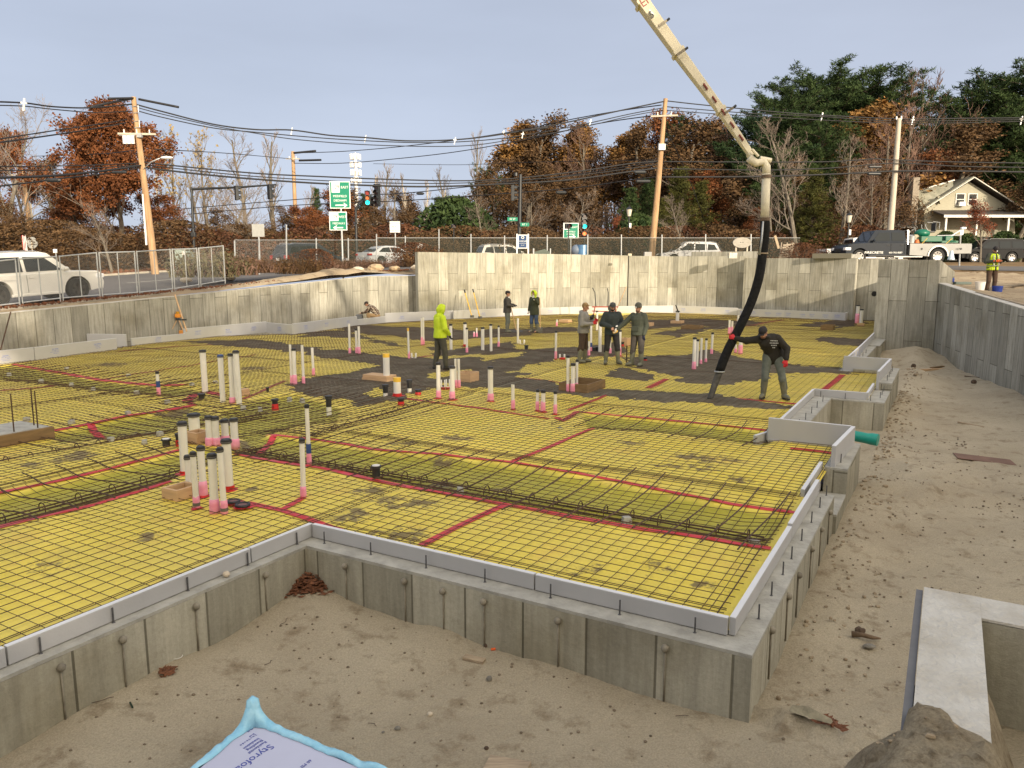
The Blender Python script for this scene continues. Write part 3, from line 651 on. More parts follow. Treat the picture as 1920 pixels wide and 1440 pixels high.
# heavier bars bridging the trenches
def zbar(u,v,lift): return ZS(u,v)+lift
b = MB(); rn = random.Random(11)
def bridge(b,u0,u1,v,lift=.075,sag=.03,r=.0092):
    P = []
    for k in range(9):
        t = k/8; u = u0+(u1-u0)*t; P.append(uv2(u,v+.05*math.sin(t*3+v),lift-sag*math.sin(math.pi*t)))
    b.tube(P,r,n=5)
v = 1.55
while v < 9.2: bridge(b,7.35+rn.uniform(-.12,.1),9.55+rn.uniform(-.1,.2),v+rn.uniform(-.03,.03)); v += .40
b.build('rebar',m_rebar,label='set of thick dark bars laid across the near olive trench',cat='rebar',group='thick bars bridging the trenches')
b = MB(); v = 2.6
while v < 6.3: bridge(b,11.85+rn.uniform(-.1,.1),13.75+rn.uniform(-.1,.1),v); v += .42
b.build('rebar',m_rebar,label='set of thick dark bars across the trench left of the deep grey board',cat='rebar',group='thick bars bridging the trenches')
b = MB(); u = .8
while u < 7.6:
    P = [uv2(u+.06*math.sin(k),8.55+k*.27+rn.uniform(-.02,.02),.075-.03*math.sin(math.pi*k/8)) for k in range(9)]; b.tube(P,.0095,n=5); u += .45
b.build('rebar',m_rebar,label='set of long bars across the left trench near the timber box',cat='rebar',group='thick bars bridging the trenches')
b = MB(); u = 6.4
while u < 10.8:
    P = [uv2(u,11.5+k*.29,.08-.03*math.sin(math.pi*k/8)) for k in range(9)]; b.tube(P,.0095,n=5); u += .36
b.build('rebar',m_rebar,label='set of long bars fanned over the trench right of the timber form',cat='rebar',group='thick bars bridging the trenches')
b = MB(); v = 13.4
while v < 23.2:
    P = [uv2(9.7+k*.3,v,.09-.04*math.sin(math.pi*k/8)) for k in range(9)]; b.tube(P,.009,n=5); v += .42
b.build('rebar',m_rebar,label='set of long bars over the far left trench below the jutting board',cat='rebar',group='thick bars bridging the trenches')
b = MB(); v = 8.6
while v < 12.6:
    P = [uv2(9.3+k*.4,v,.10-.05*math.sin(math.pi*k/8)) for k in range(9)]; b.tube(P,.0075,n=5); v += .27
b.build('rebar',m_rebar,label='close set bars over the muddy trench among the black stubs',cat='rebar',group='thick bars bridging the trenches')
# tied cages with hooks along the trench bottoms
def cage(lab,P0,P1,off,n,r=.0105,hook=.11):
    """P0,P1 in building coordinates; off: unit offset direction of the hooks"""
    root = empty('rebar_cage',uv2(P0[0],P0[1],0),lab,'rebar cage',group='tied bar cages in the trenches'); o = root.location; b = MB(); h = MB(); L = math.hypot(P1[0]-P0[0],P1[1]-P0[1])
    for j,(dz,dw) in enumerate(((.03,0),(-.09,.02),(-.085,.15),(.02,.16))):
        P = []; m_ = max(3,int(L/.5))
        for k in range(m_+1):
            t = k/m_; P.append(uv2(P0[0]+(P1[0]-P0[0])*t+off[0]*dw,P0[1]+(P1[1]-P0[1])*t+off[1]*dw,dz*.75+.012*nz3(t*L,j,1.1))-o)
        if j != 3: b.tube(P,r,n=6)
    b.build('long_bar',m_rebar,root)
    for k in range(n):
        t = (k+.5)/n; u,v = P0[0]+(P1[0]-P0[0])*t,P0[1]+(P1[1]-P0[1])*t; P = []
        for q in range(9):
            a = -.3+q/8*4.1; P.append(uv2(u+off[0]*(.06-.085*math.cos(a)),v+off[1]*(.06-.085*math.cos(a)),-.02+.085*math.sin(a)*.9)-o+uv2((P1[0]-P0[0])/L*.02*q/8,(P1[1]-P0[1])/L*.02*q/8))
        h = MB(); h.tube(P,.0072,n=5); h.build('hook',m_rebar,root)
cage('long hooked bar cage along the front side of the near olive trench',(7.95,1.5),(7.95,9.4),(1,0),24)
cage('hooked bar cage along the left trench, running out of the frame',(1,9.1),(8.1,9.15),(0,1),16)
cage('hooked bar cage under the trench beside the four short pink based pipes',(5.6,11.9),(10.2,11.3),(0,1),14)
cage('hooked bar cage in the muddy trench among the black stubs',(9.7,9.2),(13.0,9.4),(0,1),9)
# little concrete chairs under the bars
ch = None; rn = random.Random(3)
for i,(x,y) in enumerate([(17,703),(77,715),(125,692),(134,722),(175,731),(241,705),(256,737),(360,722),(314,755),(404,718),(50,788),(134,793),(240,776),(208,826),(271,831),(456,766),(488,769),(300,815),(543,750),(567,752),(1050,800),(1175,967),(1415,1010),(863,912)]):
    p = G(x,y,.02)
    if ch is None:
        bb = MB(); bb.loft([[Vector((sx*w,sy*w*.8,z)) for sx,sy in ((-1,-1),(1,-1),(1,1),(-1,1))] for w,z in ((.055,-.06),(.045,.03))]); ch = bb.build('rebar_chair',m_conct,bevel=.004); o = ch
    else: o = ch.copy(); COL.objects.link(o)
    o.location = (p.x,p.y,.045 if i < 20 else -.02); o.rotation_euler = (0,0,rn.uniform(0,3))
    where = ['far left trench','left trench below the jutting board','trench right of the timber form','muddy trench near the black stubs','right hand trenches'][0 if i < 5 else 1 if i < 10 else 2 if i < 15 else 3 if i < 20 else 4]
    tag(o,'small grey concrete block propping bars in the %s' % where,'rebar support','concrete blocks propping the bars in the %s' % where)
# ------------------------------------------------------------------ red tape
m_tape = mat('red_tape',(.52,.014,.018),rough=.35,var=.25,scale=4,col2=(.70,.04,.04)); m_tapef = mat('faded_tape',(.50,.14,.07),rough=.5,var=.2,scale=4,col2=(.42,.05,.04))
def tape(px,w,lab,m=None,lift=.012):
    P = pxl(px); Q = []
    for a,c_ in zip(P,P[1:]):
        k = max(1,int(math.dist(a,c_)/.15)); Q += [(a[0]+(c_[0]-a[0])*i/k,a[1]+(c_[1]-a[1])*i/k) for i in range(k)]
    Q.append(P[-1]); b = MB(); L = []
    for i,q in enumerate(Q):
        a = Q[max(0,i-1)]; c_ = Q[min(len(Q)-1,i+1)]; dx,dy = c_[0]-a[0],c_[1]-a[1]; l = math.hypot(dx,dy)+1e-9
        ww = w*(.5+.09*nz3(i*.3,len(Q),1)); x,y = -dy/l*ww,dx/l*ww
        for s_ in (1,0,-1):
            u,v = q[0]+s_*x,q[1]+s_*y; L.append(uv2(u,v,ZS(u,v)+lift+.003*(s_ == 0)))
    for i in range(len(Q)-1):
        for s_ in (0,1): b.f.append((i*3+s_,(i+1)*3+s_,(i+1)*3+s_+1,i*3+s_+1))
    b.v = L; b.uv = [[(0,0)]*4]*len(b.f)
    return b.build('tape_strip',m or m_tape,loc=L[0],smooth=True,label=lab,cat='tape',group='red tape strips over the sheeting joints')
TP = [([(465,945),(528,958),(590,978),(650,1000),(722,1027)],.10,'red tape strip just behind the inner front corner'),
 ([(530,957),(569,934)],.09,'short red tape reaching from the strip to the lone pipe'),
 ([(790,1024),(865,985),(950,946)],.10,'straight red tape crossing the front panel'),
 ([(440,850),(480,861),(600,878),(700,901),(812,922),(920,942),(1010,958),(1080,973),(1200,993),(1335,1013),(1445,1031)],.10,'long red tape along the near side of the olive trench'),
 ([(500,815),(600,825),(700,843),(830,853),(960,867),(1080,887),(1240,919),(1370,945),(1495,963)],.085,'long red tape along the far side of the olive trench'),
 ([(513,818),(500,828),(486,843)],.12,'short diagonal red tape at the left end of the olive trench'),
 ([(960,866),(1040,834),(1112,803)],.085,'red tape running up the middle of the slab from the trench'),
 ([(1080,773),(1160,779),(1260,789),(1370,799),(1482,813)],.085,'red tape along the trench left of the notch pit'),
 ([(1082,773),(1056,790),(1043,784)],.12,'bent red tape end below the row of short capped pipes'),
 ([(1065,770),(1140,740)],.09,'red tape slanting up to the dark concrete band'),
 ([(762,747),(830,757),(890,765),(950,775),(1030,786)],.09,'red tape below the taped pipes in the centre'),
 ([(-20,929),(100,904),(200,881),(300,855),(345,842)],.10,'red tape along the far side of the left trench'),
 ([(-20,995),(90,966),(180,945),(262,921),(318,903)],.11,'dusty red tape along the near side of the left trench'),
 ([(80,812),(160,796),(240,780),(320,768),(364,761),(350,754)],.13,'bright red tape right of the timber form'),
 ([(168,793),(178,802),(192,816)],.14,'short red tape tail dropping into the trench from the bright strip'),
 ([(25,683),(90,695),(190,713),(290,723),(352,722)],.16,'red tape along the far left trench'),
 ([(1215,728),(1250,711)],.16,'short red tape in the concrete splashes near the hose end'),
 ([(1545,731),(1565,716),(1580,703)],.15,'red tape patch right of the hose man'),
 ([(1482,841),(1540,847),(1582,854),(1590,862),(1572,872)],.13,'red tape at the foot of the deep grey board'),
 ([(350,752),(365,740),(385,735),(420,742)],.2,'torn red tape round the foot of the four tall pipes'),
 ([(1350,745),(1470,756),(1500,758)],.1,'red tape by the feet of the hose man')]
for px,w,lab in TP: tape(px,w,lab)
for px,w,lab in [([(190,712),(330,690),(480,665)],.09,'faded orange tape line in the far left panel'),([(-20,735),(60,728),(130,720)],.12,'faded tape line near the left edge of the photo'),([(220,660),(330,650),(440,645)],.16,'faded orange tape behind the jutting foam board'),([(455,750),(500,730),(535,714)],.10,'faded red tape left of the four pink based pipes'),([(760,673),(800,668),(845,664)],.16,'faded red tape left of the lime hoodie'),([(930,705),(1010,712),(1065,720)],.10,'orange tape along the dark concrete band'),([(1400,612),(1440,604),(1470,600)],.3,'faded tape in the far panel behind the hose')]:
    tape(px,w,lab,m_tapef)
# ------------------------------------------------------------------ fresh concrete
GREY = [pxl(L) for L in [
 [(330,640),(480,636),(560,646),(640,655),(740,668),(860,672),(900,700),(760,705),(700,684),(600,670),(500,655),(400,648)],
 [(540,625),(640,619),(760,648),(850,655),(960,640),(980,655),(860,672),(760,655),(660,634),(560,632)],
 [(555,712),(640,697),(700,688),(780,678),(860,668),(960,655),(1080,650),(1160,640),(1240,622),(1330,612),(1400,600),(1410,606),(1330,622),(1210,640),(1170,668),(1060,672),(985,690),(945,702),(1055,715),(1130,728),(1190,733),(1330,737),(1420,745),(1495,768),(1400,764),(1290,757),(1130,745),(1020,738),(940,728),(840,725),(770,738),(745,752),(660,775),(648,748),(560,738),(532,738)],
 [(700,705),(860,690),(1000,700),(940,726),(840,724),(760,740),(690,752),(560,735),(600,712)],
 [(1175,670),(1290,664),(1330,655),(1400,672),(1480,682),(1590,690),(1600,700),(1500,700),(1400,712),(1290,712),(1180,690)],
 [(1280,690),(1360,700),(1460,693),(1480,704),(1420,715),(1330,722),(1260,712)],
 [(1090,695),(1180,690),(1240,705),(1210,715),(1130,706)],
 [(1490,610),(1560,600),(1640,600),(1600,612),(1560,616)],[(1500,628),(1640,638),(1625,652),(1530,640)],
 [(620,605),(760,612),(900,618),(1080,612),(1090,620),(950,632),(800,640),(640,622)],
 [(1180,600),(1320,598),(1440,604),(1420,612),(1300,612),(1180,618)]]]
YEL = [pxl(L) for L in [[(700,648),(800,652),(820,662),(740,660)],[(985,708),(1040,700),(1090,712),(1060,718)],[(1155,630),(1240,627),(1300,640),(1280,660),(1180,662)],[(800,700),(870,692),(880,699),(810,708)],[(700,728),(725,735),(710,742)],[(950,705),(1050,698),(1090,714),(1060,716)],[(900,668),(980,660),(975,668),(910,676)]]]
bb_ = [(min(p[0] for p in P)-1.5,max(p[0] for p in P)+1.5,min(p[1] for p in P)-1.5,max(p[1] for p in P)+1.5) for P in GREY]
def conc_h(u,v):
    s_ = -1.5
    for P,bx in zip(GREY,bb_):
        if bx[0] < u < bx[1] and bx[2] < v < bx[3]: s_ = max(s_,sdpoly(u,v,P))
    for P in YEL:
        if s_ > -1: s_ = min(s_,-sdpoly(u,v,P)*1.5)
    if s_ <= -1.4: return None
    k = 1+max(0,(u-16)*.03)
    s_ = s_*1.0 + .24*k*nz3(u*.7,v,1.6,3) + .20*k*nz3(u,v,4.5,4) + .15*nz3(u,v*.6,11,6)
    s_ -= 1.1*max(0,nz3(u*.8,v,.95,21)-.12)+.5*max(0,nz3(u*.6,v*1.2,3.1,23)-.2)
    return s_
us2 = steps(9,44,.07,1.004); vs2 = steps(1.4,25,.07,1.003); b = MB(); idx = {}; H = {}
def hh(i,j):
    if (i,j) not in H: H[(i,j)] = conc_h(us2[i],vs2[j])
    return H[(i,j)]
for i in range(len(us2)-1):
    for j in range(len(vs2)-1):
        h4 = [hh(i,j),hh(i+1,j),hh(i+1,j+1),hh(i,j+1)]
        if any(x is None for x in h4) or max(h4) < -.03 or not inpoly(us2[i],vs2[j],FP): continue
        f = []
        for (p,q),h in zip(((i,j),(i+1,j),(i+1,j+1),(i,j+1)),h4):
            if (p,q) not in idx:
                u,v = us2[p],vs2[q]; e_ = max(-.02,min(.026,h*.09)); idx[(p,q)] = len(b.v)
                b.v.append(uv2(u,v,max(ZS(u,v),-.03)*.6+e_+.006*nz3(u,v,8,1)+.005*nz3(u,v,17,1)))
            f.append(idx[(p,q)])
        b.f.append(tuple(f))
b.uv = [[(0,0)]*4]*len(b.f)
m_wet = mat('wet_concrete',(.105,.092,.062),rough=.8,spec=.12,var=.3,scale=2.2,col2=(.20,.18,.135),bump=1.0,bscale=22)
b.build('wet_concrete',m_wet,smooth=True,kind='stuff',label='dark freshly poured concrete spread in bands over the mesh',cat='wet concrete')
# ------------------------------------------------------------------ standing pipes
m_pvc = mat('white_pvc',(.74,.72,.66),rough=.35,var=.05,scale=3); m_cap = mat('black_rubber',(.022,.022,.025),rough=.45,var=.3,scale=8)
m_pink = mat('pink_sleeve',(.78,.25,.38),rough=.6,var=.15,scale=10,col2=(.84,.38,.48)); m_red = mat('red_wrap',(.55,.02,.02),rough=.35,var=.25,scale=12)
m_band = mat('grey_band',(.16,.15,.14),rough=.4,metal=.3); m_yel = mat('yellow_tape',(.80,.50,.06),rough=.45); m_blue = mat('blue_tape',(.03,.07,.22),rough=.4)
m_wood = mat('new_lumber',(.55,.36,.20),rough=.8,var=.15,scale=2,stretch=(1,1,8),bump=.2); m_woodo = mat('wet_lumber',(.20,.125,.055),rough=.8,var=.25,scale=3,stretch=(1,1,6),bump=.3)
PG = 'white plastic pipes standing in the slab'
def pipe(x,yb,yt,w,k,lab,sl=.16,z0=0.0,name='standpipe',grp=PG,tilt=None):
    p = G(x,yb,z0); dist = math.hypot(p.y,0); q = D(x,yt,p.y); h = q.z-z0; r = w/2*p.y/FPX*1.0
    root = empty(name,(p.x,p.y,z0-.03),lab,'pipe',group=grp); rn = random.Random(int(x*7+yb)); lean = Vector((rn.uniform(-.012,.012),rn.uniform(-.02,.02),0)); top = Vector((0,0,h+.03))+lean*h
    n = 16 if w > 8 else 12
    b = MB(); b.cyl((0,0,-.1),top-Vector((0,0,.02 if 'c' in k else 0)),r,n=n,caps='c' in k)
    if 'c' not in k: b.cyl(top-Vector((0,0,.12)),top-Vector((0,0,.001)),r*.86,n=n,caps=False)
    b.build('pipe',m_pvc,root,auto=40)
    if 'c' in k:
        cb = MB(); cb.cyl(top-Vector((0,0,.045)),top,r*1.18,n=n); cb.cyl(top,top+Vector((0,0,.012)),r*1.02,r*.9,n=n); cb.cyl(top-Vector((0,0,.03)),top-Vector((0,0,.018)),r*1.26,n=n)
        cb.build('cap',m_blue if 'b' in k else m_cap,root,auto=40)
        if w > 8: MB().cyl(top-Vector((0,0,.034)),top-Vector((0,0,.022)),r*1.30,n=n).build('clamp',m_band,root,auto=40)
    if 'y' in k: MB().cyl(top-Vector((0,0,.09)),top+Vector((0,0,.004)),r*1.04,n=n).build('tape_ring',m_yel,root,auto=40)
    if 'p' in k:
        s_ = MB(); rr = [r*1.12,r*1.2,r*1.25,r*1.2]; s_.tube([Vector((0,0,.03+sl)),Vector((0,0,.03+sl*.7)),Vector((0,0,.03+sl*.3)),Vector((0,0,-.02))],rr,n=n); s_.build('sleeve',m_pink,root,smooth=True)
    if 'g' in k: MB().cyl((0,0,.07),(0,0,.11),r*1.3,n=n).build('band',m_band,root,auto=40)
    if 'r' in k: MB().cyl((0,0,-.02),(0,0,.03+sl*(.35 if 'p' in k else .45)),r*1.28,r*1.2,n=n).build('red_wrap',m_red,root,auto=40)
    if 'r' in k and w > 5:
        s_ = MB(); rn = random.Random(int(x)); P = [Vector((math.cos(a)*r*rn.uniform(1.6,2.9),math.sin(a)*r*rn.uniform(1.6,2.9),.03+rn.uniform(0,.012))) for a in [i*.7 for i in range(9)]]
        s_.add(P+[Vector((0,0,.06))],[(i,(i+1) % 9,9) for i in range(9)]); s_.build('tape_skirt',m_red,root)
    if 'w' in k:
        s_ = MB(); s_.cyl((0,0,.2),(0,0,.34),r*1.25,n=n); s_.build('blue_sticker',m_blue,root,auto=40)
    return root
T = [
 (347,888,792,16,'cr','tall thick capped pipe at the left of the near cluster, red tape at its foot',.10),
 (393,835,781,12.5,'cp','first of four short capped pipes in a row behind the near cluster',.13),(406,834,782,13.5,'cp','second of the four short capped pipes, wider than its neighbours',.12),
 (423,830,787,13.5,'cp','third of the four short capped pipes, behind the near cluster',.12),(441,836,785,14,'cp','rightmost of the four short capped pipes in a row',.12),
 (430,918,824,17,'cr','thick capped pipe at the back right of the near cluster, red tape low on it',.13),(369,954,848,11,'cprg','slim capped pipe with pink sleeve at the front left of the near cluster',.16),
 (382,931,838,13.5,'cpr','capped pipe with a tall pink sleeve in the middle of the near cluster',.20),(403,962,852,16,'cp','thick capped pipe with wide pink sleeve at the front of the near cluster',.17),(421,964,840,11.5,'cpg','slim capped pipe with grey band, front right of the near cluster',.17),
 (569,932,824,10,'cp','lone capped pipe standing on the short red tape, right of the near cluster',.14),(580,871,759,8,'cpw','slim capped pipe with blue stickers just behind the lone capped pipe',.22),
 (385,737,657,11,'c','tallest of four white pipes left of centre, black rubber cap on top',.1),(418,754,666,10,'cb','white pipe with a blue patched cap, second of the four left of centre',.1),
 (436,756,664,9,'cp','white pipe with small pink sleeve, third of the four left of centre',.13),(449,757,658,10.5,'c','rightmost of the four white pipes left of centre',.1),(441,748,668,4,'c','thin pipe squeezed behind the right pair left of centre',.1),
 (298,740,697,6,'cpw','short stub with pink lower half standing alone over the left trench',.22),
 (547,722,646,4.5,'p','thin open pipe, leftmost of four pink based pipes by the concrete edge',.25),(553,722,654,7.5,'cp','thicker capped pipe, second of the four pink based pipes',.25),(569.5,721,647,5.2,'p','thin open pipe, third of the four pink based pipes',.20),(588,704,652,5,'p','shorter pipe, rightmost and farthest of the four pink based pipes',.2),
 (656,664,607,4.2,'p','thin pipe left of the pair below the crouching worker',.2),(669,664,617,4.4,'cp','capped pipe of the pair below the crouching worker',.25),(674,665,612,4.2,'p','open pipe of the pair below the crouching worker',.25),
 (767,674,615,3.8,'yp','slim pipe with a yellow taped top left of the lime hoodie',.26),(791,648,597,3.2,'p','left pipe of a thin pair just left of the lime hoodie',.3),(794.5,648,595,3.2,'p','right pipe of a thin pair just left of the lime hoodie',.3),
 (745,743,708,14,'yr','wide short pipe with yellow rim and red tape at its foot',.16),
 (822.5,747,680,8,'cpr','capped pipe left of the taped pair below the lime hoodie',.18),(848,750,687,9.5,'cpr','wide capped pipe with pink and red base below the lime hoodie',.19),(855,728,673,4.5,'p','left thin open pipe behind the wide capped one in the centre',.2),(861,728,673,5,'p','right thin open pipe behind the wide capped one in the centre',.2),
 (920,753,688,10,'cpr','single capped pipe standing alone in the centre of the slab',.18),
 (846,657,608,5.5,'c','capped pipe just right of the lime hoodie',.1),(872,650,605,6,'cr','capped pipe with red foot behind the lime hoodie on the right',.2),(875.5,663,615,4,'cp','thin capped pipe right in front of the red footed one',.2),
 (905,658,614,6.2,'c','wide capped pipe in the wet concrete right of the lime hoodie',.1),(921,660,608,5,'c','taller capped pipe beside the wide one in the wet concrete',.1),(935,651,611,3.6,'cp','thin capped pipe at the end of the row right of the lime hoodie',.2),
 (889,633,622,3,'p','tiny pink based stub far behind the capped pipe row',.2),(894,633,615,3,'p','slightly taller pink based stub far behind the capped pipe row',.2),(971,645,597,4,'','thin open pipe between the two workers with tools',.2),(1044,612,599,3,'p','tiny pink based stub left of the pale far timber block',.2),
 (1042,674,621,4.2,'cpr','thin capped pipe left of the grey hoodie worker',.25),(1065,736,667,6,'cpr','leftmost of three pink footed pipes in front of the timber box',.2),(1074,737,682,8,'cpr','thickest of three pink footed pipes in front of the timber box',.22),(1081,734,675,5,'cpr','rightmost of three pink footed pipes in front of the timber box',.2),
 (962,768,721,6.5,'pr','short open pipe with pink base right of the single capped pipe',.2),(1007.5,771,731,6,'cpr','left of the three short capped pipes near the trench',.2),(1018,773,732,8,'cpr','widest of the three short capped pipes near the trench',.22),(1041,777,734,6,'cpr','rightmost of the three short capped pipes near the trench',.2),
 (1119,620,583,4,'c','far capped pipe left of the black jacket worker',.2),(1125,662,607,6.2,'','wide white pipe just left of the black jacket worker',.2),(1108,660,606,4,'pw','pipe with blue sticker right of the grey hoodie worker',.2),(1160,668,619,8,'cpr','wide capped pipe between the black jacket and green hoodie workers',.28),(1142,664,630,7.5,'p','wide pipe behind the legs of the black jacket worker',.2),(1104,668,640,4,'pr','short pipe by the boots of the grey hoodie worker',.2),
 (1301,694,633,6.6,'cpr','widest front pipe of the group left of the hose',.24),(1306.5,688,637,4.8,'c','second pipe of the group left of the hose, half hidden',.2),(1314,684,634,4.2,'p','third pipe, open topped, in the group left of the hose',.15),(1323,681,635,4.2,'cp','fourth capped pipe in the group left of the hose',.15),(1334,665,624,4.4,'cp','farthest capped pipe in the group left of the hose',.2),
 (1367,627,600,4,'pr','left pipe of the red footed pair behind the hose',.3),(1372,626,602,4,'pr','right pipe of the red footed pair behind the hose',.3),(1388,664,633,7,'p','short wide pipe behind the arm of the hose man',.3),(1379,662,646,4.5,'p','short thin pipe behind the arm of the hose man',.15),(1383.5,615,591,3.6,'','thin far pipe just right of the hose',.2),
 (1606.5,607,572,6,'cp','capped pipe with pink base, left of the pair by the recessed wall',.5),(1140,612,595,3.5,'','far thin pipe behind the black jacket worker',.2)]
for (x,yb,yt,w,k,lab,sl) in T: pipe(x,yb,yt,w,k,lab,sl)
def boxform(x,yb,yt,wpx,dp,lab,m=None,rz=-TH,h=None,hollow=True):
    p = G(x,yb,0); w = wpx*p.y/FPX; h = h or (D(x,yt,p.y).z); d = dp; root = empty('timber_box',(p.x,p.y,0),lab,'timber form',rz); t = .038; m = m or m_wood
    def bd(c,dd): MB().box(c,dd).build('board',m,root,bevel=.003)
    if hollow:
        bd((0,-d/2,h/2),(w,t,h)); bd((0,d/2,h/2),(w,t,h)); bd((-w/2+t/2,0,h/2),(t,d-t-.002,h)); bd((w/2-t/2,0,h/2),(t,d-t-.002,h))
    else: bd((0,0,h/4),(w,d,h/2)); bd((0,0,h*.75+.002),(w*.96,d*.92,h/2-.004))
    return root
def stacked(x,yb,yt,w,k,lab,z0,grp=PG): return pipe(x,yb,yt,w,k,lab,.1,z0=z0)
boxform(372,829,808,34,.24,'small timber box holding a wide short pipe behind the near cluster')
pipe(365.5,814,776,20,'c','widest capped pipe, short, standing in the small timber box',.1,z0=.0)
boxform(340,931,911,44,.30,'open timber box at the left foot of the near cluster')
pipe(354.5,921,855,11,'c','slim capped pipe rising out of the open timber box',.1)
boxform(712,714,702,60,.42,'pale timber block under the wide yellow rimmed pipe',hollow=False)
pipe(725,709,663,12.5,'y','wide yellow rimmed pipe standing on the pale timber block',.1,z0=.09)
boxform(877,716,697,32,.36,'pale timber box beside the taped pipes in the centre')
boxform(1092,731,714,58,1.0,'weathered timber box sunk in the concrete behind the three pink footed pipes',m=m_woodo)
boxform(1060,605,599,20,.5,'small pale timber box far behind the workers',hollow=False)
boxform(1270,607,601,20,.5,'pale timber base of the lone far pipe'); pipe(1270,604,583,6.5,'c','lone far pipe on a timber base with a lever on top',.1,z0=.08)
boxform(1172,649,634,16,.4,'pale timber box right of the black jacket worker')
boxform(1298,617,610,34,.7,'grey timber box sunk in the far concrete',m=m_woodo); boxform(1552,618,609,22,.7,'brown timber box sunk in concrete near the recessed wall',m=m_woodo); boxform(1390,603,598,16,.5,'tiny pale timber box far behind the hose')
boxform(1216,612,605,14,.5,'tiny timber box behind the green hoodie worker')
boxform(1614,611,606,12,.3,'pale timber base of the shorter pipe by the recessed wall'); pipe(1614,609,580,6,'c','capped pipe on a timber base, right of the pair by the recessed wall',.1)
boxform(457,742,729,14,.22,'small timber piece behind the four pipes left of centre',hollow=False)
# timber form with upright bars on the left
p = G(32,828,0); root = empty('column_form',(p.x,p.y,0),'timber form filled with grey concrete at the left edge, four bars standing up','timber form',-TH)
MB().box((-.25,0,.09),(1.0,.95,.20)).build('form_board',m_woodo,root,bevel=.004); MB().box((-.25,0,.185),(.9,.85,.03)).build('concrete_fill',m_conct,root)
for (x,y,h) in ((-.16,-.30,.62),(-.10,.34,.62),(.14,-.1,.62),(.16,.26,.62)):
    MB().cyl((x,y,.1),(x+.01,y,.2+h),.011,n=8).build('upright_bar',m_rebar,root,auto=40)
# black stubs, drains and discs
def stub(x,yb,yt,w,k,lab,cat='pipe cap'):
    p = G(x,yb,0); h = max(.08,D(x,yt,p.y).z); r = w/2*p.y/FPX; root = empty('drain_stub',(p.x,p.y,0),lab,cat,group='black capped drain stubs in the slab')
    z0 = 0
    if 'w' in k: MB().cyl((0,0,-.05),(0,0,h*.5),r*.72,n=14).build('white_neck',m_pvc,root,auto=40); z0 = h*.45
    if 'r' in k: MB().cyl((0,0,-.03),(0,0,h*.5),r*1.1,r*.9,n=14).build('red_wrap',m_red,root,auto=40); z0 = h*.4
    MB().cyl((0,0,z0-.03),(0,0,h*.8),r*.82,n=16).build('stub_body',m_cap,root,auto=40)
    b = MB(); b.cyl((0,0,h*.8),(0,0,h),r*1.05,n=16); b.ring((0,0,h*.85),r*1.02,r*.1,16,6); b.build('rim',m_cap,root,auto=40)
    if 'l' in k: MB().cyl((0,0,h),(0,0,h+.008),r*.8,n=16).build('lid',m_pvc,root,auto=40)
for a in [(705.5,892,873,19,'l','black stub with a pale lid standing in the olive trench'),(312,836,823,17,'l','black stub with pale lid left of the near cluster'),(334,836,813,9,'r','small black stub with red foot behind the near cluster'),(378,748,738,13,'','low black stub at the foot of the tallest pipe left of centre'),
          (516,766,748,13,'r','black stub wrapped in red tape on the torn yellow sheet'),(617,774,742,13,'w','black capped stub with white neck at the edge of the concrete'),(723,744,721,12,'w','black capped stub left of the wide yellow rimmed pipe'),(768,736,712,11,'w','black capped stub right of the wide yellow rimmed pipe'),(784,740,730,12,'r','low red wrapped stub right of the stub pair in the centre'),(752,759,746,13,'r','low red wrapped stub in front of the wide yellow rimmed pipe'),
          (987,655,647,8,'','small black stub in the wet concrete below the capped worker'),(1114,660,651,9,'','small black stub behind the grey hoodie worker'),(1121,660,650,9,'','second small black stub behind the grey hoodie worker'),(1209,677,670,9,'r','low red footed stub by the boots of the green hoodie worker'),(1352,679,674,9,'r','low red stub right of the pipe group near the hose'),(1167,650,641,7,'r','low red stub in front of the pale timber box'),(502,735,726,6,'','low black stub left of the pink based pipes')]: stub(*a)
for (x,y,w,lab) in ((438,942,27,'black ring shaped drain cover lying behind its twin, right of the near cluster'),(455,949,30,'black ring shaped drain cover nearest the camera, on red tape')):
    p = G(x,y,.03); r = w/2*p.y/FPX; root = empty('drain_cover',(p.x,p.y,.035),lab,'drain cover',group='pair of black round drain covers')
    MB().ring((0,0,.012),r*.82,r*.18,24,8).build('rubber_ring',m_cap,root,auto=40); MB().cyl((0,0,.0),(0,0,.014),r*.7,n=20).build('plate',mat('dull_red_plate',(.20,.10,.09),rough=.6),root,auto=40)
    b = MB(); rn = random.Random(int(x)); P = [Vector((math.cos(a)*r*rn.uniform(1.1,1.7),math.sin(a)*r*rn.uniform(1.1,1.7),-.006)) for a in [i*.7 for i in range(9)]]; b.add(P+[Vector((0,0,.0))],[(i,(i+1) % 9,9) for i in range(9)]); b.build('tape_patch',m_red,root)
def trap(x,yb,yt,w,lab,red=False):
    p = G(x,yb,0); h = D(x,yt,p.y).z; W_ = w*p.y/FPX; r = W_*.14; root = empty('pipe_trap',(p.x,p.y,0),lab,'pipe trap',group='white U shaped pipe traps')
    P = [(-W_*.36,0,h),(-W_*.36,0,h*.35)] + [(-W_*.36*math.cos(a),0,h*.35-W_*.3*math.sin(a)) for a in (0.6,1.2,1.57,1.95,2.55)] + [(W_*.36,0,h*.35),(W_*.36,0,h)]
    MB().tube(P,r,n=10).build('bend',m_pvc,root,smooth=True)
    if red: MB().box((0,0,.03),(W_*.9,W_*.5,.07)).build('red_wrap',m_red,root,bevel=.01)
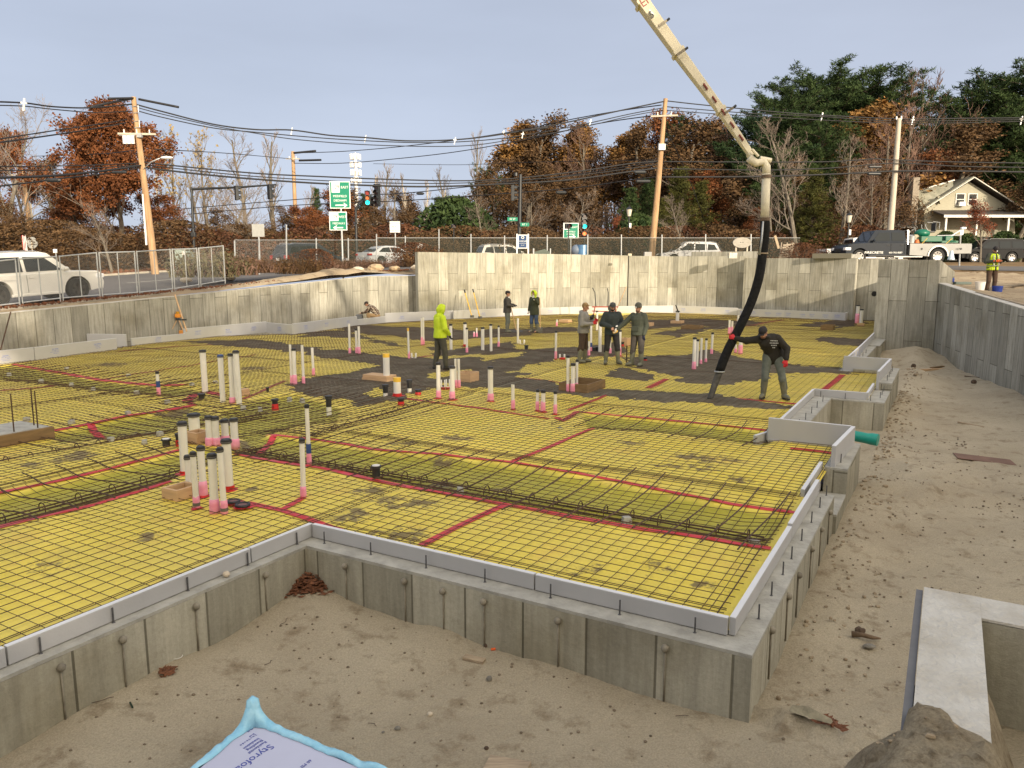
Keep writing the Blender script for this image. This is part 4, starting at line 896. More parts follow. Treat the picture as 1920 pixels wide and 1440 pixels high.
for a in [(776,673,662,11,'white pipe trap beside the yellow topped pipe'),(831,731,712,9,'white pipe trap on red tape in the centre cluster',True),(840,731,711,8,'second white pipe trap in the centre cluster',True),(979,646,637,11,'white pipe trap at the foot of the thin pipe between the workers'),(1054,674,664,12,'white pipe trap on red tape left of the grey hoodie worker',True)]: trap(*a)
# pipe lying over the wall beyond the notch
root = empty('drain_pipe',uv2(13.6,1.3,.02),'white and green drain pipe lying over the foundation wall beside the notch pit','pipe',-TH)
m_teal = mat('teal_pvc',(.015,.30,.23),rough=.35,var=.06)
MB().tube([(-.52,.03,.035),(-.30,.02,.035),(-.05,0,.03)],.085,n=18).build('white_pipe',m_pvc,root,auto=40)
b = MB(); b.tube([(-.12,0,.03),(.06,-.01,.025)],.10,n=18); b.build('coupling',m_pvc,root,auto=40)
b = MB(); b.tube([(.05,-.01,.02),(.30,-.04,.0),(.36,-.045,0),(.46,-.06,-.005)],[.088,.088,.10,.10],n=18); b.build('green_pipe',m_teal,root,auto=40)
MB().cyl((-.34,-.06,.10),(-.34,-.075,.105),.012,n=8).build('plug',m_cap,root)
# ------------------------------------------------------------------ loose things on the sand
def lump(name,x,y,z,d,m,lab,cat,seed=0,rz=0,sub=2):
    p = G(x,y,z); p.z = ZP(p.x,p.y); rn = random.Random(seed); b = MB(); b.ell((0,0,d[2]*.3),(d[0]/2,d[1]/2,d[2]/2),10,7)
    b.v = [v*(1+.22*nz3(v.x*30,v.y*30+v.z*20,1,seed)) for v in b.v]
    o = b.build(name,m,smooth=False,label=lab,cat=cat); o.location = p; o.rotation_euler = (0,0,rz); return o
m_stone = mat('stone',(.20,.185,.155),rough=.9,var=.3,scale=20,bump=.5); m_pale = mat('pale_stone',(.55,.47,.36),rough=.8,var=.2,scale=20)
m_plank = mat('old_plank',(.36,.28,.19),rough=.9,var=.3,scale=4,stretch=(1,12,12),bump=.4); m_bark = mat('dark_scrap',(.09,.06,.04),rough=.9,var=.4,scale=15)
def plank(x0,y0,x1,y1,w,t,m,lab,name='plank',dz=.01,z=-.65):
    a = G(x0,y0,z); c_ = G(x1,y1,z); a.z = ZP(a.x,a.y)+dz; c_.z = ZP(c_.x,c_.y)+dz; b = MB(); b.bar(a,c_,w,t)
    return b.build(name,m,loc=a,bevel=.003,label=lab,cat='wood scrap')
plank(672,1145,786,1160,.06,.012,m_plank,'long thin wood strip on the sand right of the leaf heap')
plank(870,1240,908,1248,.07,.03,m_plank,'short pale wood offcut half buried in front of the foundation')
plank(912,1434,990,1450,.16,.03,m_plank,'weathered wood scrap at the bottom edge of the photo')
plank(1712,704,1768,697,.12,.06,m_wood,'pale board lying on the sand by the end wall'); plank(1745,697,1768,694,.10,.05,m_woodo,'dark board end above the pale board')
plank(1795,797,1845,803,.05,.03,m_plank,'thin pale stick lying on the sand on the right'); plank(1808,712,1850,716,.05,.04,m_bark,'dark crooked stick at the foot of the right wall')
o = plank(1790,862,1900,870,.42,.012,mat('brown_tarp',(.17,.095,.065),rough=.8,var=.2,scale=3),'half buried brown sheet on the sand at the right',name='sheet_scrap')
for i,a in enumerate([(917,1271,(.05,.05,.05),m_stone,'small dark stone right of the pale offcut'),(911,1216,(.035,.05,.04),m_bark,'dark bent scrap above the orange bit'),(806,1330,(.045,.04,.04),m_pale,'pale round stone on the near sand'),(745,1355,(.05,.04,.03),m_stone,'dark stone left of the blue film tip'),(718,1362,(.025,.025,.02),m_stone,'tiny dark pebble near the blue film'),(912,1398,(.035,.03,.03),m_bark,'dark pebble at the lower middle'),(486,1156,(.07,.05,.03),m_stone,'flat stone at the foot of the left front wall'),(1712,698,(.15,.15,.15),m_bark,'dark lump on the sand before the end wall'),(1825,725,(.16,.15,.14),m_bark,'dark clod in front of the right wall'),(1612,1185,(.10,.07,.07),m_bark,'dark clod behind the twisted root'),(1630,1210,(.13,.07,.04),m_stone,'flat stone under the twisted root')]):
    lump('stone',a[0],a[1],-.62,a[2],a[3],a[4],'stone',i)
p = G(925,1222,-.62); p.z = ZP(p.x,p.y)
o = MB().cyl((-.02,0,.008),(.02,0,.012),.012,n=8).build('orange_plug',mat('orange_plastic',(.75,.12,.02),rough=.4),label='small bright orange plastic bit on the sand',cat='plastic scrap'); o.location = p
q = uv2(4.55,5.70,-.02); o = MB().ell((0,0,0),(.035,.033,.03),12,8).build('stone',m_pale,smooth=True,label='pale round stone sitting on the left front ledge',cat='stone'); o.location = q
p = G(333,1248,-.64); p.z = ZP(p.x,p.y)+.012; o = MB().ring((0,0,0),.045,.004,20,6).build('white_ring',m_pvc,smooth=True,label='thin white plastic ring on the sand by the left wall',cat='plastic scrap'); o.location = p
p = G(247,1333,-.64); p.z = ZP(p.x,p.y)+.01; o = MB().bar((-.03,.04,0),(.03,-.04,.005),.012,.01).build('black_strip',mat('dark_green_plastic',(.01,.03,.015),rough=.5),label='short dark green strip on the sand, lower left',cat='plastic scrap'); o.location = p
for (x,y,ln,a,lab) in ((195,1760/1.33,.18,.5,'curved dry twig on the near sand at lower left'),(535,1180,.14,1.2,'small dark twig below the leaf heap'),(1281,1345,.12,0,'thin twig on the sand below the outer corner'),(700,1350,.10,-.4,'short straight twig near the blue film'),(505,1245,.10,.9,'tiny bent twig in the middle of the sand')):
    p = G(x,y,-.62); p.z = ZP(p.x,p.y)+.01; b = MB(); b.tube([Vector((math.cos(a)*ln*(t-.5)+.02*math.sin(t*5),math.sin(a)*ln*(t-.5),.006*math.sin(t*3))) for t in (0,.2,.4,.6,.8,1)],.003,n=4); o = b.build('twig',m_bark,label=lab,cat='twig'); o.location = p
p = G(1625,1195,-.6); p.z = ZP(p.x,p.y)+.03; b = MB(); b.tube([(-.12,.05,.02),(-.04,.01,.03),(.04,-.02,.02),(.12,-.02,.01)],[.03,.022,.02,.008],n=7); o = b.build('root',mat('root_wood',(.15,.10,.06),rough=.9,var=.3,scale=12,bump=.6),smooth=True,label='twisted brown root lying on the sand right of the corner',cat='root'); o.location = p
p = G(1515,1372,-.6); p.z = ZP(p.x,p.y)+.03; b = MB(); b.loft([[Vector((-.13,.06,-.02)),Vector((-.09,.09,-.02)),Vector((-.10,.08,.02))],[Vector((0,-.03,-.02)),Vector((.03,.03,-.02)),Vector((0,.02,.045))],[Vector((.12,-.10,-.02)),Vector((.15,-.07,-.02)),Vector((.13,-.08,.01))]]); o = b.build('concrete_shard',mat('shard',(.30,.27,.19),rough=.9,var=.3,scale=14,bump=.5),label='pointed grey shard with green weed beside it, lower right',cat='stone'); o.location = p
# leaf heaps
def leafpile(x,y,n,R0,lab,h=.12,seed=0,z=-.6):
    p = G(x,y,z); rn = random.Random(seed); b = MB()
    for i in range(n):
        a = rn.uniform(0,6.28); r = R0*math.sqrt(rn.random())*(1 if rn.random() < .9 else 1.35); X,Y = p.x+r*math.cos(a)*1.15,p.y+r*math.sin(a); hh_ = h*max(0,1-(r/R0)**2)
        c_ = Vector((X,Y,ZP(X,Y)+rn.uniform(0,hh_)+.006)); M_ = Matrix.Rotation(rn.uniform(0,6.3),3,'Z') @ Matrix.Rotation(rn.uniform(-.9,.9),3,'X'); s_ = rn.uniform(.018,.045)
        P = [Vector((s_*1.6,0,.4*s_)),Vector((s_*.2,s_*.55,0)),Vector((-s_*1.3,s_*.1,.3*s_)),Vector((s_*.1,-s_*.5,0))]; b.add([M_ @ q+c_ for q in P],[(0,1,2,3)])
    return b.build('dead_leaves',m_leafdry,loc=(p.x,p.y,ZP(p.x,p.y)),kind='stuff',label=lab,cat='leaves')
m_leafdry = mat('dead_leaf',(.085,.030,.014),rough=.8,var=.5,scale=40,col2=(.22,.085,.035),detail=2)
leafpile(578,1118,900,.24,'heap of rust brown oak leaves in the inner front corner',.13,1); leafpile(314,1268,34,.05,'small scatter of brown leaves by the white ring',.02,2); leafpile(1555,1365,90,.10,'small tangle of brown leaves behind the shard',.03,3); 
b = MB(); rn = random.Random(8)
for i in range(2600):
    X,Y = rn.uniform(-3.2,9),rn.uniform(4.6,16); u,v = xy2(X,Y)
    if not ((v < .95) or (u < 5.4 and v < 5.5)): continue
    s_ = rn.uniform(.004,.013)*(1+Y*.06); b.ell((X,Y,ZP(X,Y)+s_*.3),(s_,s_*rn.uniform(.6,1),s_*.7),5,4)
b.build('pebbles',mat('pebble',(.10,.075,.05),rough=.95,var=.5,scale=3,col2=(.30,.24,.17)),kind='stuff',label='dark crumbs and pebbles strewn over the sand',cat='pebbles')
b = MB()
for i in range(520):
    u = rn.uniform(5.9,26); v = .98-abs(rn.gauss(0,.28)); q = uv2(u,v)
    if i % 6 == 0: q = uv2(rn.uniform(1.4,2.6),rn.uniform(-.3,.5))
    zz_ = heap(q.x,q.y) if i % 6 == 0 else ZP(q.x,q.y); s_ = rn.uniform(.006,.022)*(1+u*.03 if i % 6 else .6)*(1.6 if rn.random() < .06 else 1); b.ell((q.x,q.y,zz_+s_*.2),(s_*rn.uniform(.8,1.4),s_,s_*rn.uniform(.5,.8)),6,4)
b.v = [v_+Vector((nz3(v_.x*40,v_.y*40),nz3(v_.y*40,v_.z*60),nz3(v_.z*60,v_.x*40)))*.008 for v_ in b.v]
b.build('clods',mat('sand_clod',(.20,.15,.095),rough=.95,scale=6,col2=(.38,.31,.21),bump=.5),kind='stuff',label='sandy clods fallen along the foundation edge and on the dirt heap',cat='clods')
# wrapped insulation boards at the bottom
zt = -.30; A_ = G(475,1335,zt); B_ = G(330,1455,zt); C_ = G(760,1455,zt)
ex = (C_-A_); ex.z = 0; ex.normalize(); ey = (B_-A_); ey.z = 0; ey.normalize(); Wd,Ld = 1.25,1.5
root = empty('foam_bundle',(A_.x,A_.y,-.62),'bundle of printed insulation boards in torn light blue film at the bottom edge','insulation bundle'); o0 = root.location
def bp(a,c_,z): return Vector((A_.x,A_.y,0))-Vector((o0.x,o0.y,0))+ex*a+ey*c_+Vector((0,0,z))
b = MB(); q = .05
b.add([bp(x_,y_,z) for z in (0,.285) for (x_,y_) in ((q,q),(Wd,q),(Wd,Ld),(q,Ld))],[(0,3,2,1),(4,5,6,7),(0,1,5,4),(1,2,6,5),(2,3,7,6),(3,0,4,7)])
b.build('board_stack',mat('lilac_foam',(.50,.52,.66),rough=.6,var=.04,scale=2),root)
m_film = mat('blue_film',(.24,.56,.76),rough=.25,var=.15,scale=9,col2=(.40,.72,.88),bump=.9,bscale=12); rn = random.Random(4)
def film(fr,to,side):
    b = MB(); N_ = 110; L_ = []
    for i in range(N_+1):
        t = i/N_*(to-fr)+fr
        up_ = .30+.05*abs(nz3(t*3,side,1,2))+.008*nz3(t*17,side,1,4)+(.15*math.exp(-(t/.10)**2)); inn = .055+.035*nz3(t*4,side,1,5)+.014*nz3(t*11,side,1,8)+.05*math.exp(-(t/.15)**2)
        for (off_,z) in ((-.035,0),(-.03-.012*nz3(t*6,1,1),.15),(-.004+.006*nz3(t*22,3,1),up_-.012),(.004+.006*nz3(t*19,5,1),up_),(inn*.6,up_-.005-.01*nz3(t*8,2,1)),(inn,.29)):
            L_.append(bp(t,off_,z) if side else bp(off_,t,z))
    k = 6
    b.v = L_; b.f = [(i*k+j,(i+1)*k+j,(i+1)*k+j+1,i*k+j+1) for i in range(N_) for j in range(k-1)]; b.uv = [[(0,0)]*4]*len(b.f)
    o = b.build('film',m_film,root,smooth=True); s_ = o.modifiers.new('solid','SOLIDIFY'); s_.thickness = .002
film(0,Wd,1); film(0,Ld,0)
ang = math.atan2(ex.y,ex.x)
m_ink = mat('blue_ink',(.06,.08,.36),rough=.6)
def ink(s_,a,c_,size,rz=0):
    text('printing',s_,size,m_ink,root,bp(a,c_,.2865),(0,0,ang+math.pi/2+math.pi+rz),ext=.0008,align='LEFT')
ink('Styrofoam',.34,.17,.085); ink('Residential\nSheathing\nInsulation',.24,.16,.034); ink('2 in x 2 ft x 8 ft\nR-10',.15,.14,.022); ink('2"',.075,.10,.06); ink('60 PSI  R 10',.68,.15,.035); ink('ASTM C578',.77,.20,.03)
b = MB(); b.add([bp(.15,.55,.2866),bp(.26,.55,.2866),bp(.26,.70,.2866),bp(.15,.70,.2866),bp(.15,.55,.2874),bp(.26,.55,.2874),bp(.26,.70,.2874),bp(.15,.70,.2874)],[(0,3,2,1),(4,5,6,7),(0,1,5,4),(1,2,6,5),(2,3,7,6),(3,0,4,7)]); b.build('logo_patch',mat('print_patch',(.18,.25,.55),rough=.6),root)
# ------------------------------------------------------------------ street furniture, poles, wires, signs
m_pole = mat('pole_wood',(.29,.17,.085),rough=.85,var=.2,scale=2.5,stretch=(3,3,.35),col2=(.47,.31,.17),bump=.4,bscale=20)
m_poleg = mat('pole_pale',(.46,.41,.33),rough=.85,var=.18,scale=2.5,stretch=(3,3,.35),bump=.3)
m_wire = mat('black_wire',(.014,.014,.016),rough=.7); m_galv = mat('galvanised',(.42,.43,.43),rough=.45,metal=.5,var=.12,scale=8)
m_black = mat('black_paint',(.018,.02,.022),rough=.4,var=.2); m_white = mat('white_paint',(.78,.77,.74),rough=.5,var=.05)
m_green = mat('sign_green',(.0,.20,.115),rough=.45,var=.05); m_signw = mat('sign_white',(.82,.83,.80),rough=.45,var=.04); m_ceram = mat('white_insulator',(.75,.75,.72),rough=.3)
m_lensoff = mat('dark_lens',(.03,.012,.010),rough=.25)
def zg(X,Y): return ZU(X,Y)
def upole(name,lab,base,top,Y,r0,r1,m=m_pole,z0=None,cat='utility pole',group=None):
    a = D(base[0],base[1],Y); c = D(top[0],top[1],Y); a = a+(a-c)*.06
    root = empty(name,(a.x,a.y,a.z),lab,cat,group=group); v = c-a
    MB().tube([Vector((0,0,0)),v*.5+Vector((.02,0,0)),v],[r0,(r0+r1)/2,r1],n=12).build('pole',m,root,smooth=False,auto=50)
    return root,v,a
def crossarm(root,v,t,L,ang=0,n=3,dz=0):
    c = v*t+Vector((0,0,dz)); d = Vector((math.cos(ang),math.sin(ang),0))*(L/2); MB().bar(c-d+Vector((0,-.14,0)),c+d+Vector((0,-.14,0)),.10,.12).build('crossarm',m_poleg,root)
    for k in range(n):
        p = c-d+d*2*(k+.5)/n+Vector((0,-.14,.06)); b = MB(); b.cyl(p,p+Vector((0,0,.16)),.05,.03,8); b.ell(p+Vector((0,0,.17)),.05,8,5); b.build('insulator',m_ceram,root,auto=50)
r1_,v1_,a1_ = upole('utility_pole','bright orange brown leaning pole with equipment on its top, left of the photo',(290,503),(250,182),50,.24,.15)
crossarm(r1_,v1_,.80,2.3,.1,3)
b = MB(); c = v1_*.80
for k in range(3): b.cyl(c+Vector((-.75+.25*k,-.25,-.62)),c+Vector((-.75+.25*k,-.25,-.12)),.12,n=10)
b.build('fuse_cutout',m_ceram,r1_,auto=50)
b = MB(); b.box(c+Vector((-.6,-.15,-.05)),(1.0,.12,.12)); b.box(c+Vector((.2,-.2,-.1)),(.3,.2,.25)); b.build('bracket',m_galv,r1_)
b = MB(); b.tube([v1_*.60+Vector((0,-.1,0)),v1_*.60+Vector((.7,-.2,.55)),v1_*.60+Vector((1.3,-.3,.75))],.035,n=8); b.build('lamp_arm',m_galv,r1_,smooth=True)
b = MB(); b.ell(v1_*.60+Vector((1.75,-.35,.78)),(.42,.14,.09),12,8); b.build('lamp_head',m_white,r1_,smooth=True)
b = MB(); b.box(v1_*.33+Vector((-.18,-.15,0)),(.09,.09,3.2)); b.build('conduit',m_white,r1_)
for k,(dx,dz) in enumerate(((.5,-.6),(.5,-1.5))): MB().tube([v1_+Vector((0,-.15,dz)),v1_+Vector((.35,-.2,dz+.05)),v1_+Vector((.36,-.2,dz-.35)),v1_+Vector((0,-.15,dz-.4))],.03,n=6).build('spacer_bracket',m_galv,r1_)
r2_,v2_,a2_ = upole('utility_pole','leaning brown pole right of centre with a slanting crossarm near its top',(1221,487),(1248,185),57,.26,.15)
crossarm(r2_,v2_,.90,1.9,math.pi-.2,2)
b = MB(); b.box(v2_*.72+Vector((0,-.2,0)),(.5,.3,.45)); b.build('equipment_box',m_galv,r2_,bevel=.02)
r3_,v3_,a3_ = upole('utility_pole','tall pale grey pole left of the gabled house',(1665,487),(1686,222),58,.24,.16,m_poleg)
b = MB(); b.cyl(v3_+Vector((-.25,-.1,-.1)),v3_+Vector((-.25,-.1,.12)),.06,n=8); b.cyl(v3_+Vector((.1,-.1,-.1)),v3_+Vector((.1,-.1,.15)),.06,n=8); b.build('insulator',m_ceram,r3_,auto=50)
r4_,v4_,a4_ = upole('utility_pole','thinner straight pole behind the mast arm signals',(556,470),(549,284),92,.27,.2); crossarm(r4_,v4_,.93,1.6,0,2)
r5_,v5_,a5_ = upole('utility_pole','far short pole with a pale crossarm at the left edge',(60,478),(43,316),84,.26,.18); crossarm(r5_,v5_,.93,2.6,0,2)
MB().tube([(0,0,0),(0,0,5.6)],.17,n=10).build('utility_pole',m_poleg,label='dark stub pole close behind the far short pole at the left',cat='utility pole').location = D(65,478,86)
# wires
def smooth_path(P,k=6):
    Q = []
    for i in range(len(P)-1):
        p0,p1,p2,p3 = P[max(i-1,0)],P[i],P[i+1],P[min(i+2,len(P)-1)]
        for j in range(k):
            t = j/k; Q.append(.5*((2*p1)+(-p0+p2)*t+(2*p0-5*p1+4*p2-p3)*t*t+(-p0+3*p1-3*p2+p3)*t*t*t))
    Q.append(P[-1]); return Q
WN = [0]
def wire(px,Ys,r,lab,m=m_wire,name='overhead_wire',cat='wire',group='overhead wires'):
    x0,x1 = px[0][0],px[-1][0]; P = [D(x,y,Ys[0]+(Ys[1]-Ys[0])*(x-x0)/(x1-x0)) for (x,y) in px]; Q = smooth_path(P)
    b = MB(); b.tube(Q,r*1.35,n=5); return b.build(name,m,loc=Q[0],smooth=True,label=lab,cat=cat,group=group)
WL = [([(-30,190),(45,193),(100,200),(170,202),(250,195)],(38,50),.032,'upper thick wire from the left edge to the top of the leaning pole'),
 ([(-30,197),(45,199),(100,205),(180,211),(251,208)],(38,50),.022,'second wire just under the upper one left of the leaning pole'),
 ([(252,195),(300,208),(400,233),(480,243),(547,244),(620,254),(685,258),(760,264),(853,262),(940,252),(1060,230),(1160,208),(1246,190)],(50,57),.035,'top wire with white spacers sagging across the sky'),
 ([(252,206),(300,219),(400,240),(480,248),(620,260),(760,267),(860,266),(960,257),(1080,236),(1180,214),(1245,202)],(50,57),.025,'wire running just below the spacer wire across the sky'),
 ([(-30,265),(100,245),(190,232),(238,224)],(34,50),.025,'slanting wire rising from the left edge to the equipment'),([(-30,271),(100,253),(190,239),(236,230)],(34,50),.03,'lower slanting wire rising from the left edge to the equipment'),
 ([(-30,312),(120,311),(264,306)],(40,50),.022,'nearly level thin wire left of the leaning pole'),([(-30,334),(90,330),(180,322),(267,310)],(36,50),.05,'thick black cable left of the leaning pole'),
 ([(-30,352),(60,342),(110,335),(200,325),(267,314)],(36,50),.03,'cable with two black splice cases left of the leaning pole'),
 ([(270,304),(330,311),(480,325),(600,331),(720,336),(860,339),(960,335),(1080,322),(1180,307),(1237,302)],(50,57),.035,'long upper communication cable crossing the middle of the photo'),
 ([(270,314),(370,326),(480,336),(600,344),(700,348),(800,350),(900,347),(1060,338),(1180,322),(1236,315)],(50,57),.045,'long lower black cable passing behind the big green sign'),
 ([(340,392),(480,380),(640,368),(760,362),(860,352),(960,341),(1060,330),(1236,303)],(80,57),.03,'cable rising to the right behind the signals'),([(350,402),(550,385),(760,376),(960,362),(1080,352),(1180,338),(1235,331)],(80,57),.03,'lowest cable rising to the right behind the signals'),
 ([(1248,189),(1330,198),(1480,212),(1560,217),(1685,223),(1800,222),(1940,221)],(57,59),.03,'top wire from the brown pole to the grey pole and beyond'),([(1248,200),(1400,212),(1530,218),(1685,227),(1940,224)],(57,59),.025,'second wire between the brown and grey poles'),
 ([(1237,303),(1430,304),(1560,303),(1640,298),(1678,300),(1800,304),(1940,306)],(57,58),.03,'upper cable passing behind the boom elbow'),([(1236,316),(1430,319),(1560,315),(1677,306),(1800,312),(1940,314)],(57,58),.03,'middle cable passing behind the boom elbow'),
 ([(1235,332),(1430,331),(1600,325),(1675,321),(1800,321),(1940,323)],(57,58),.045,'lowest thick cable passing behind the boom elbow'),
 ([(551,287),(640,284),(740,276),(860,262),(960,247),(1060,226),(1160,208),(1240,197)],(90,57),.03,'wire from the thin far pole up to the brown pole'),([(551,306),(640,306),(740,298),(860,284),(1000,259),(1120,232),(1238,215)],(90,57),.03,'lower wire from the thin far pole up to the brown pole'),
 ([(290,280),(420,287),(548,298)],(52,92),.025,'thin wire from the street lamp arm to the far pole'),([(60,293),(180,289),(252,282)],(84,52),.022,'thin wire above the rust oak'),
 ([(-20,385),(60,377),(160,382)],(84,84),.025,'short dark wire at the far short pole'),([(700,307),(860,309),(960,305),(1230,300)],(90,58),.018,'faint thin wire in front of the far trees'),
 ([(252,200),(300,213),(400,236),(480,250),(560,262),(700,272),(860,274),(960,262),(1080,241),(1180,218),(1245,206)],(50,57),.022,'lowest of the three wires sagging across the sky'),([(-30,320),(120,318),(265,309)],(40,50),.022,'thin cable just above the thick cable on the left'),([(270,309),(480,331),(720,343),(900,342),(1080,329),(1236,308)],(50,57),.025,'thin cable between the two long black cables'),([(1248,207),(1400,217),(1685,231),(1940,227)],(57,59),.022,'third wire between the brown and grey poles'),
 ([(1240,225),(1290,330),(1330,440)],(57,70),.02,'thin guy wire falling right from the brown pole'),([(252,184),(203,185)],(50,48),.055,'black sleeve sticking out level left of the pole top'),([(252,184),(210,192),(170,201)],(50,47),.055,'black sleeve slanting down left of the pole top'),([(260,186),(335,201)],(50,50),.055,'black sleeve slanting down right of the pole top'),
 ([(551,287),(592,283)],(90,89),.09,'dark sleeve near the top of the thin far pole'),([(561,301),(602,300)],(90,89),.09,'lower dark sleeve beside the thin far pole'),([(975,246),(1028,239)],(55,55),.06,'dark sleeve on the wires left of the brown pole')]
for px,Ys,r,lab in WL: wire(px,Ys,r,lab)
def splice(x,y,Y,L,h,lab):
    p = D(x,y,Y); b = MB(); b.cyl((-L/2,0,0),(L/2,0,0),h/2,n=10); b.cyl((-L/2-.1,0,0),(-L/2,0,0),h*.15,h*.4,8); b.cyl((L/2,0,0),(L/2+.1,0,0),h*.4,h*.15,8)
    o = b.build('splice_case',m_black,auto=40,label=lab,cat='cable box',group='black splice cases on the cables'); o.location = p
for a in [(100,338,41,.62,.22,'black splice case on the cable nearest the left edge'),(223,323,47,.75,.17,'black splice case close left of the leaning pole'),(1200,323,56,.7,.26,'black splice case left of the brown pole'),(1206,340,56,.9,.24,'lower black splice case left of the brown pole'),(1052,361,57,.6,.26,'small dark case on the lowest cable in the centre'),(1641,313,57.5,.85,.20,'upper splice case left of the grey pole'),(1639,326,57.5,.85,.22,'lower splice case left of the grey pole'),(788,363,63,.45,.22,'dark case on the rising cable right of the signals')]: splice(*a)
for i,(x,y,Y,k) in enumerate([(45,196,40,1.0),(547,246,53,.8),(685,260,53.5,.8),(853,264,54.2,.8),(980,253,55,.8),(944,249,55,.6),(1107,229,56,.7),(1541,219,58,1),(1711,226,59,1),(1915,226,59,1)]):
    h = .30*k; b = MB(); b.bar((-.05,0,-h),(.05,0,h),.07*k,.07*k); b.bar((-.14*k,0,h*.3),(.14*k,0,h*.2),.08*k,.08*k)
    b.build('wire_spacer',m_ceram,loc=None,label='white diamond shaped spacer hanging on the %s' % ['left wires beside the frame edge','top wire above the thin far pole','top wire above the cell tower','top wire at its lowest sag','wires beside the dark sleeve','wires left of the dark sleeve','rising wires left of the brown pole','wires before the pines','wires just right of the grey pole','wires at the right edge'][i],cat='wire spacer',group='white spacers on the overhead wires').location = D(x,y,Y)
# ------------------------------------------------------------------ signals
def lens(b,c,r): b.cyl(Vector(c)+Vector((0,.01,0)),Vector(c)+Vector((0,-.02,0)),r,n=12)
def signal(root,p,n=3,w=.36,lit=None,face=0.0,name='signal_head',pitch=.36):
    """housing, visors, lenses; face: rotation about z (0 looks at the camera)"""
    e_ = bpy.data.objects.new(name,None); COL.objects.link(e_); e_.parent = root; e_.location = p; e_.rotation_euler = (0,0,face); H_ = n*pitch
    MB().box((0,.1,0),(w,.22,H_)).build('housing',m_black,e_,bevel=.02)
    for k in range(n):
        z = H_/2-pitch*(k+.5); b = MB(); P = [Vector((w*.42*math.cos(a),0,z+w*.42*math.sin(a))) for a in [math.radians(q) for q in range(-20,201,20)]]
        b.add(P+[q+Vector((0,-.22,0)) for q in P],[(i,i+1,i+1+len(P),i+len(P)) for i in range(len(P)-1)]); b.build('visor',m_black,e_)
        col = m_lensoff
        if lit and k in lit: col = lit[k]
        b = MB(); lens(b,(0,-.02,z),w*.36); b.build('lens',col,e_)
    return e_
m_cyan = mat('lit_green_lens',(.0,.5,.45),emit=((.0,.85,.75),3.0)); m_amb = mat('amber_lens',(.45,.12,.02),rough=.3); m_redl = mat('red_lens',(.25,.015,.01),rough=.3); m_hand = mat('lit_hand_lens',(.6,.1,.02),emit=((1,.22,.06),1.4))
def mast(name,lab,base,top,Y,r=.12):
    a = D(base[0],base[1],Y); c = D(top[0],top[1],Y); root = empty(name,a,lab,'traffic signal'); v = c-a
    MB().tube([Vector((0,0,-.6)),v],[r,r*.75],n=12).build('pole',m_black,root,auto=50); return root,a,v
ro,a,v = mast('traffic_signal','black mast arm signal reaching right over the road beside the grey cabinet',(364,478),(359,351),60)
MB().tube([v+Vector((0,0,-.15)),D(450,351,60)-a,D(518,346,60)-a],[.10,.08,.06],n=10).build('mast_arm',m_black,ro,auto=50)
signal(ro,D(446,362,59.8)-a,3,.40,face=2.2); signal(ro,D(508,360,59.8)-a,3,.42,face=2.4); MB().box(D(363,440,59.8)-a,(.35,.3,.35)).build('control_box',m_black,ro,bevel=.03)
ro,a,v = mast('traffic_signal','black signal pole with a lit green lens right of the green route signs',(669,480),(667,392),60)
MB().tube([v+Vector((0,0,-.1)),D(672,383,60)-a,D(692,369,60)-a],[.12,.10,.08],n=10).build('mast_arm',m_black,ro,auto=50)
signal(ro,D(689,371,59.6)-a,3,.42,{0: m_redl,1: m_amb,2: m_cyan},face=.15); signal(ro,D(697,377,59.9)-a,2,.40,face=1.0); signal(ro,D(706,366,59.7)-a,4,.46,face=-.5,pitch=.42)
ro,a,v = mast('traffic_signal','tall black signal pole above the blue and white sign',(973,470),(976,327),55,.15)
signal(ro,D(964,362,54.8)-a,3,.36,face=1.6); MB().tube([D(964,350,54.8)-a,D(976,350,55)-a],.05,n=6).build('bracket',m_black,ro)
for (x,y,w,lab) in ((961,411,.72,None),(984,421,.62,None)):
    MB().box(D(x,y,54.7)-a,(w,.02,.25)).build('street_name_sign',m_green,ro); text('lettering','W ST' if x < 970 else 'RT 1',.18,m_signw,ro,D(x,y,54.68)-a,(math.pi/2,0,0))
b = MB(); b.cyl(D(967,330,54.8)-a,D(967,324,54.8)-a,.14,n=10); b.build('camera_dome',m_black,ro)
ro,a,v = mast('traffic_signal','short pole with a stacked signal and orange hand, right of the far green sign',(1096,470),(1096,408),62,.08)
signal(ro,D(1096,415,61.8)-a,3,.42,{2: m_cyan},face=.2,pitch=.40); signal(ro,D(1096,438,61.8)-a,1,.42,{0: m_hand},name='walk_signal')
ro,a,v = mast('traffic_signal','small dark camera head on a post before the far green sign',(1066,470),(1066,428),56,.06); signal(ro,D(1066,424,55.8)-a,1,.42,face=.6,pitch=.38)
ro,a,v = mast('traffic_signal','small dark detector on a thin post in front of the round green bush',(850,470),(851,428),62,.05); signal(ro,D(851,424,61.8)-a,1,.34,face=.4,pitch=.3)
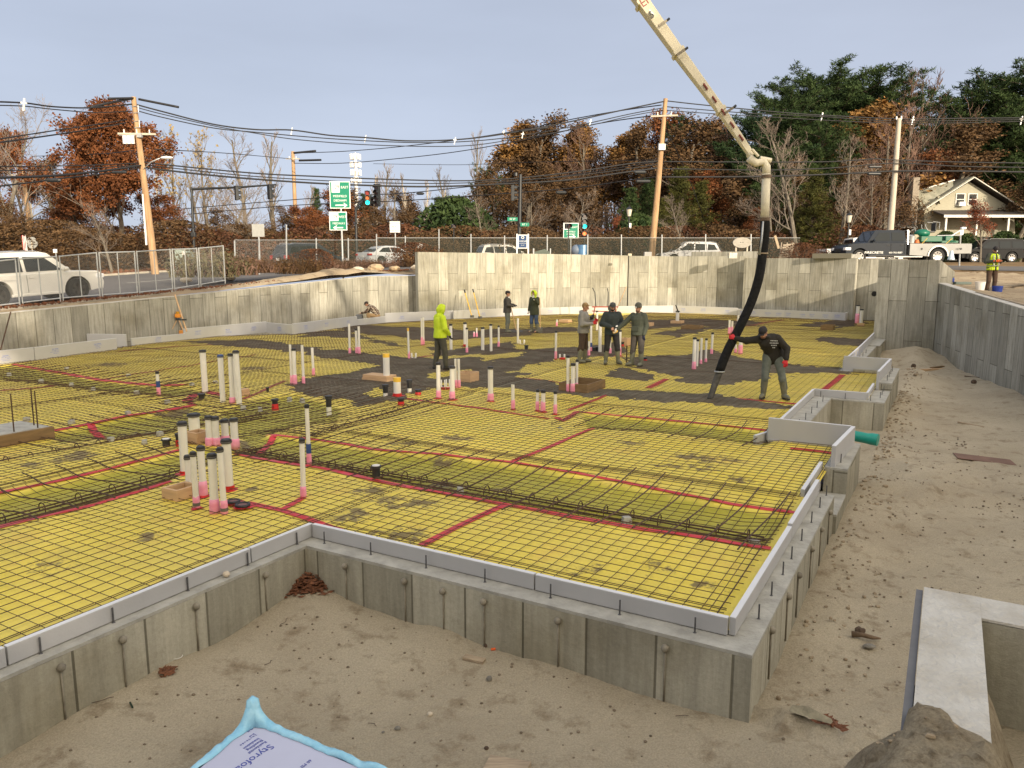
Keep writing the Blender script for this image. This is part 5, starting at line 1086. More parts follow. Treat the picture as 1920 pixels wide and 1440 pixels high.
# ------------------------------------------------------------------ signs
def sign(name,lab,x0,y0,x1,y1,Y,m,border=None,post=None,rz=0,cat='road sign'):
    a,c = D(x0,y1,Y),D(x1,y0,Y); W_,H_ = c.x-a.x,c.z-a.z; cen_ = Vector(((a.x+c.x)/2,Y,(a.z+c.z)/2)); zb = zg(cen_.x,Y)
    root = empty(name,(cen_.x,Y,zb),lab,cat,rz); zz = cen_.z-zb
    MB().box((0,0,zz),(W_,.03,H_)).build('panel',border or m,root,bevel=.01)
    if border: MB().box((0,-.018,zz),(W_-.10,.008,H_-.10)).build('panel_face',m,root)
    if post: MB().cyl((0,.06,-.3),(0,.06,zz+H_/2*post),.05,n=8).build('post',m_galv,root,auto=50)
    return root,zz,W_,H_
def st(root,s_,size,x,z,m,sx=1.0): return text('lettering',s_,size,m,root,(x,-.028,z),(math.pi/2,0,0),sx=sx)
def arrow(root,x,z,L,d,m):
    b = MB(); b.box((x,-.026,z),(L,.01,.07)); b.prism([(d*L/2+d*.12,0),(d*L/2-d*.14,.17),(d*L/2-d*.04,0),(d*L/2-d*.14,-.17)],lambda p: Vector((x+p[0],-.035,z+p[1])),lambda p: Vector((x+p[0],-.02,z+p[1]))); b.build('arrow',m,root)
m_ink2 = mat('sign_black',(.015,.015,.015),rough=.5)
ro,z,W_,H_ = sign('route_sign','large upper green route sign reading 109 EAST',619,340,656,391,48,m_green,m_signw,post=None)
MB().box((-.25,-.022,z+.48),(.50,.012,.68)).build('route_shield',m_signw,ro); st(ro,'109',.42,-.25,z+.47,m_ink2,.72)
st(ro,'EAST',.21,.30,z+.45,m_signw); st(ro,'MEDFIELD',.19,0,z-.08,m_signw); st(ro,'DEDHAM',.19,0,z-.34,m_signw); arrow(ro,.02,z-.62,.62,1,m_signw)
MB().cyl((.02,.06,-.4),(.02,.06,z-H_/2+.1),.06,n=8).build('post',m_galv,ro,auto=50)
ro,z,W_,H_ = sign('route_sign','smaller lower green route sign reading 109 WEST',618,397,650,432,48,m_green,m_signw)
MB().box((-.22,-.022,z+.26),(.50,.012,.50)).build('route_shield',m_signw,ro); st(ro,'109',.34,-.22,z+.26,m_ink2,.78); st(ro,'WEST',.20,.27,z+.25,m_signw); st(ro,'MEDWAY',.18,.05,z-.15,m_signw); arrow(ro,.05,z-.40,.50,-1,m_signw)
ro,z,W_,H_ = sign('route_sign','far green route sign behind the small camera post',1056,418,1085,447,58,m_green,m_signw,post=.5)
MB().box((-.32,-.022,z+.28),(.42,.012,.42)).build('route_shield',m_signw,ro); st(ro,'EAST',.19,.28,z+.25,m_signw); st(ro,'MEDFIELD',.15,0,z-.08,m_signw); st(ro,'DEDHAM',.15,0,z-.26,m_signw); arrow(ro,0,z-.44,.5,1,m_signw)
ro,z,W_,H_ = sign('lane_sign','white sign reading RIGHT LANE MUST TURN RIGHT',730,414,751,437,58,m_signw,m_ink2,post=.5)
st(ro,'RIGHT LANE',.135,0,z+.27,m_ink2); st(ro,'MUST',.19,0,z,m_ink2); st(ro,'TURN RIGHT',.135,0,z-.27,m_ink2)
ro,z,W_,H_ = sign('advert_sign','navy blue and white advertising board standing on the tall wall',971,440,989,466,46,mat('navy_paint',(.015,.05,.14),rough=.5,var=.05),m_signw,cat='sign')
st(ro,'CORRIGAN',.11,0,z+.02,m_signw); st(ro,'CONSTRUCTION',.055,0,z-.10,m_signw); st(ro,'781-555',.06,0,z-.22,m_signw); MB().ring((0,-.03,z+.24),.07,.02,12,5,axis='y').build('emblem',m_signw,ro)
for s_ in (-1,1): MB().box((s_*(W_/2+.05),0,z-.18),(.08,.08,H_+.46)).build('post',m_white,ro)
m_signback = mat('sign_back',(.36,.36,.34),rough=.6,metal=.3,var=.1)
p = D(60,455,60); root = empty('stop_sign',(p.x,p.y,zg(p.x,p.y)),'grey back of an octagonal sign at the far left','road sign'); zz = p.z-root.location.z
MB().prism([(math.cos(a)*.47,math.sin(a)*.47) for a in [math.radians(22.5+45*i) for i in range(8)]],lambda q: Vector((q[0],-.01,zz+q[1])),lambda q: Vector((q[0],.01,zz+q[1]))).build('panel',m_signback,root); MB().cyl((0,-.05,-.3),(0,-.05,zz+.2),.04,n=8).build('post',m_poleg,root)
for (x0,y0,x1,y1,Y,lab) in ((473,420,495,444,50,'blank grey back of a sign on a post beside the dark wagon'),(100,467,107,474,55,'tiny tilted white sign above the fence at the left'),(1800,430,1807,441,66,'small white and red sign beside the red maple')):
    ro,z,W_,H_ = sign('sign_back',lab,x0,y0,x1,y1,Y,m_signback if x0 == 473 else m_signw,post=.5); 
p = D(46,455,52); root = empty('flag',(p.x,p.y,p.z-.6),'small red and white striped flag above the white wagon','flag'); b = MB(); b2 = MB()
for i in range(6): (b if i % 2 else b2).box((-.12+.045*i,0,.62-.02*i),(.04,.02,.95))
b.build('white_stripes',m_white,root); b2.build('red_stripes',mat('flag_red',(.5,.03,.03),rough=.7),root); MB().cyl((.17,0,-.4),(.10,0,1.1),.012,n=6).build('staff',m_galv,root)
# small round sign posts beside the bushes, cabinet, lamps
p = D(787,461,55); ob = MB().cyl((0,-.02,0),(0,.02,0),.21,n=16).build('round_marker',m_signw,label='small round white marker disc right of the silver sedan',cat='marker'); ob.location = p
p = D(347,500,56); root = empty('utility_cabinet',(p.x,p.y,zg(p.x,p.y)-.05),'grey green electrical cabinet beside the mast arm pole','cabinet'); m_cab = mat('cabinet_paint',(.24,.29,.26),rough=.5,var=.06)
MB().box((-.12,0,.85),(.85,.7,1.5)).build('body',m_cab,root,bevel=.02); MB().box((-.12,-.36,.85),(.7,.02,1.3)).build('door',m_cab,root,bevel=.01); MB().box((.52,.05,.75),(.38,.5,1.35)).build('side_cabinet',mat('cabinet_dark',(.10,.14,.13),rough=.5),root,bevel=.02); MB().box((-.1,0,.05),(1.5,.9,.12)).build('plinth',m_conct,root); MB().box((.12,-.385,1.3),(.22,.03,.3)).build('meter',m_white,root)
def lamp_post(x,yt,yb,Y,lab):
    p = D(x,yb,Y); t = D(x,yt,Y); h = t.z-p.z; root = empty('street_lamp',p,lab,'street lamp',group='black lantern posts'); b = MB(); b.cyl((0,0,-.5),(0,0,.7),.11,.08,10); b.cyl((0,0,.7),(0,0,h-.85),.075,.05,10); b.build('post',m_black,root,auto=50)
    MB().cyl((0,0,h-.85),(0,0,h-.32),.14,.24,8).build('lantern_glass',mat('lantern_glass',(.62,.58,.48),rough=.25),root,auto=50); b = MB(); b.cyl((0,0,h-.32),(0,0,h-.1),.28,.06,8); b.cyl((0,0,h-.1),(0,0,h+.05),.03,.02,6); b.build('lantern_cap',m_black,root,auto=50); b = MB(); b.box((.10,-.05,h-1.6),(.16,.12,.42)); b.build('banner_bracket',m_white,root)
lamp_post(1178,385,470,62,'black lantern post left of the brown utility pole'); lamp_post(1588,396,470,60,'black lantern post above the front of the dark pickup')
# cell tower far away
p = D(668,352,320); t = D(668,287,320); root = empty('cell_tower',(p.x,p.y,3),'white cell tower with stacked antenna arrays far beyond the trees','tower')
MB().cyl((0,0,0),(0,0,t.z-3),.9,.6,10).build('mast',m_white,root)
for k in range(4):
    z = t.z-3-1.5-k*3.1
    for j in range(8):
        a = j*math.pi/4+.2*k; MB().box((1.9*math.cos(a),1.9*math.sin(a),z),(.75,.5,2.1),rz=a).build('antenna',m_white,root)
# ------------------------------------------------------------------ fences
m_mesh = bpy.data.materials.new('chain_link'); m_mesh.use_nodes = True; n_ = m_mesh.node_tree; n_.nodes.clear(); o_ = n_.nodes.new('ShaderNodeOutputMaterial'); tr = n_.nodes.new('ShaderNodeBsdfTransparent'); df = n_.nodes.new('ShaderNodeBsdfDiffuse'); df.inputs[0].default_value = (.32,.32,.31,1); ms = n_.nodes.new('ShaderNodeMixShader')
tcc = n_.nodes.new('ShaderNodeUVMap'); wv = []
for s_ in (1,-1):
    q = n_.nodes.new('ShaderNodeMapping'); q.inputs['Rotation'].default_value = (0,0,s_*math.pi/4); q.inputs['Scale'].default_value = (6.2,6.2,6.2); n_.links.new(tcc.outputs[0],q.inputs[0])
    w = n_.nodes.new('ShaderNodeTexWave'); w.inputs['Scale'].default_value = 1; w.wave_profile = 'SIN'; n_.links.new(q.outputs[0],w.inputs[0]); g_ = n_.nodes.new('ShaderNodeMath'); g_.operation = 'GREATER_THAN'; g_.inputs[1].default_value = .986; n_.links.new(w.outputs[1],g_.inputs[0]); wv.append(g_)
mxx = n_.nodes.new('ShaderNodeMath'); mxx.operation = 'MAXIMUM'; n_.links.new(wv[0].outputs[0],mxx.inputs[0]); n_.links.new(wv[1].outputs[0],mxx.inputs[1])
n_.links.new(mxx.outputs[0],ms.inputs[0]); n_.links.new(tr.outputs[0],ms.inputs[1]); n_.links.new(df.outputs[0],ms.inputs[2]); n_.links.new(ms.outputs[0],o_.inputs[0])
m_scr = bpy.data.materials.new('wind_screen'); m_scr.use_nodes = True; n_ = m_scr.node_tree; n_.nodes.clear(); o_ = n_.nodes.new('ShaderNodeOutputMaterial'); tr = n_.nodes.new('ShaderNodeBsdfTransparent'); df = n_.nodes.new('ShaderNodeBsdfDiffuse'); df.inputs[0].default_value = (.055,.06,.05,1); ms = n_.nodes.new('ShaderNodeMixShader'); ms.inputs[0].default_value = .42; n_.links.new(tr.outputs[0],ms.inputs[1]); n_.links.new(df.outputs[0],ms.inputs[2]); n_.links.new(ms.outputs[0],o_.inputs[0])
LF = [(40,486,572),(116,481,563),(190,474,557),(260,472,552),(326,468,545),(375,466,537),(424,461,529)]
def lf(x,y,dv=0):   # on the vertical plane v = 27.45
    k = (x-960)/FPX*1.0; r = ray(x,y); # intersect v plane
    t = (27.45+dv)/(-r.x*UX*0 + (-r.x*UY + r.y*UX)); return Vector((0,0,CAM_H))+r*t
pan = [(-60,496,584)]+LF
for i in range(len(pan)-1):
    (xa,ta,ba),(xb,tb,bb2) = pan[i],pan[i+1]; A_,B_ = lf(xa,ba),lf(xb,bb2); At,Bt = lf(xa,ta),lf(xb,tb); At.x,At.y = A_.x,A_.y; Bt.x,Bt.y = B_.x,B_.y
    root = empty('fence_panel',A_,['chain link fence panel at the left edge in front of the white wagon','chain link fence panel across the doors of the white wagon','chain link fence panel before the hood of the white wagon','chain link fence panel on the leafy bank left of the leaning pole','chain link fence panel under the leaning pole','chain link fence panel in front of the cabinet','last chain link fence panel before the weeds'][i],'fence panel',group='temporary chain link fence panels')
    o = A_; d = (B_-A_); g = d.normalized()*.05
    def bb_l(b,p,q,r=.024): b.cyl(p-o,q-o,r,n=7)
    b = MB(); bb_l(b,A_+g-Vector((0,0,.05)),At+g+Vector((0,0,.03))); b.build('post',m_galv,root,auto=50)
    b = MB(); bb_l(b,B_-g-Vector((0,0,.05)),Bt-g+Vector((0,0,.03))); b.build('post',m_galv,root,auto=50)
    b = MB(); bb_l(b,At+g,Bt-g); b.build('top_rail',m_galv,root,auto=50); b = MB(); bb_l(b,A_+g+Vector((0,0,.08)),B_-g+Vector((0,0,.08))); b.build('bottom_rail',m_galv,root,auto=50)
    mid = (A_+B_)/2; midt = (At+Bt)/2; b = MB(); bb_l(b,mid+Vector((0,0,.08)),midt,.018); b.build('brace',m_galv,root,auto=50)
    L_ = d.length; b = MB(); b.add([A_-o+Vector((0,0,.08)),B_-o+Vector((0,0,.08)),Bt-o,At-o],[(0,1,2,3)],[[(0,0),(L_,0),(L_,1.7),(0,1.7)]]); b.build('mesh',m_mesh,root)
FC = [(440,455,478,44),(486,452,512,46),(537,425,502,47.5),(593,450,490,49),(653,450,490,50),(706,442,487,51),(760,446,487,52),(823,433,480,52.5),(883,442,478,53),(946,445,478,53.5),(1026,444,478,54),(1102,443,480,55),(1165,443,480,55.5),(1241,443,480,56),(1323,442,480,57),(1408,442,480,57),(1500,442,480,58)]
for i in range(len(FC)-1):
    (xa,ta,ba,Ya),(xb,tb,bb2,Yb) = FC[i],FC[i+1]; A_,At = D(xa,ba,Ya),D(xa,ta,Ya); B_,Bt = D(xb,bb2,Yb),D(xb,tb,Yb); o = A_
    lab = ['beside the last temporary panel','left of the dark wagon','across the dark wagon','behind the green route signs','left of the silver sedan','across the silver sedan','right of the silver sedan','above the start of the tall wall','beside the white crossover roof','behind the blue and white sign','behind the far green sign','right of the orange hand signal','beside the black lantern post','across the front of the white van','across the silver pickup','behind the oval board'][i]
    root = empty('fence_panel',A_,'dark screened fence section '+lab,'fence panel',group='dark screened fence sections along the site edge')
    b = MB(); b.cyl((0,0,-.4),At-o+Vector((0,0,.12)),.045,n=7); b.build('post',m_galv,root,auto=50)
    zt_ = Vector((0,0,-.0)); At2 = D(xa,450 if i < 5 else 446,Ya); Bt2 = D(xb,450 if i < 5 else 446,Yb)
    b = MB(); b.add([Vector((0,0,-.1)),B_-o-Vector((0,0,.1)),Bt2-o,At2-o],[(0,1,2,3)],[[(0,0),(3,0),(3,2),(0,2)]]); b.build('screen',m_scr if i > 1 else m_mesh,root)
    b = MB(); b.cyl(At2-o,Bt2-o,.02,n=6); b.build('top_rail',m_galv,root,auto=50)
# gate frame on the right
a = D(1799,495,52); root = empty('gate_frame',a,'bare grey metal pipe frame standing left of the black wagon','gate'); b = MB(); b.cyl((0,0,-.2),D(1801,440,52)-a,.05,n=8); b.build('post',m_galv,root); b = MB(); b.cyl(D(1801,441,52)-a,D(1757,442,52)-a,.035,n=8); b.build('rail',m_galv,root); b = MB(); b.cyl(D(1766,441,52)-a,D(1766,480,52)-a,.02,n=8); b.build('rail',m_galv,root)
# oval board, tilted crate, barrel, odds and ends behind the walls
p = D(1391,455,50); root = empty('oval_board',(p.x,p.y,2.9),'weathered grey oval board on posts left of the hose top','sign',.1); zz = p.z-2.9
MB().prism([(.62*math.cos(t*math.pi/10),.34*math.sin(t*math.pi/10)) for t in range(20)],lambda q: Vector((q[0],-.05,zz+q[1])),lambda q: Vector((q[0],.05,zz+q[1]))).build('board',mat('grey_board',(.33,.31,.27),rough=.9,var=.2,scale=3,stretch=(1,1,9)),root,bevel=.01)
for x in (-.1,.05): MB().cyl((x,-.06,zz+.02),(x,-.052,zz+.02),.035,n=8).build('knot',m_black,root)
for x in (-.35,.4): MB().box((x,.08,zz/2-.1),(.09,.09,zz+.1)).build('post',m_poleg,root)
p = D(1474,478,49); root = empty('timber_pallet',(p.x,p.y,p.z-.3),'tilted grey timber pallet right of the hose top','pallet',.2)
for k in range(6): MB().bar((-.50+.05*k,0,.15+.15*k),(.42+.02*k,0,.22+.15*k),.05,.11).build('slat',mat('pallet_wood',(.30,.25,.19),rough=.9,var=.25,scale=3,stretch=(9,1,1)),root)
for x in (-.4,.0,.4): MB().bar((x-.02,.06,.08),(x+.06,.06,1.08),.06,.08).build('bearer',mat('pallet_wood',(.3,.25,.19)),root)
MB().bar((-.55,0,.7),(-.85,0,1.5),.05,.16).build('loose_slat',m_plank,root)
p = D(1091,471,50); root = empty('plastic_bin',(p.x,p.y,p.z-.45),'light blue bin with a white stripe behind the tall wall','bin'); MB().cyl((0,0,0),(0,0,.85),.30,.33,14).build('bin_body',mat('bin_blue',(.07,.16,.30),rough=.4),root,auto=50); MB().box((.13,-.3,.42),(.12,.04,.8)).build('stripe',mat('pale_blue',(.42,.62,.75),rough=.4),root); MB().ell((-.35,.05,.5),(.35,.3,.38),10,7).build('bag',mat('grey_bag',(.12,.15,.2),rough=.5),root,smooth=True)
p = D(1221,480,53); ob = MB().box((0,0,0),(.5,.4,.95)).build('utility_box',mat('grey_box',(.33,.33,.31),rough=.6,var=.1),bevel=.02,label='small grey box at the foot of the brown pole',cat='box'); ob.location = p-Vector((.25,0,.2))
MB().box((0,0,0),(.2,.15,.12)).build('brick',m_pale,label='small pale brick lying on top of the tall wall',cat='brick').location = D(1181,477.5,44.6)
for (x,Y,lab) in ((1016,46,'grey shed like crate behind the wall right of the blue sign'),):
    p = D(x,474,Y); root = empty('storage_crate',(p.x,p.y,p.z-.4),lab,'crate'); MB().prism([(-.45,0),(.45,0),(.45,.45),(.15,.62),(-.45,.45)],lambda q: Vector((q[0],-.3,q[1])),lambda q: Vector((q[0],.3,q[1]))).build('crate_body',mat('dark_green_grey',(.09,.11,.09),rough=.7),root); MB().box((-.5,0,.3),(.08,.6,.7)).build('side',m_galv,root); MB().box((.5,0,.3),(.06,.6,.7)).build('side',m_galv,root)
p = D(1783,488,34); root = empty('traffic_cone',(p.x,p.y,p.z),'pale silver blue cone on the corner of the end wall','cone'); MB().cyl((0,0,.02),(0,0,.42),.15,.05,14).build('cone_body',mat('silver_cone',(.45,.55,.62),rough=.35,var=.2,scale=12),root,auto=50); MB().box((0,0,.01),(.34,.34,.03)).build('base',m_black,root)
# ------------------------------------------------------------------ survey tripod and leaning tools
p = G(328,634,0); p = p+Vector((0,.4,0)); root = empty('survey_tripod',(p.x,p.y,0),'orange laser level on a wooden tripod behind the left foam boards','tripod'); h = D(328,600,p.y).z
MB().box((0,0,h+.17),(.20,.16,.16)).build('laser_level',mat('orange_case',(.75,.27,.02),rough=.4),root,bevel=.03); MB().box((0,0,h+.03),(.16,.14,.08)).build('tripod_head',m_black,root,bevel=.02); MB().cyl((0,0,h+.25),(0,0,h+.34),.07,n=12).build('laser_window',mat('amber_glass',(.5,.25,.02),rough=.2),root,auto=50)
for (x,y) in ((-.38,-.15),(.36,-.2),(.05,.42)): MB().bar((x*.12,y*.12,h),(x,y,.0),.035,.03).build('leg',m_wood,root)
p2 = p+Vector((-.1,.3,.12)); MB().box((0,0,0),(.5,.3,.28)).build('tool_case',mat('orange_box',(.62,.26,.05),rough=.5),bevel=.03,label='orange tool case on the ground under the tripod',cat='case').location = p2
a,c = D(328,553,27.4),D(350,621,26.6); b = MB(); b.bar(a,c,.035,.05); b.build('timber_stake',m_wood,loc=a,label='long pale stake leaning on the wall above the tripod',cat='stake'); b = MB(); b.bar(a.lerp(c,.7)+Vector((-.12,-.05,.02)),a.lerp(c,.7)+Vector((.14,-.05,.02)),.05,.05); b.build('stake_clamp',m_black,loc=a,label='black clamp on the pale leaning stake',cat='clamp')
a,c = D(20,585,22.9),D(1,656,22.0); b = MB(); b.cyl(a,c,.02,n=8); b.build('steel_pole',m_rebar,loc=a,label='dark pole leaning against the wall at the left edge',cat='pole')
for (xa,ya,xb,yb,lab) in ((871,545,885,594,'left yellow handled tool leaning on the tall wall'),(887,544,900,596,'right yellow handled tool leaning on the tall wall')):
    a,c = D(xa,ya,40.1),D(xb,yb,38.6); root = empty('long_tool',c,lab,'tool',group='yellow handled tools leaning on the wall'); MB().cyl((0,0,0),a-c,.028,n=7).build('handle',m_yel,root); MB().cyl((a-c)*.9,(a-c)*1.03,.035,n=7).build('grip',m_black,root); MB().bar((-.1,0,.02),(.1,0,.02),.04,.12).build('blade',m_steel,root)
p = G(1136,597,0); root = empty('power_screed',p,'small red framed machine standing far behind the black jacket worker','machine'); m_mred = mat('machine_red',(.35,.04,.02),rough=.45)
MB().bar((-.75,0,.62),(.65,0,.62),.06,.06).build('frame_bar',m_mred,root); MB().bar((-.7,0,.0),(-.6,0,.62),.05,.05).build('frame_leg',m_mred,root); MB().bar((.55,0,.0),(.5,0,.62),.05,.05).build('frame_leg',m_mred,root); MB().bar((-.75,0,.40),(.65,0,.35),.05,.05).build('frame_bar',m_mred,root); MB().cyl((.3,-.1,.55),(.3,.1,.55),.2,n=14).build('engine',m_black,root,auto=50)
MB().tube([(-.55,0,.6),(-.62,0,1.4),(-.75,0,1.65)],.025,n=6).build('handle',m_black,root); MB().tube([(.1,0,.6),(.1,0,1.4),(.05,0,1.62)],.025,n=6).build('handle',m_black,root); MB().bar((.55,.3,.3),(1.15,.5,1.7),.03,.03).build('stick',m_wood,root)
a,c = D(1267,572,36.4),D(1272,586,36.4); b = MB(); b.bar(a,c,.05,.05); b.build('lever',m_black,loc=a,label='black lever resting on the lone far pipe',cat='lever')
p = D(1312,0,16)
# kit lying behind the right wall by the man in the vest
q = D(1870,541,29.5); root = empty('bucket',(q.x,q.y,q.z-.3),'blue bucket behind the boots of the man in the vest','bucket'); MB().cyl((0,0,0),(0,0,.4),.15,.19,14).build('bucket_body',mat('bucket_blue',(.02,.05,.30),rough=.35),root,auto=50); MB().ring((0,0,.38),.19,.012,16,5).build('rim',mat('bucket_blue',(0,0,0)),root)
q = D(1838,534,29.2); root = empty('bucket',(q.x,q.y,q.z-.25),'white bucket left of the man in the vest','bucket'); MB().cyl((0,0,0),(0,0,.36),.14,.18,14).build('bucket_body',m_white,root,auto=50); MB().ring((0,0,.35),.18,.012,16,5).build('rim',m_white,root)
q = D(1803,528,29.4); MB().box((0,0,-.06),(.62,.3,.10)).build('tool_case',mat('grey_green_case',(.12,.16,.14),rough=.5),bevel=.02,label='flat grey green case on the wall top',cat='case').location = q
q = D(1784,524,29.4); MB().box((0,0,-.02),(.18,.16,.18)).build('blue_pouch',mat('pouch_blue',(.02,.05,.28),rough=.6),bevel=.04,label='small blue pouch at the corner of the wall top',cat='pouch').location = q
a,c = Vector((14.95,24.6,1.99)),Vector((13.9,20.6,1.77)); b = MB(); b.bar(a,c,.09,.04); b.build('board',m_plank,loc=a,label='thin board lying along the right wall top at the frame edge',cat='wood scrap')
# ------------------------------------------------------------------ vehicles
def paint(name,c,rough=.28,metal=.0): return mat(name,c,rough=.15,metal=metal,var=.03,scale=2,spec=.16)
m_glass = mat('car_glass',(.012,.016,.019),rough=.05,spec=.3,var=.1,scale=1); m_tyre = mat('tyre',(.018,.018,.018),rough=.85,var=.3); m_chrome = mat('chrome',(.55,.55,.56),rough=.18,metal=.9); m_trim = mat('black_trim',(.02,.02,.02),rough=.6)
m_tail = mat('tail_lamp',(.38,.01,.01),rough=.2); m_head = mat('head_lamp',(.75,.76,.78),rough=.12); m_dark = mat('underbody',(.012,.012,.012),rough=.9); m_plate = mat('plate',(.7,.7,.68),rough=.5)
def arc(cx,r,z0,n=9): return [(cx-r*math.cos(math.pi*i/n),z0+r*math.sin(math.pi*i/n)) for i in range(n+1)]
CAR = {
 'suv': dict(L=5.2,W=2.0,H=1.92,wr=.43,ax=(-1.42,1.53),zb=.34,belt=1.12,body=[(-2.55,.42),(-2.60,.62),(-2.58,1.12),(1.30,1.14),(1.45,1.15),(2.36,1.10),(2.55,1.02),(2.62,.62),(2.58,.42)],gh=[(-2.50,1.10),(-2.34,1.86),(-1.9,1.92),(.35,1.90),(.62,1.84),(1.42,1.10)],win=[[(-2.36,1.20),(-2.24,1.72),(-1.42,1.74),(-1.42,1.20)],[(-1.28,1.20),(-1.28,1.74),(-.42,1.74),(-.42,1.20)],[(-.30,1.20),(-.30,1.74),(.42,1.72),(1.02,1.20)]],rail=1),
 'xover': dict(L=4.7,W=1.87,H=1.68,wr=.35,ax=(-1.35,1.38),zb=.26,belt=.98,body=[(-2.28,.34),(-2.35,.55),(-2.30,1.0),(1.15,.99),(1.35,.97),(2.10,.84),(2.30,.70),(2.35,.48),(2.30,.32)],gh=[(-2.24,.97),(-1.95,1.58),(-1.5,1.66),(.1,1.66),(.42,1.60),(1.38,.96)],win=[[(-2.0,1.08),(-1.80,1.46),(-1.30,1.50),(-1.25,1.05)],[(-1.15,1.05),(-1.2,1.51),(-.32,1.54),(-.28,1.04)],[(-.18,1.04),(-.22,1.54),(.26,1.52),(.98,1.03)]],rail=1),
 'sedan': dict(L=4.8,W=1.84,H=1.45,wr=.33,ax=(-1.38,1.42),zb=.22,belt=.92,body=[(-2.34,.30),(-2.40,.50),(-2.34,.98),(-1.6,1.0),(1.0,.92),(1.25,.90),(2.05,.78),(2.30,.62),(2.38,.42),(2.34,.28)],gh=[(-1.95,.96),(-1.20,1.38),(-.75,1.45),(.0,1.44),(.28,1.39),(1.22,.90)],win=[[(-1.52,1.02),(-1.08,1.32),(-.52,1.36),(-.5,1.0)],[(-.4,1.0),(-.42,1.36),(.16,1.34),(.86,.98)]],rail=0),
 'hatch': dict(L=4.4,W=1.8,H=1.5,wr=.34,ax=(-1.28,1.32),zb=.22,belt=.92,body=[(-2.14,.30),(-2.20,.50),(-2.12,.98),(.95,.94),(1.15,.92),(1.90,.78),(2.10,.62),(2.2,.42),(2.15,.28)],gh=[(-2.05,.95),(-1.62,1.42),(-1.2,1.50),(.0,1.49),(.25,1.44),(1.22,.91)],win=[[(-1.75,1.04),(-1.5,1.36),(-1.05,1.38),(-1.0,1.02)],[(-.92,1.02),(-.96,1.39),(-.22,1.41),(-.18,1.01)],[(-.08,1.01),(-.12,1.41),(.16,1.39),(.84,.99)]],rail=0),
 'crewcab': dict(L=5.6,W=2.0,H=1.98,wr=.42,ax=(-1.7,1.9),zb=.46,belt=1.24,body=[(-.90,.50),(-.90,1.26),(1.20,1.26),(1.35,1.26),(2.35,1.20),(2.62,1.10),(2.75,.80),(2.72,.46)],gh=[(-.88,1.24),(-.82,1.92),(-.5,1.98),(.75,1.96),(.95,1.92),(1.45,1.24)],win=[[(-.72,1.34),(-.68,1.82),(-.02,1.84),(-.02,1.34)],[(.10,1.34),(.10,1.84),(.72,1.82),(1.12,1.34)]],rail=0,cabonly=1),
}
def wheel(parent,x,y,r,side,w=.24,rimm=None,spokes=6):
    e_ = bpy.data.objects.new('wheel',None); COL.objects.link(e_); e_.parent = parent; e_.location = (x,y,r); b = MB()
    prof = [(r*.62,-w/2),(r*.92,-w/2),(r,-w*.36),(r,w*.36),(r*.92,w/2),(r*.62,w/2)]; n = 24; P = [Vector((rr*math.cos(2*math.pi*i/n),yy,rr*math.sin(2*math.pi*i/n))) for i in range(n) for rr,yy in prof]; k = len(prof)
    b.add(P,[(i*k+j,((i+1)%n)*k+j,((i+1)%n)*k+j+1,i*k+j+1) for i in range(n) for j in range(k-1)]); b.build('tyre',m_tyre,e_,auto=30)
    b = MB(); b.cyl((0,side*w*.10,0),(0,side*w*.16,0),r*.63,n=20); b.build('brake_disc',m_dark,e_,auto=40)
    b = MB(); b.ring((0,side*w*.4,0),r*.6,r*.045,24,6,axis='y')
    for s_ in range(spokes):
        a = 2*math.pi*s_/spokes+.3
        for da in (-.13,.13): b.bar((0,side*w*.34,0),(r*.6*math.cos(a+da),side*w*.40,r*.6*math.sin(a+da)),.05*r/.35,.03,up=(0,1,0))
    b.cyl((0,side*w*.28,0),(0,side*w*.42,0),r*.14,n=12); b.build('rim',rimm or m_chrome,e_)
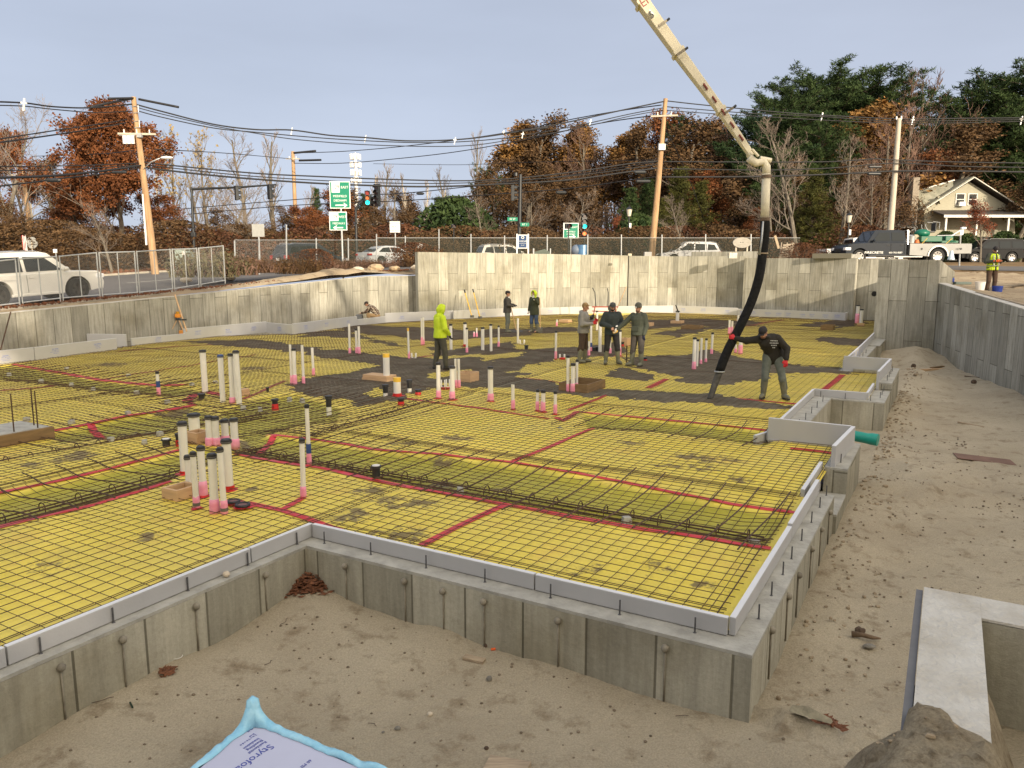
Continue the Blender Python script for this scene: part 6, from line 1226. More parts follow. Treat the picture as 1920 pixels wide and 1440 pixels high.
def car(kind,name,lab,cat,loc,rz,pm,rimm=None,scale=1.0,group=None,plate=True,lod=2):
    K = CAR[kind]; root = empty(name,loc,lab,cat,rz,group); W_ = K['W']; hw = W_/2; wr = K['wr']; ra,fa = K['ax']; R_ = wr+.09; zb = K['zb']
    body = K['body']; bot = [body[-1]]
    poly = list(body)                                     # over the top from tail to nose
    under = []
    if not K.get('cabonly'): under = [(fa+R_,zb)]+[(fa+R_*math.cos(t*math.pi/10),max(zb,wr+R_*math.sin(t*math.pi/10))) for t in range(0,11)]+[(fa-R_,zb),(ra+R_,zb)]+[(ra+R_*math.cos(t*math.pi/10),max(zb,wr+R_*math.sin(t*math.pi/10))) for t in range(0,11)]+[(ra-R_,zb)]
    else: under = [(fa+R_,zb)]+[(fa+R_*math.cos(t*math.pi/10),max(zb,wr+R_*math.sin(t*math.pi/10))) for t in range(0,11)]+[(fa-R_,zb)]
    q = []
    for p in poly+under:
        if not q or math.dist(p,q[-1]) > .012: q.append(p)
    poly = q; n = len(poly); zc = .75; rings = []
    for (y,sx,dz) in ((-hw,.985,.035),(-hw+.035,.996,.012),(-hw+.14,1,0),(hw-.14,1,0),(hw-.035,.996,.012),(hw,.985,.035)):
        rings.append([Vector((x*sx,y*(1 if .45 < z < .95 else .975),z-(dz if z > K['belt']-.18 else 0))) for (x,z) in poly])
    b = MB(); b.loft(rings); b.build('body',pm,root,auto=28)
    # greenhouse
    gh = K['gh']; zt = K['H']; zl = gh[0][1]; yb,yt = hw-.06,hw-.27
    def yy(z): return yb+(yt-yb)*max(0,min(1,(z-zl)/(zt-zl)))**1.25
    b = MB(); b.loft([[Vector((x,-yy(z),z)) for x,z in gh],[Vector((x,-yy(z)*.9,z+(.02 if z > zt-.12 else 0))) for x,z in gh],[Vector((x,yy(z)*.9,z+(.02 if z > zt-.12 else 0))) for x,z in gh],[Vector((x,yy(z),z)) for x,z in gh]]); b.build('cabin',pm,root,auto=30)
    for s_ in (-1,1):
        for w in K['win']:
            b = MB(); b.loft([[Vector((x,s_*(yy(z)-.01),z)) for x,z in w],[Vector((x,s_*(yy(z)+.008),z)) for x,z in w]]); b.build('window',m_glass,root)
    def glass(i,j,nm):                                   # windscreen and rear glass between profile points
        (x0,z0),(x1,z1) = gh[i],gh[j]; a = .14; c_ = .90; P = []
        dx,dz = x1-x0,z1-z0; l = math.hypot(dx,dz); nx,nz_ = dz/l,-dx/l
        if i == 0: nx,nz_ = -abs(nx),abs(nz_)*(1 if True else 1)
        else: nx,nz_ = abs(nx),abs(nz_)
        for off in (.012,-.01):
            for t,s_ in ((a,-1),(a,1),(c_,1),(c_,-1)):
                x,z = x0+dx*t,z0+dz*t; P.append(Vector((x+nx*off,s_*(yy(z)-.09),z+nz_*off)))
        b = MB(); b.add(P,[(0,1,2,3),(7,6,5,4),(0,4,5,1),(1,5,6,2),(2,6,7,3),(3,7,4,0)]); b.build(nm,m_glass,root)
    glass(0,1,'rear_window'); glass(len(gh)-1,len(gh)-2,'windscreen')
    b = MB(); b.box(((fa+ra)/2,0,zb+.20),(fa-ra+2*R_+.1,W_-.5,.36)); b.build('underbody',m_dark,root)
    xs_ = (ra,fa) if not K.get('cabonly') else (fa,)
    for x in xs_:
        for s_ in (-1,1): wheel(root,x,s_*(hw-.13),wr,s_,.25,rimm)
    xf = max(p[0] for p in body); xr = min(p[0] for p in body); zh = .70 if kind != 'suv' and not K.get('cabonly') else .88
    for s_ in (-1,1):
        MB().box((xf-.16,s_*(hw-.17),zh),(.34,.34,.17)).build('headlight',m_head,root,bevel=.03)
        if not K.get('cabonly'): MB().box((xr+.13,s_*(hw-.13),zh+.12),(.26,.30,.26 if kind in ('suv','xover') else .15)).build('tail_light',m_tail,root,bevel=.03)
        e = MB(); e.ell((gh[-1][0]-.32,s_*(hw+.09),K['belt']+.12),(.09,.11,.08),10,7); e.bar((gh[-1][0]-.32,s_*(hw-.08),K['belt']+.06),(gh[-1][0]-.32,s_*(hw+.05),K['belt']+.09),.05,.05); e.build('mirror',pm,root,smooth=True)
        for w in K['win'][-2:]:
            MB().box((w[0][0]+.12,s_*(hw+.008),K['belt']-.14),(.17,.025,.03)).build('door_handle',pm if kind != 'crewcab' else m_trim,root,bevel=.005)
            MB().box((w[0][0]-.055,s_*(hw-.0),(K['belt']+zb)/2+.03),(.010,.006,K['belt']-zb-.15)).build('door_seam',m_dark,root)
    MB().box((xf-.02,0,zh-.06),(.08,W_*.42,.22)).build('grille',m_trim,root,bevel=.02); MB().box((xf-.04,0,zb+.10),(.12,W_*.86,.18)).build('front_bumper',pm if kind != 'crewcab' else m_trim,root,bevel=.05)
    if not K.get('cabonly'):
        MB().box((xr+.04,0,zb+.16),(.12,W_*.88,.20)).build('rear_bumper',pm,root,bevel=.05)
        if plate: MB().box((xr-.015,0,zh),(.02,.32,.16)).build('number_plate',m_plate,root)
    if K['rail']:
        for s_ in (-1,1): MB().tube([(-1.8,s_*(yt-.03),zt-.04),(-1.7,s_*(yt-.03),zt+.03),(.2,s_*(yt-.03),zt+.03),(.35,s_*(yt-.03),zt-.04)],.018,n=6).build('roof_rail',m_chrome,root)
    MB().box((0,hw-.05,zb+.02),((fa-ra)-2*R_,.10,.10)).build('sill',m_trim if kind in ('xover','crewcab') else pm,root,bevel=.02); MB().box((0,-hw+.05,zb+.02),((fa-ra)-2*R_,.10,.10)).build('sill',m_trim if kind in ('xover','crewcab') else pm,root,bevel=.02)
    return root
HU = math.pi/2-TH
def onroad(u,v): p = uv2(u,v); return (p.x,p.y,zroad(p.x,p.y))
m_wsuv = paint('white_car_paint',(.72,.70,.64)); m_dkrim = mat('dark_rim',(.06,.055,.05),rough=.3,metal=.7)
r_ = car('suv','parked_wagon','big white sport utility vehicle driving by behind the fence, cut by the left edge','car',onroad(16.05,30.55),HU,m_wsuv,m_dkrim)
pitch_ = math.atan2(zroad(*uv2(18,30.5)[:2])-zroad(*uv2(14,30.5)[:2]),4); r_.rotation_euler = (0,-pitch_,HU)
car('hatch','hatchback','silver hatchback on the road beside the grey cabinet','car',(D(403,502,76).x,76,D(403,502.5,76).z),-.12,paint('silver_paint',(.42,.44,.48),metal=.35))
car('xover','wagon','dark wagon seen from behind, left of the green route signs','car',(D(582,505,50).x,50,D(582,507,50).z),.85,paint('dark_blue_paint',(.035,.045,.06)))
car('sedan','sedan','silver white sedan seen from behind among the weeds','car',(D(732,499,57).x,57,D(732,499,57).z),.75,paint('pale_silver_paint',(.58,.60,.62)))
car('xover','crossover','white crossover roof showing above the tall wall left of the blue sign','car',(D(948,500,60).x,60,D(948,500,60).z),.35,m_wsuv)
car('xover','van','long white people carrier behind the wall, nose to the left','car',(D(1290,496,60).x,60,D(1290,495,60).z),math.pi+.05,paint('bright_white_paint',(.80,.80,.80)))
car('suv','black_wagon','black wagon parked on the right behind the man in the vest','car',(D(1850,493,64).x,64,D(1850,493,64).z),math.pi-.05,paint('black_paint_car',(.012,.013,.015)),scale=1)
# silver pickup: cab with an open load bed
def pickup(lab,loc,rz,pm,cat='pickup truck'):
    r = car('crewcab','pickup_truck',lab,cat,loc,rz,pm); e_ = MB(); P = [(-2.75,.55),(-2.78,1.18),(-.93,1.20),(-.93,.50)]+[(-1.7+.51*math.cos(t*math.pi/10),.42+.51*math.sin(t*math.pi/10)) for t in range(0,11)]+[(-2.25,.50)]
    for s_ in (-1,1): e_ = MB(); e_.prism(P,lambda q: Vector((q[0],s_*.98,q[1])),lambda q: Vector((q[0],s_*.90,q[1]))); e_.build('bed_side',pm,r)
    MB().box((-2.76,0,.88),(.06,1.8,.6)).build('tailgate',pm,r,bevel=.01); MB().box((-1.85,0,.72),(1.8,1.8,.05)).build('bed_floor',m_dark,r)
    for s_ in (-1,1): wheel(r,-1.7,s_*.87,.42,s_); MB().box((-2.74,s_*.9,.98),(.1,.14,.34)).build('tail_light',m_tail,r,bevel=.01)
    return r
pickup('silver pickup truck behind the white people carrier',(D(1318,498,66).x,66,D(1318,497,66).z),-.05,paint('silver_paint2',(.30,.32,.35),metal=.3))
pickup('red and white pickup bed just left of the dark crew cab truck',(D(1610,492,56).x,56,D(1532,498,56).z),.0,paint('red_white',(.70,.68,.66)))
# dark crew cab with a steel tool body
m_dkp = paint('slate_paint',(.020,.025,.034)); loc = (D(1654,490,46.5).x,46.5,D(1654,500,46.5).z+.16)
r = car('crewcab','flatbed_truck','dark slate crew cab work truck with a silver tool body carrying green machines','truck',loc,math.pi+.03,m_dkp,m_chrome)
m_alu = mat('aluminium_body',(.20,.20,.195),rough=.5,metal=.3,var=.08,scale=3)
bx0,bx1 = -4.75,-1.05; ra2 = -2.75
for s_ in (-1,1):
    P = [(bx0,.62),(bx0,1.12),(bx1,1.12),(bx1,.52)]+[(ra2+.60*math.cos(t*math.pi/10),.45+.60*math.sin(t*math.pi/10)) for t in range(0,11)]+[(-3.5,.60)]
    b = MB(); b.prism(P,lambda q: Vector((q[0],s_*1.08,q[1])),lambda q: Vector((q[0],s_*.62,q[1]))); b.build('tool_body',m_alu,r)
    b = MB(); n_ = 12; Pa = [(ra2+.64*math.cos(t*math.pi/n_),.45+.64*math.sin(t*math.pi/n_)) for t in range(n_+1)]; Pb = [(ra2+.56*math.cos(t*math.pi/n_),.45+.56*math.sin(t*math.pi/n_)) for t in range(n_,-1,-1)]
    b.prism(Pa+Pb,lambda q: Vector((q[0],s_*1.13,q[1])),lambda q: Vector((q[0],s_*1.0,q[1]))); b.build('fender',m_chrome,r)
    wheel(r,ra2,s_*.93,.45,s_,.28,m_chrome,8)
    for x in (-4.1,-1.75): MB().cyl((x,s_*1.085,.88),(x,s_*1.10,.88),.06,n=10).build('latch',m_trim,r)
    MB().box((-1.0,s_*1.0,.42),(1.7,.12,.05)).build('running_board',m_chrome,r)
MB().box(((bx0+bx1)/2,0,1.15),(bx1-bx0,2.1,.07)).build('deck',m_alu,r); MB().box((bx0-.03,0,.85),(.06,1.9,.5)).build('rear_panel',m_alu,r)
b = MB(); b.box((bx1+.06,0,1.25),(.05,1.7,.06)); b.box((bx1+.06,0,1.95),(.05,1.5,.06)); b.build('rack_rail',m_chrome,r)
for s_ in (-1,1): MB().bar((bx1+.06,s_*.9,1.15),(bx1+.02,s_*.75,1.97),.06,.06).build('rack_post',m_chrome,r)
for k in range(6): MB().box((bx1+.06,0,1.32+.1*k),(.03,1.45,.025)).build('rack_slat',m_chrome,r)
ms1 = text('lettering','FIRECRETE',.19,m_signw,r,(1.05,1.0,.66),(math.pi/2,0,math.pi),sx=1.25); text('lettering','603-762-8287',.13,m_signw,r,(-.25,1.0,.66),(math.pi/2,0,math.pi),sx=1.1); text('lettering','107',.18,m_ink2,r,(-3.9,1.09,.86),(math.pi/2,0,math.pi))
# machines on the deck: two ride-on trowels
m_gm = mat('machine_green',(.0,.09,.045),rough=.4,var=.1); M_ = r.matrix_world
def deck(x,y,z): 
    c_,s_ = math.cos(r.rotation_euler.z),math.sin(r.rotation_euler.z); return Vector((loc[0]+x*c_-y*s_,loc[1]+x*s_+y*c_,loc[2]+z))
root = empty('ride_on_trowel',deck(-2.6,.1,1.19),'green ride on power trowel with a seat, strapped on the truck deck','machine',r.rotation_euler.z)
MB().box((0,0,.28),(1.3,.95,.34)).build('guard',m_gm,root,bevel=.04); b = MB(); b.ell((.35,0,.62),(.45,.42,.26),14,8); b.build('hood',mat('hood_green',(.0,.12,.07),rough=.35),root,smooth=True)
MB().box((-.1,0,.72),(.45,.45,.10)).build('seat',m_black,root,bevel=.03); MB().box((-.34,0,1.0),(.10,.45,.5)).build('backrest',m_black,root,bevel=.04)
for s_ in (-1,1): MB().tube([(.1,s_*.25,.7),(.28,s_*.22,1.0),(.30,s_*.2,1.15)],.02,n=6).build('lever',m_galv,root); MB().tube([(-.5,s_*.3,.9),(-.5,s_*.3,1.25),(-.1,s_*.3,1.3)],.02,n=6).build('hoop',m_galv,root)
root = empty('power_trowel',deck(-3.9,0,1.19),'walk behind trowel with long white handle, rear of the truck deck','machine',r.rotation_euler.z)
MB().ring((0,0,.14),.5,.035,20,6).build('guard_ring',m_gm,root); b = MB(); b.box((0,0,.32),(.5,.4,.32)); b.build('engine',m_gm,root,bevel=.05); MB().tube([(-.1,0,.4),(.9,.1,.62),(-.9,.1,.95)][::2],.035,n=8).build('handle',m_white,root); MB().box((-.85,.1,.93),(.3,.2,.14)).build('grip',m_white,root,bevel=.04); b = MB(); b.box((.1,0,.12),(1.0,.9,.12)); b.build('base_frame',m_gm,root)
root = empty('cement_mixer',deck(-1.6,.1,1.19),'dull metal drum machine behind the truck cab','machine',r.rotation_euler.z); MB().cyl((0,0,.1),(0,.1,.5),.26,.2,14).build('drum',m_galv,root,auto=50); MB().box((-.25,0,.3),(.3,.4,.5)).build('motor_box',mat('tan_box',(.35,.30,.2),rough=.6),root,bevel=.03)
q = deck(-1.55,.85,1.22); MB().cyl((0,0,0),(0,0,.2),.15,.1,12).build('orange_basket',mat('orange_plastic2',(.5,.13,.03),rough=.5),label='round orange basket on the side of the truck deck',cat='basket').location = q
for (x0,x1,i) in ((-2.1,-1.75,0),(-3.6,-3.2,1)):
    a,c_ = deck(x0,.95,1.5),deck(x1,1.05,1.18); b = MB(); b.bar(a,c_,.05,.01); b.build('ratchet_strap',m_yel,loc=a,label='yellow strap at the %s of the truck load' % ('front' if i == 0 else 'rear'),cat='strap')
car('sedan','white_car','white vehicle cut off by the right edge of the photo','car',(D(1945,480,70).x,70,D(1945,480,70).z),.3,m_wsuv)
# ------------------------------------------------------------------ concrete pump boom and hose
m_boom = mat('boom_cream',(.60,.545,.40),rough=.4,var=.06,scale=1.5); m_pipe2 = mat('boom_pipe',(.62,.57,.42),rough=.6,var=.15,scale=5,col2=(.50,.46,.36),bump=.1)
tip = D(1420,303,16.6); root = empty('pump_boom',tip,'cream concrete pump boom coming down from the top of the photo to an elbow','pump boom'); o = tip
def bd(x,y,Y): return D(x,y,Y)-o
segs_ = [((1408,290),16.6,.15),((1352,208),16.8,.205),((1272,100),17.1,.265),((1205,6),17.3,.31),((1080,-170),17.6,.38)]
for i in range(4):
    (pa,Ya,wa),(pb,Yb,wb) = segs_[i],segs_[i+1]; a,c_ = bd(*pa,Ya),bd(*pb,Yb); b = MB(); b.bar(a,c_,wa*.75,wa,up=(0,-1,0),w2=wb*.75,h2=wb); b.build('boom_section',m_boom,root,bevel=.012)
    dd = (c_-a).normalized(); b = MB(); b.bar(a-dd*.03,a+dd*.05,wa*.95,wa*1.28,up=(0,-1,0)); b.build('collar',m_boom,root,bevel=.008)
for (x,y,Y) in ((1282,96,16.9),(1372,204,16.6),(1248,42,17.0)):
    c_ = bd(x,y,Y); b = MB(); b.bar(c_+Vector((-.17,-.12,-.11)),c_+Vector((.0,-.12,.0)),.04,.05); b.build('bracket',mat('worn_metal',(.25,.22,.17),rough=.6,metal=.4,var=.4),root); b = MB(); b.cyl(c_+Vector((.0,-.1,.0)),c_+Vector((.06,-.1,.05)),.025,n=8); b.build('bolt',m_black,root)
d_ = (bd(1272,100,17.1)-bd(1408,290,16.6)).normalized()
rn = random.Random(9)
for k in range(5):      # red block stripes on the lower section
    t = .42+.33*k; c_ = bd(1408,290,16.6)+d_*t; b = MB(); w = .12+.012*k; b.bar(c_-d_*.075+Vector((.0,-.125-.008*k,0)),c_+d_*.075+Vector((.0,-.125-.008*k,0)),.02,w*.6,up=(0,-1,0)); b.v = [v for v in b.v]
    b.build('red_block',mat('boom_red',(.20,.03,.025),rough=.5),root)
yb_ = -.20; M1 = d_; ang_ = math.atan2(d_.z,d_.x)
text('numeral','5',.20,m_ink2,root,bd(1222,28,16.88),(math.pi/2,-(ang_+math.pi/2+math.pi),0),ext=.006); text('logo','EI',.24,mat('boom_red',(0,0,0)),root,bd(1208,4,16.88),(math.pi/2,-(ang_+math.pi/2+math.pi),0),ext=.006)
b = MB(); b.bar(bd(1225,32,17.03),bd(1217,22,17.05),.03,.2,up=(0,-1,0)); b.build('number_patch',m_signw,root)
b = MB(); b.tube([bd(1404,296,16.5),bd(1418,306,16.5),bd(1432,303,16.5),bd(1437,312,16.5),bd(1437,330,16.5)],.085,n=14); b.build('elbow',m_pipe2,root,smooth=True)
b = MB(); b.cyl(bd(1425,297,16.5),bd(1446,301,16.5),.05,n=10); b.cyl(bd(1410,280,16.4),bd(1422,293,16.4),.03,n=8); b.build('hinge',m_boom,root)
b = MB(); b.tube([bd(1437,326,16.5),bd(1435,380,16.5),bd(1434,412,16.5)],.088,n=14); b.build('drop_pipe',m_pipe2,root,smooth=True)
for (x,y) in ((1437,331),(1434,411)): b = MB(); b.tube([bd(x,y-3,16.5),bd(x,y+3,16.5)],.105,n=14); b.build('clamp',mat('rusty_clamp',(.12,.08,.05),rough=.7,var=.4),root,auto=50)
hz = smooth_path([D(1434,412,16.5),D(1434,440,16.5),D(1430,475,16.5),D(1423,520,16.45),D(1408,568,16.4),D(1386,615,16.35),D(1363,660,16.3),D(1346,705,16.2),D(1333,742,16.05),D(1331,749,16.0)],5)
root = empty('pump_hose',hz[-1],'thick black rubber hose hanging from the boom down to the slab','hose'); o = hz[-1]; n = len(hz); m_hose = mat('hose_rubber',(.012,.012,.012),rough=.8,spec=.15,var=.4,scale=14,bump=.3)
k1 = int(n*.78); b = MB(); b.tube([p-o for p in hz[:k1]],.096,n=14); b.build('hose_body',m_hose,root,smooth=True)
b = MB(); b.tube([p-o for p in hz[k1-1:]],[.075+.0*i-.02*i/(n-k1) for i in range(n-k1+1)],n=12); b.build('hose_end',mat('hose_muddy',(.07,.065,.055),rough=.8,var=.4,scale=10),root,smooth=True)
for p_,m in ((hz[k1-1],m_galv),(hz[10],m_plank)): b = MB(); b.ring(p_-o,.100,.016,18,6); b.build('hose_band',m,root,smooth=True)
b = MB(); b.tube([D(1431,415,16.3)-o,D(1428,450,16.3)-o,D(1424,478,16.3)-o],.02,n=6); b.build('safety_cable',m_galv,root,smooth=True)
# ------------------------------------------------------------------ people
m_skin = mat('skin',(.42,.22,.14),rough=.6,var=.08,scale=20); m_eye = mat('eye_dark',(.02,.015,.012),rough=.3)
def fuse(o,vox,it=3):
    r = o.modifiers.new('fuse','REMESH'); r.mode = 'VOXEL'; r.voxel_size = vox; r.use_smooth_shade = True
    if it: s_ = o.modifiers.new('smooth','SMOOTH'); s_.iterations = it; s_.factor = .5
    return o
def ellring(c,rx,ry,yaw=0.0,fwd=(0,1,0),up=(0,0,1),n=14):
    up = Vector(up).normalized(); f = Vector(fwd); f = (f-up*f.dot(up)).normalized(); s_ = f.cross(up)
    if yaw: f,s_ = f*math.cos(yaw)+s_*math.sin(yaw),s_*math.cos(yaw)-f*math.sin(yaw)
    return [Vector(c)+s_*(rx*math.cos(2*math.pi*i/n))+f*(ry*math.sin(2*math.pi*i/n)) for i in range(n)]
def hand(b,w,d,s_,curl=.7,k=1.0,fat=1.0):
    """w wrist, d pointing direction, s_ direction of the thumb side"""
    d = Vector(d).normalized(); s_ = Vector(s_); s_ = (s_-d*s_.dot(d)).normalized(); pn = d.cross(s_)     # pn: the side the fingers close to
    w = Vector(w)
    for q in (-.022,0,.022): b.cap(w+d*.01*k,w+d*.078*k+s_*q*k,.019*k*fat,.014*k*fat,8)
    for i,L in enumerate((.040,.045,.043,.034)):
        base = w+(d*.085+s_*(.030-.020*i))*k; a = curl*(.55+.1*i); m = base+(d*math.cos(a)+pn*math.sin(a))*L*k; e_ = m+(d*math.cos(a*2.1)+pn*math.sin(a*2.1))*L*.85*k
        b.cap(base,m,.0105*k*fat,.0095*k*fat,7); b.cap(m,e_,.0095*k*fat,.0075*k*fat,7)
    t0 = w+(d*.025+s_*.026)*k; t1 = t0+(d*.030+s_*.028+pn*.012*curl)*k; t2 = t1+(d*.028+s_*.004+pn*.014*curl)*k; b.cap(t0,t1,.014*k*fat,.012*k*fat,7); b.cap(t1,t2,.012*k*fat,.009*k*fat,7)
def person(lab,pos,rz,J,C,hs=1.0):
    """J: joint overrides, C: clothing"""
    P = dict(hipL=(-.10,0,.93),hipR=(.10,0,.93),kneL=(-.13,.03,.50),kneR=(.13,.03,.50),ankL=(-.14,0,.09),ankR=(.14,0,.09),toeL=(-.17,.17,.035),toeR=(.17,.17,.035),
             pel=(0,0,.97),wai=(0,.0,1.12),che=(0,.01,1.32),nec=(0,.0,1.47),hea=(0,.03,1.63),shL=(-.18,0,1.42),shR=(.18,0,1.42),elL=(-.26,-.02,1.15),elR=(.26,-.02,1.15),wrL=(-.22,.16,.98),wrR=(.22,.16,.98),look=(0,1,0),hL=(0,.3,-1),hR=(0,.3,-1),thL=(1,0,0),thR=(-1,0,0))
    P.update(J); V_ = {k: Vector(v) for k,v in P.items()}; root = empty('person',pos,lab,'person',rz); root.scale = (hs,hs,hs)
    up = (V_['nec']-V_['pel']).normalized(); fw = Vector((0,1,0)); ch = V_['shR']-V_['shL']; chf = Vector((-ch.y,ch.x,0)).normalized()
    lk = V_['look'].normalized(); hup = (V_['hea']-V_['nec']).normalized(); hs_ = lk.cross(Vector((0,0,1))).normalized(); hup = hs_.cross(lk).normalized(); HM = Matrix((hs_,lk,hup)).transposed()
    def H(p): return V_['hea']+HM @ Vector(p)
    def torso(b,g=0.0,lo=None,neck=True,flare=0.0):
        R_ = [ellring(V_['pel']-up*(.10 if lo is None else lo),.155+g+flare,.115+g+flare,0,chf,up),ellring(V_['pel'],.165+g+flare*.6,.12+g,0,chf,up),ellring(V_['wai'],.145+g,.105+g,0,chf,up),ellring(V_['che'],.172+g,.125+g,0,chf,up),ellring(V_['che'].lerp(V_['nec'],.55),.165+g,.10+g,0,chf,up),ellring(V_['che'].lerp(V_['nec'],.85),.11+g,.075+g*.7,0,chf,up),ellring(V_['nec'],.062+g*.5,.06+g*.5,0,chf,up)]
        b.loft(R_)
    def limb(b,names,rs,n=10):
        for i in range(len(names)-1): b.cap(V_[names[i]],V_[names[i+1]],rs[i],rs[i+1],n)
    # body, one surface
    b = MB(); torso(b); limb(b,('shL','elL','wrL'),(.052,.038,.027)); limb(b,('shR','elR','wrR'),(.052,.038,.027)); limb(b,('hipL','kneL','ankL'),(.088,.056,.038)); limb(b,('hipR','kneR','ankR'),(.088,.056,.038))
    b.cap(V_['ankL'],V_['toeL'],.036,.026); b.cap(V_['ankR'],V_['toeR'],.036,.026); b.cap(V_['nec']-up*.03,V_['hea']-hup*.05,.056,.052)
    b.ell(H((0,-.008,.025)),(.076,.094,.098),14,10,HM); b.ell(H((0,.022,-.045)),(.058,.066,.066),12,8,HM); b.ell(H((0,.045,-.085)),(.03,.03,.025),10,6,HM); b.cap(H((0,.088,.02)),H((0,.108,-.018)),.011,.014,8)
    for s_ in (-1,1): b.ell(H((s_*.078,-.01,-.005)),(.012,.022,.034),8,6,HM)
    hand(b,V_['wrL'],V_['hL'],V_['thL'],C.get('curlL',.7)); hand(b,V_['wrR'],V_['hR'],V_['thR']*1,C.get('curlR',.7))
    fuse(b.build('body',C.get('skin',m_skin),root),.0088,2)
    b = MB()
    for s_ in (-1,1): b.ell(H((s_*.031,.078,.012)),(.013,.010,.008),8,6,HM)
    b.build('eyes',m_eye,root,smooth=True)
    MB().ell(H((0,.086,-.048)),(.024,.010,.006),8,6,HM).build('lips',mat('lips',(.30,.09,.07),rough=.5),root,smooth=True)
    if C.get('beard'): b = MB(); b.ell(H((0,.030,-.070)),(.060,.064,.050),12,8,HM); b.build('beard',C['beard'],root,smooth=True)
    # jacket
    jm = C['top']; b = MB(); torso(b,.046,lo=C.get('hem',.08),flare=.018); k = C.get('sleeve',1.14)
    for s_ in 'LR':
        b.cap(V_['sh'+s_],V_['el'+s_],.080*k,.062*k,12); w = V_['el'+s_].lerp(V_['wr'+s_],.93); b.cap(V_['el'+s_],w,.062*k,.050*k,12); b.cap(V_['el'+s_]+Vector((0,0,-.01)),V_['el'+s_]+Vector((0,0,.012)),.069*k,.066*k,10)
    # folds
    rn = random.Random(len(lab)*7+3)
    for i in range(9):
        a = rn.uniform(0,6.28); t = rn.uniform(0,.8); c_ = V_['pel'].lerp(V_['che'],t); dd = Vector((math.cos(a)*.185,math.sin(a)*.14,0)); b.cap(c_+dd,c_+dd+Vector((rn.uniform(-.05,.05),rn.uniform(-.02,.02),rn.uniform(-.10,.10))),.018,.008,6)
    if C.get('hood') == 'down': b.ell(V_['nec']+Vector((0,-.06,.01)),(.125,.075,.060),12,8); b.ell(V_['nec']+Vector((0,.02,.0)),(.095,.09,.045),12,8)
    if C.get('collar'): b.cyl(V_['nec']-up*.03,V_['nec']+up*.05,.085,.075,12)
    fuse(b.build('jacket',jm,root),.014,3)
    if C.get('hood') == 'up':
        hm = C.get('hoodmat',jm); n = 16; rings = []
        for (y,rx,rz_,dz) in ((.070,.094,.122,-.005),(.078,.112,.138,-.003),(.03,.124,.150,0),(-.05,.118,.145,0),(-.105,.085,.11,-.01),(-.135,.03,.04,-.02)):
            rings.append([H((rx*math.cos(2*math.pi*i/n),y,dz+.012+rz_*math.sin(2*math.pi*i/n))) for i in range(n)])
        inner = [H((.080*math.cos(2*math.pi*i/n),.03,.012+.108*math.sin(2*math.pi*i/n))) for i in range(n)]
        b = MB(); b.loft([inner]+rings,caps=False); b.add([rings[-1][i] for i in range(n)],[tuple(range(n))]); b.build('hood',hm,root,smooth=True)
        b = MB(); b.cap(V_['nec']-up*.02+Vector((0,-.01,0)),H((0,-.02,-.09)),.105,.085,12); b.ell(V_['nec'],(.115,.10,.05),12,7); fuse(b.build('hood_neck',hm,root),.014,2)
    if C.get('scarf'): b = MB(); b.ell(V_['nec']+up*.01+Vector((0,.035,-.02)),(.07,.065,.07),12,8); b.build('collar_lining',C['scarf'],root,smooth=True)
    if C.get('pocket'):
        a,c_ = V_['wai'].lerp(V_['pel'],.4),chf*.16; MB().box(a+c_,(.22,.03,.14),rz=math.atan2(-chf.x,chf.y)).build('front_pocket',jm,root,bevel=.012)
    if C.get('band'): b = MB(); b.loft([ellring(V_['pel']-up*.09,.205,.165,0,chf,up,20),ellring(V_['pel']-up*.045,.203,.16,0,chf,up,20)]); b.build('hem_band',jm,root,auto=40)
    # trousers
    tm = C['legs']; b = MB(); b.loft([ellring(V_['pel']-up*.11,.165,.125,0,fw,up),ellring(V_['pel'],.178,.135,0,chf,up),ellring(V_['pel']+up*.08,.172,.13,0,chf,up)]); k = C.get('leg',1.1)
    for s_ in 'LR': b.cap(V_['hip'+s_],V_['kne'+s_],.106*k,.076*k,12); b.cap(V_['kne'+s_],V_['ank'+s_]+Vector((0,0,C.get('cuff',.27 if C['boots'] is rubb else .05))),.076*k,.064*k,12); b.cap(V_['kne'+s_]+Vector((0,.01,-.05)),V_['kne'+s_]+Vector((.0,.012,-.09)),.078*k,.070*k,10)
    fuse(b.build('trousers',tm,root),.014,3)
    # boots
    for s_ in 'LR':
        A_,T_ = V_['ank'+s_],V_['toe'+s_]; b = MB(); kn = A_.lerp(V_['kne'+s_],C.get('boot',.72)); b.cap(A_+Vector((0,0,.01)),kn,.060,.078 if C.get('boot',.72) > .5 else .062,12); f = (T_-A_); f.z = 0; f.normalize()
        b.cap(A_-Vector((0,0,.035))-f*.03,A_-Vector((0,0,.035))+f*.12,.050,.048,10); b.cap(A_-Vector((0,0,.04))+f*.10,A_-Vector((0,0,.045))+f*.17,.047,.040,10); fuse(b.build('boot',C['boots'],root),.012,2)
        b = MB(); n = 14; b.loft([[A_-Vector((0,0,.082))+f*(.07+.15*math.cos(a))+Vector((-f.y,f.x,0))*(.052*math.sin(a))+Vector((0,0,z)) for a in [2*math.pi*i/n for i in range(n)]] for z in (-.008,.014)]); b.build('sole',m_tyre,root)
    for s_ in 'LR':
        if C.get('glove'+s_):
            b = MB(); hand(b,V_['wr'+s_],V_['h'+s_],V_['th'+s_],C.get('curl'+s_,.7),1.08,1.35); b.cap(V_['wr'+s_]-V_['h'+s_].normalized()*.06,V_['wr'+s_],.044,.038,10); fuse(b.build('glove',C['glove'+s_],root),.0085,2)
    # headwear and hair
    hw = C.get('hat')
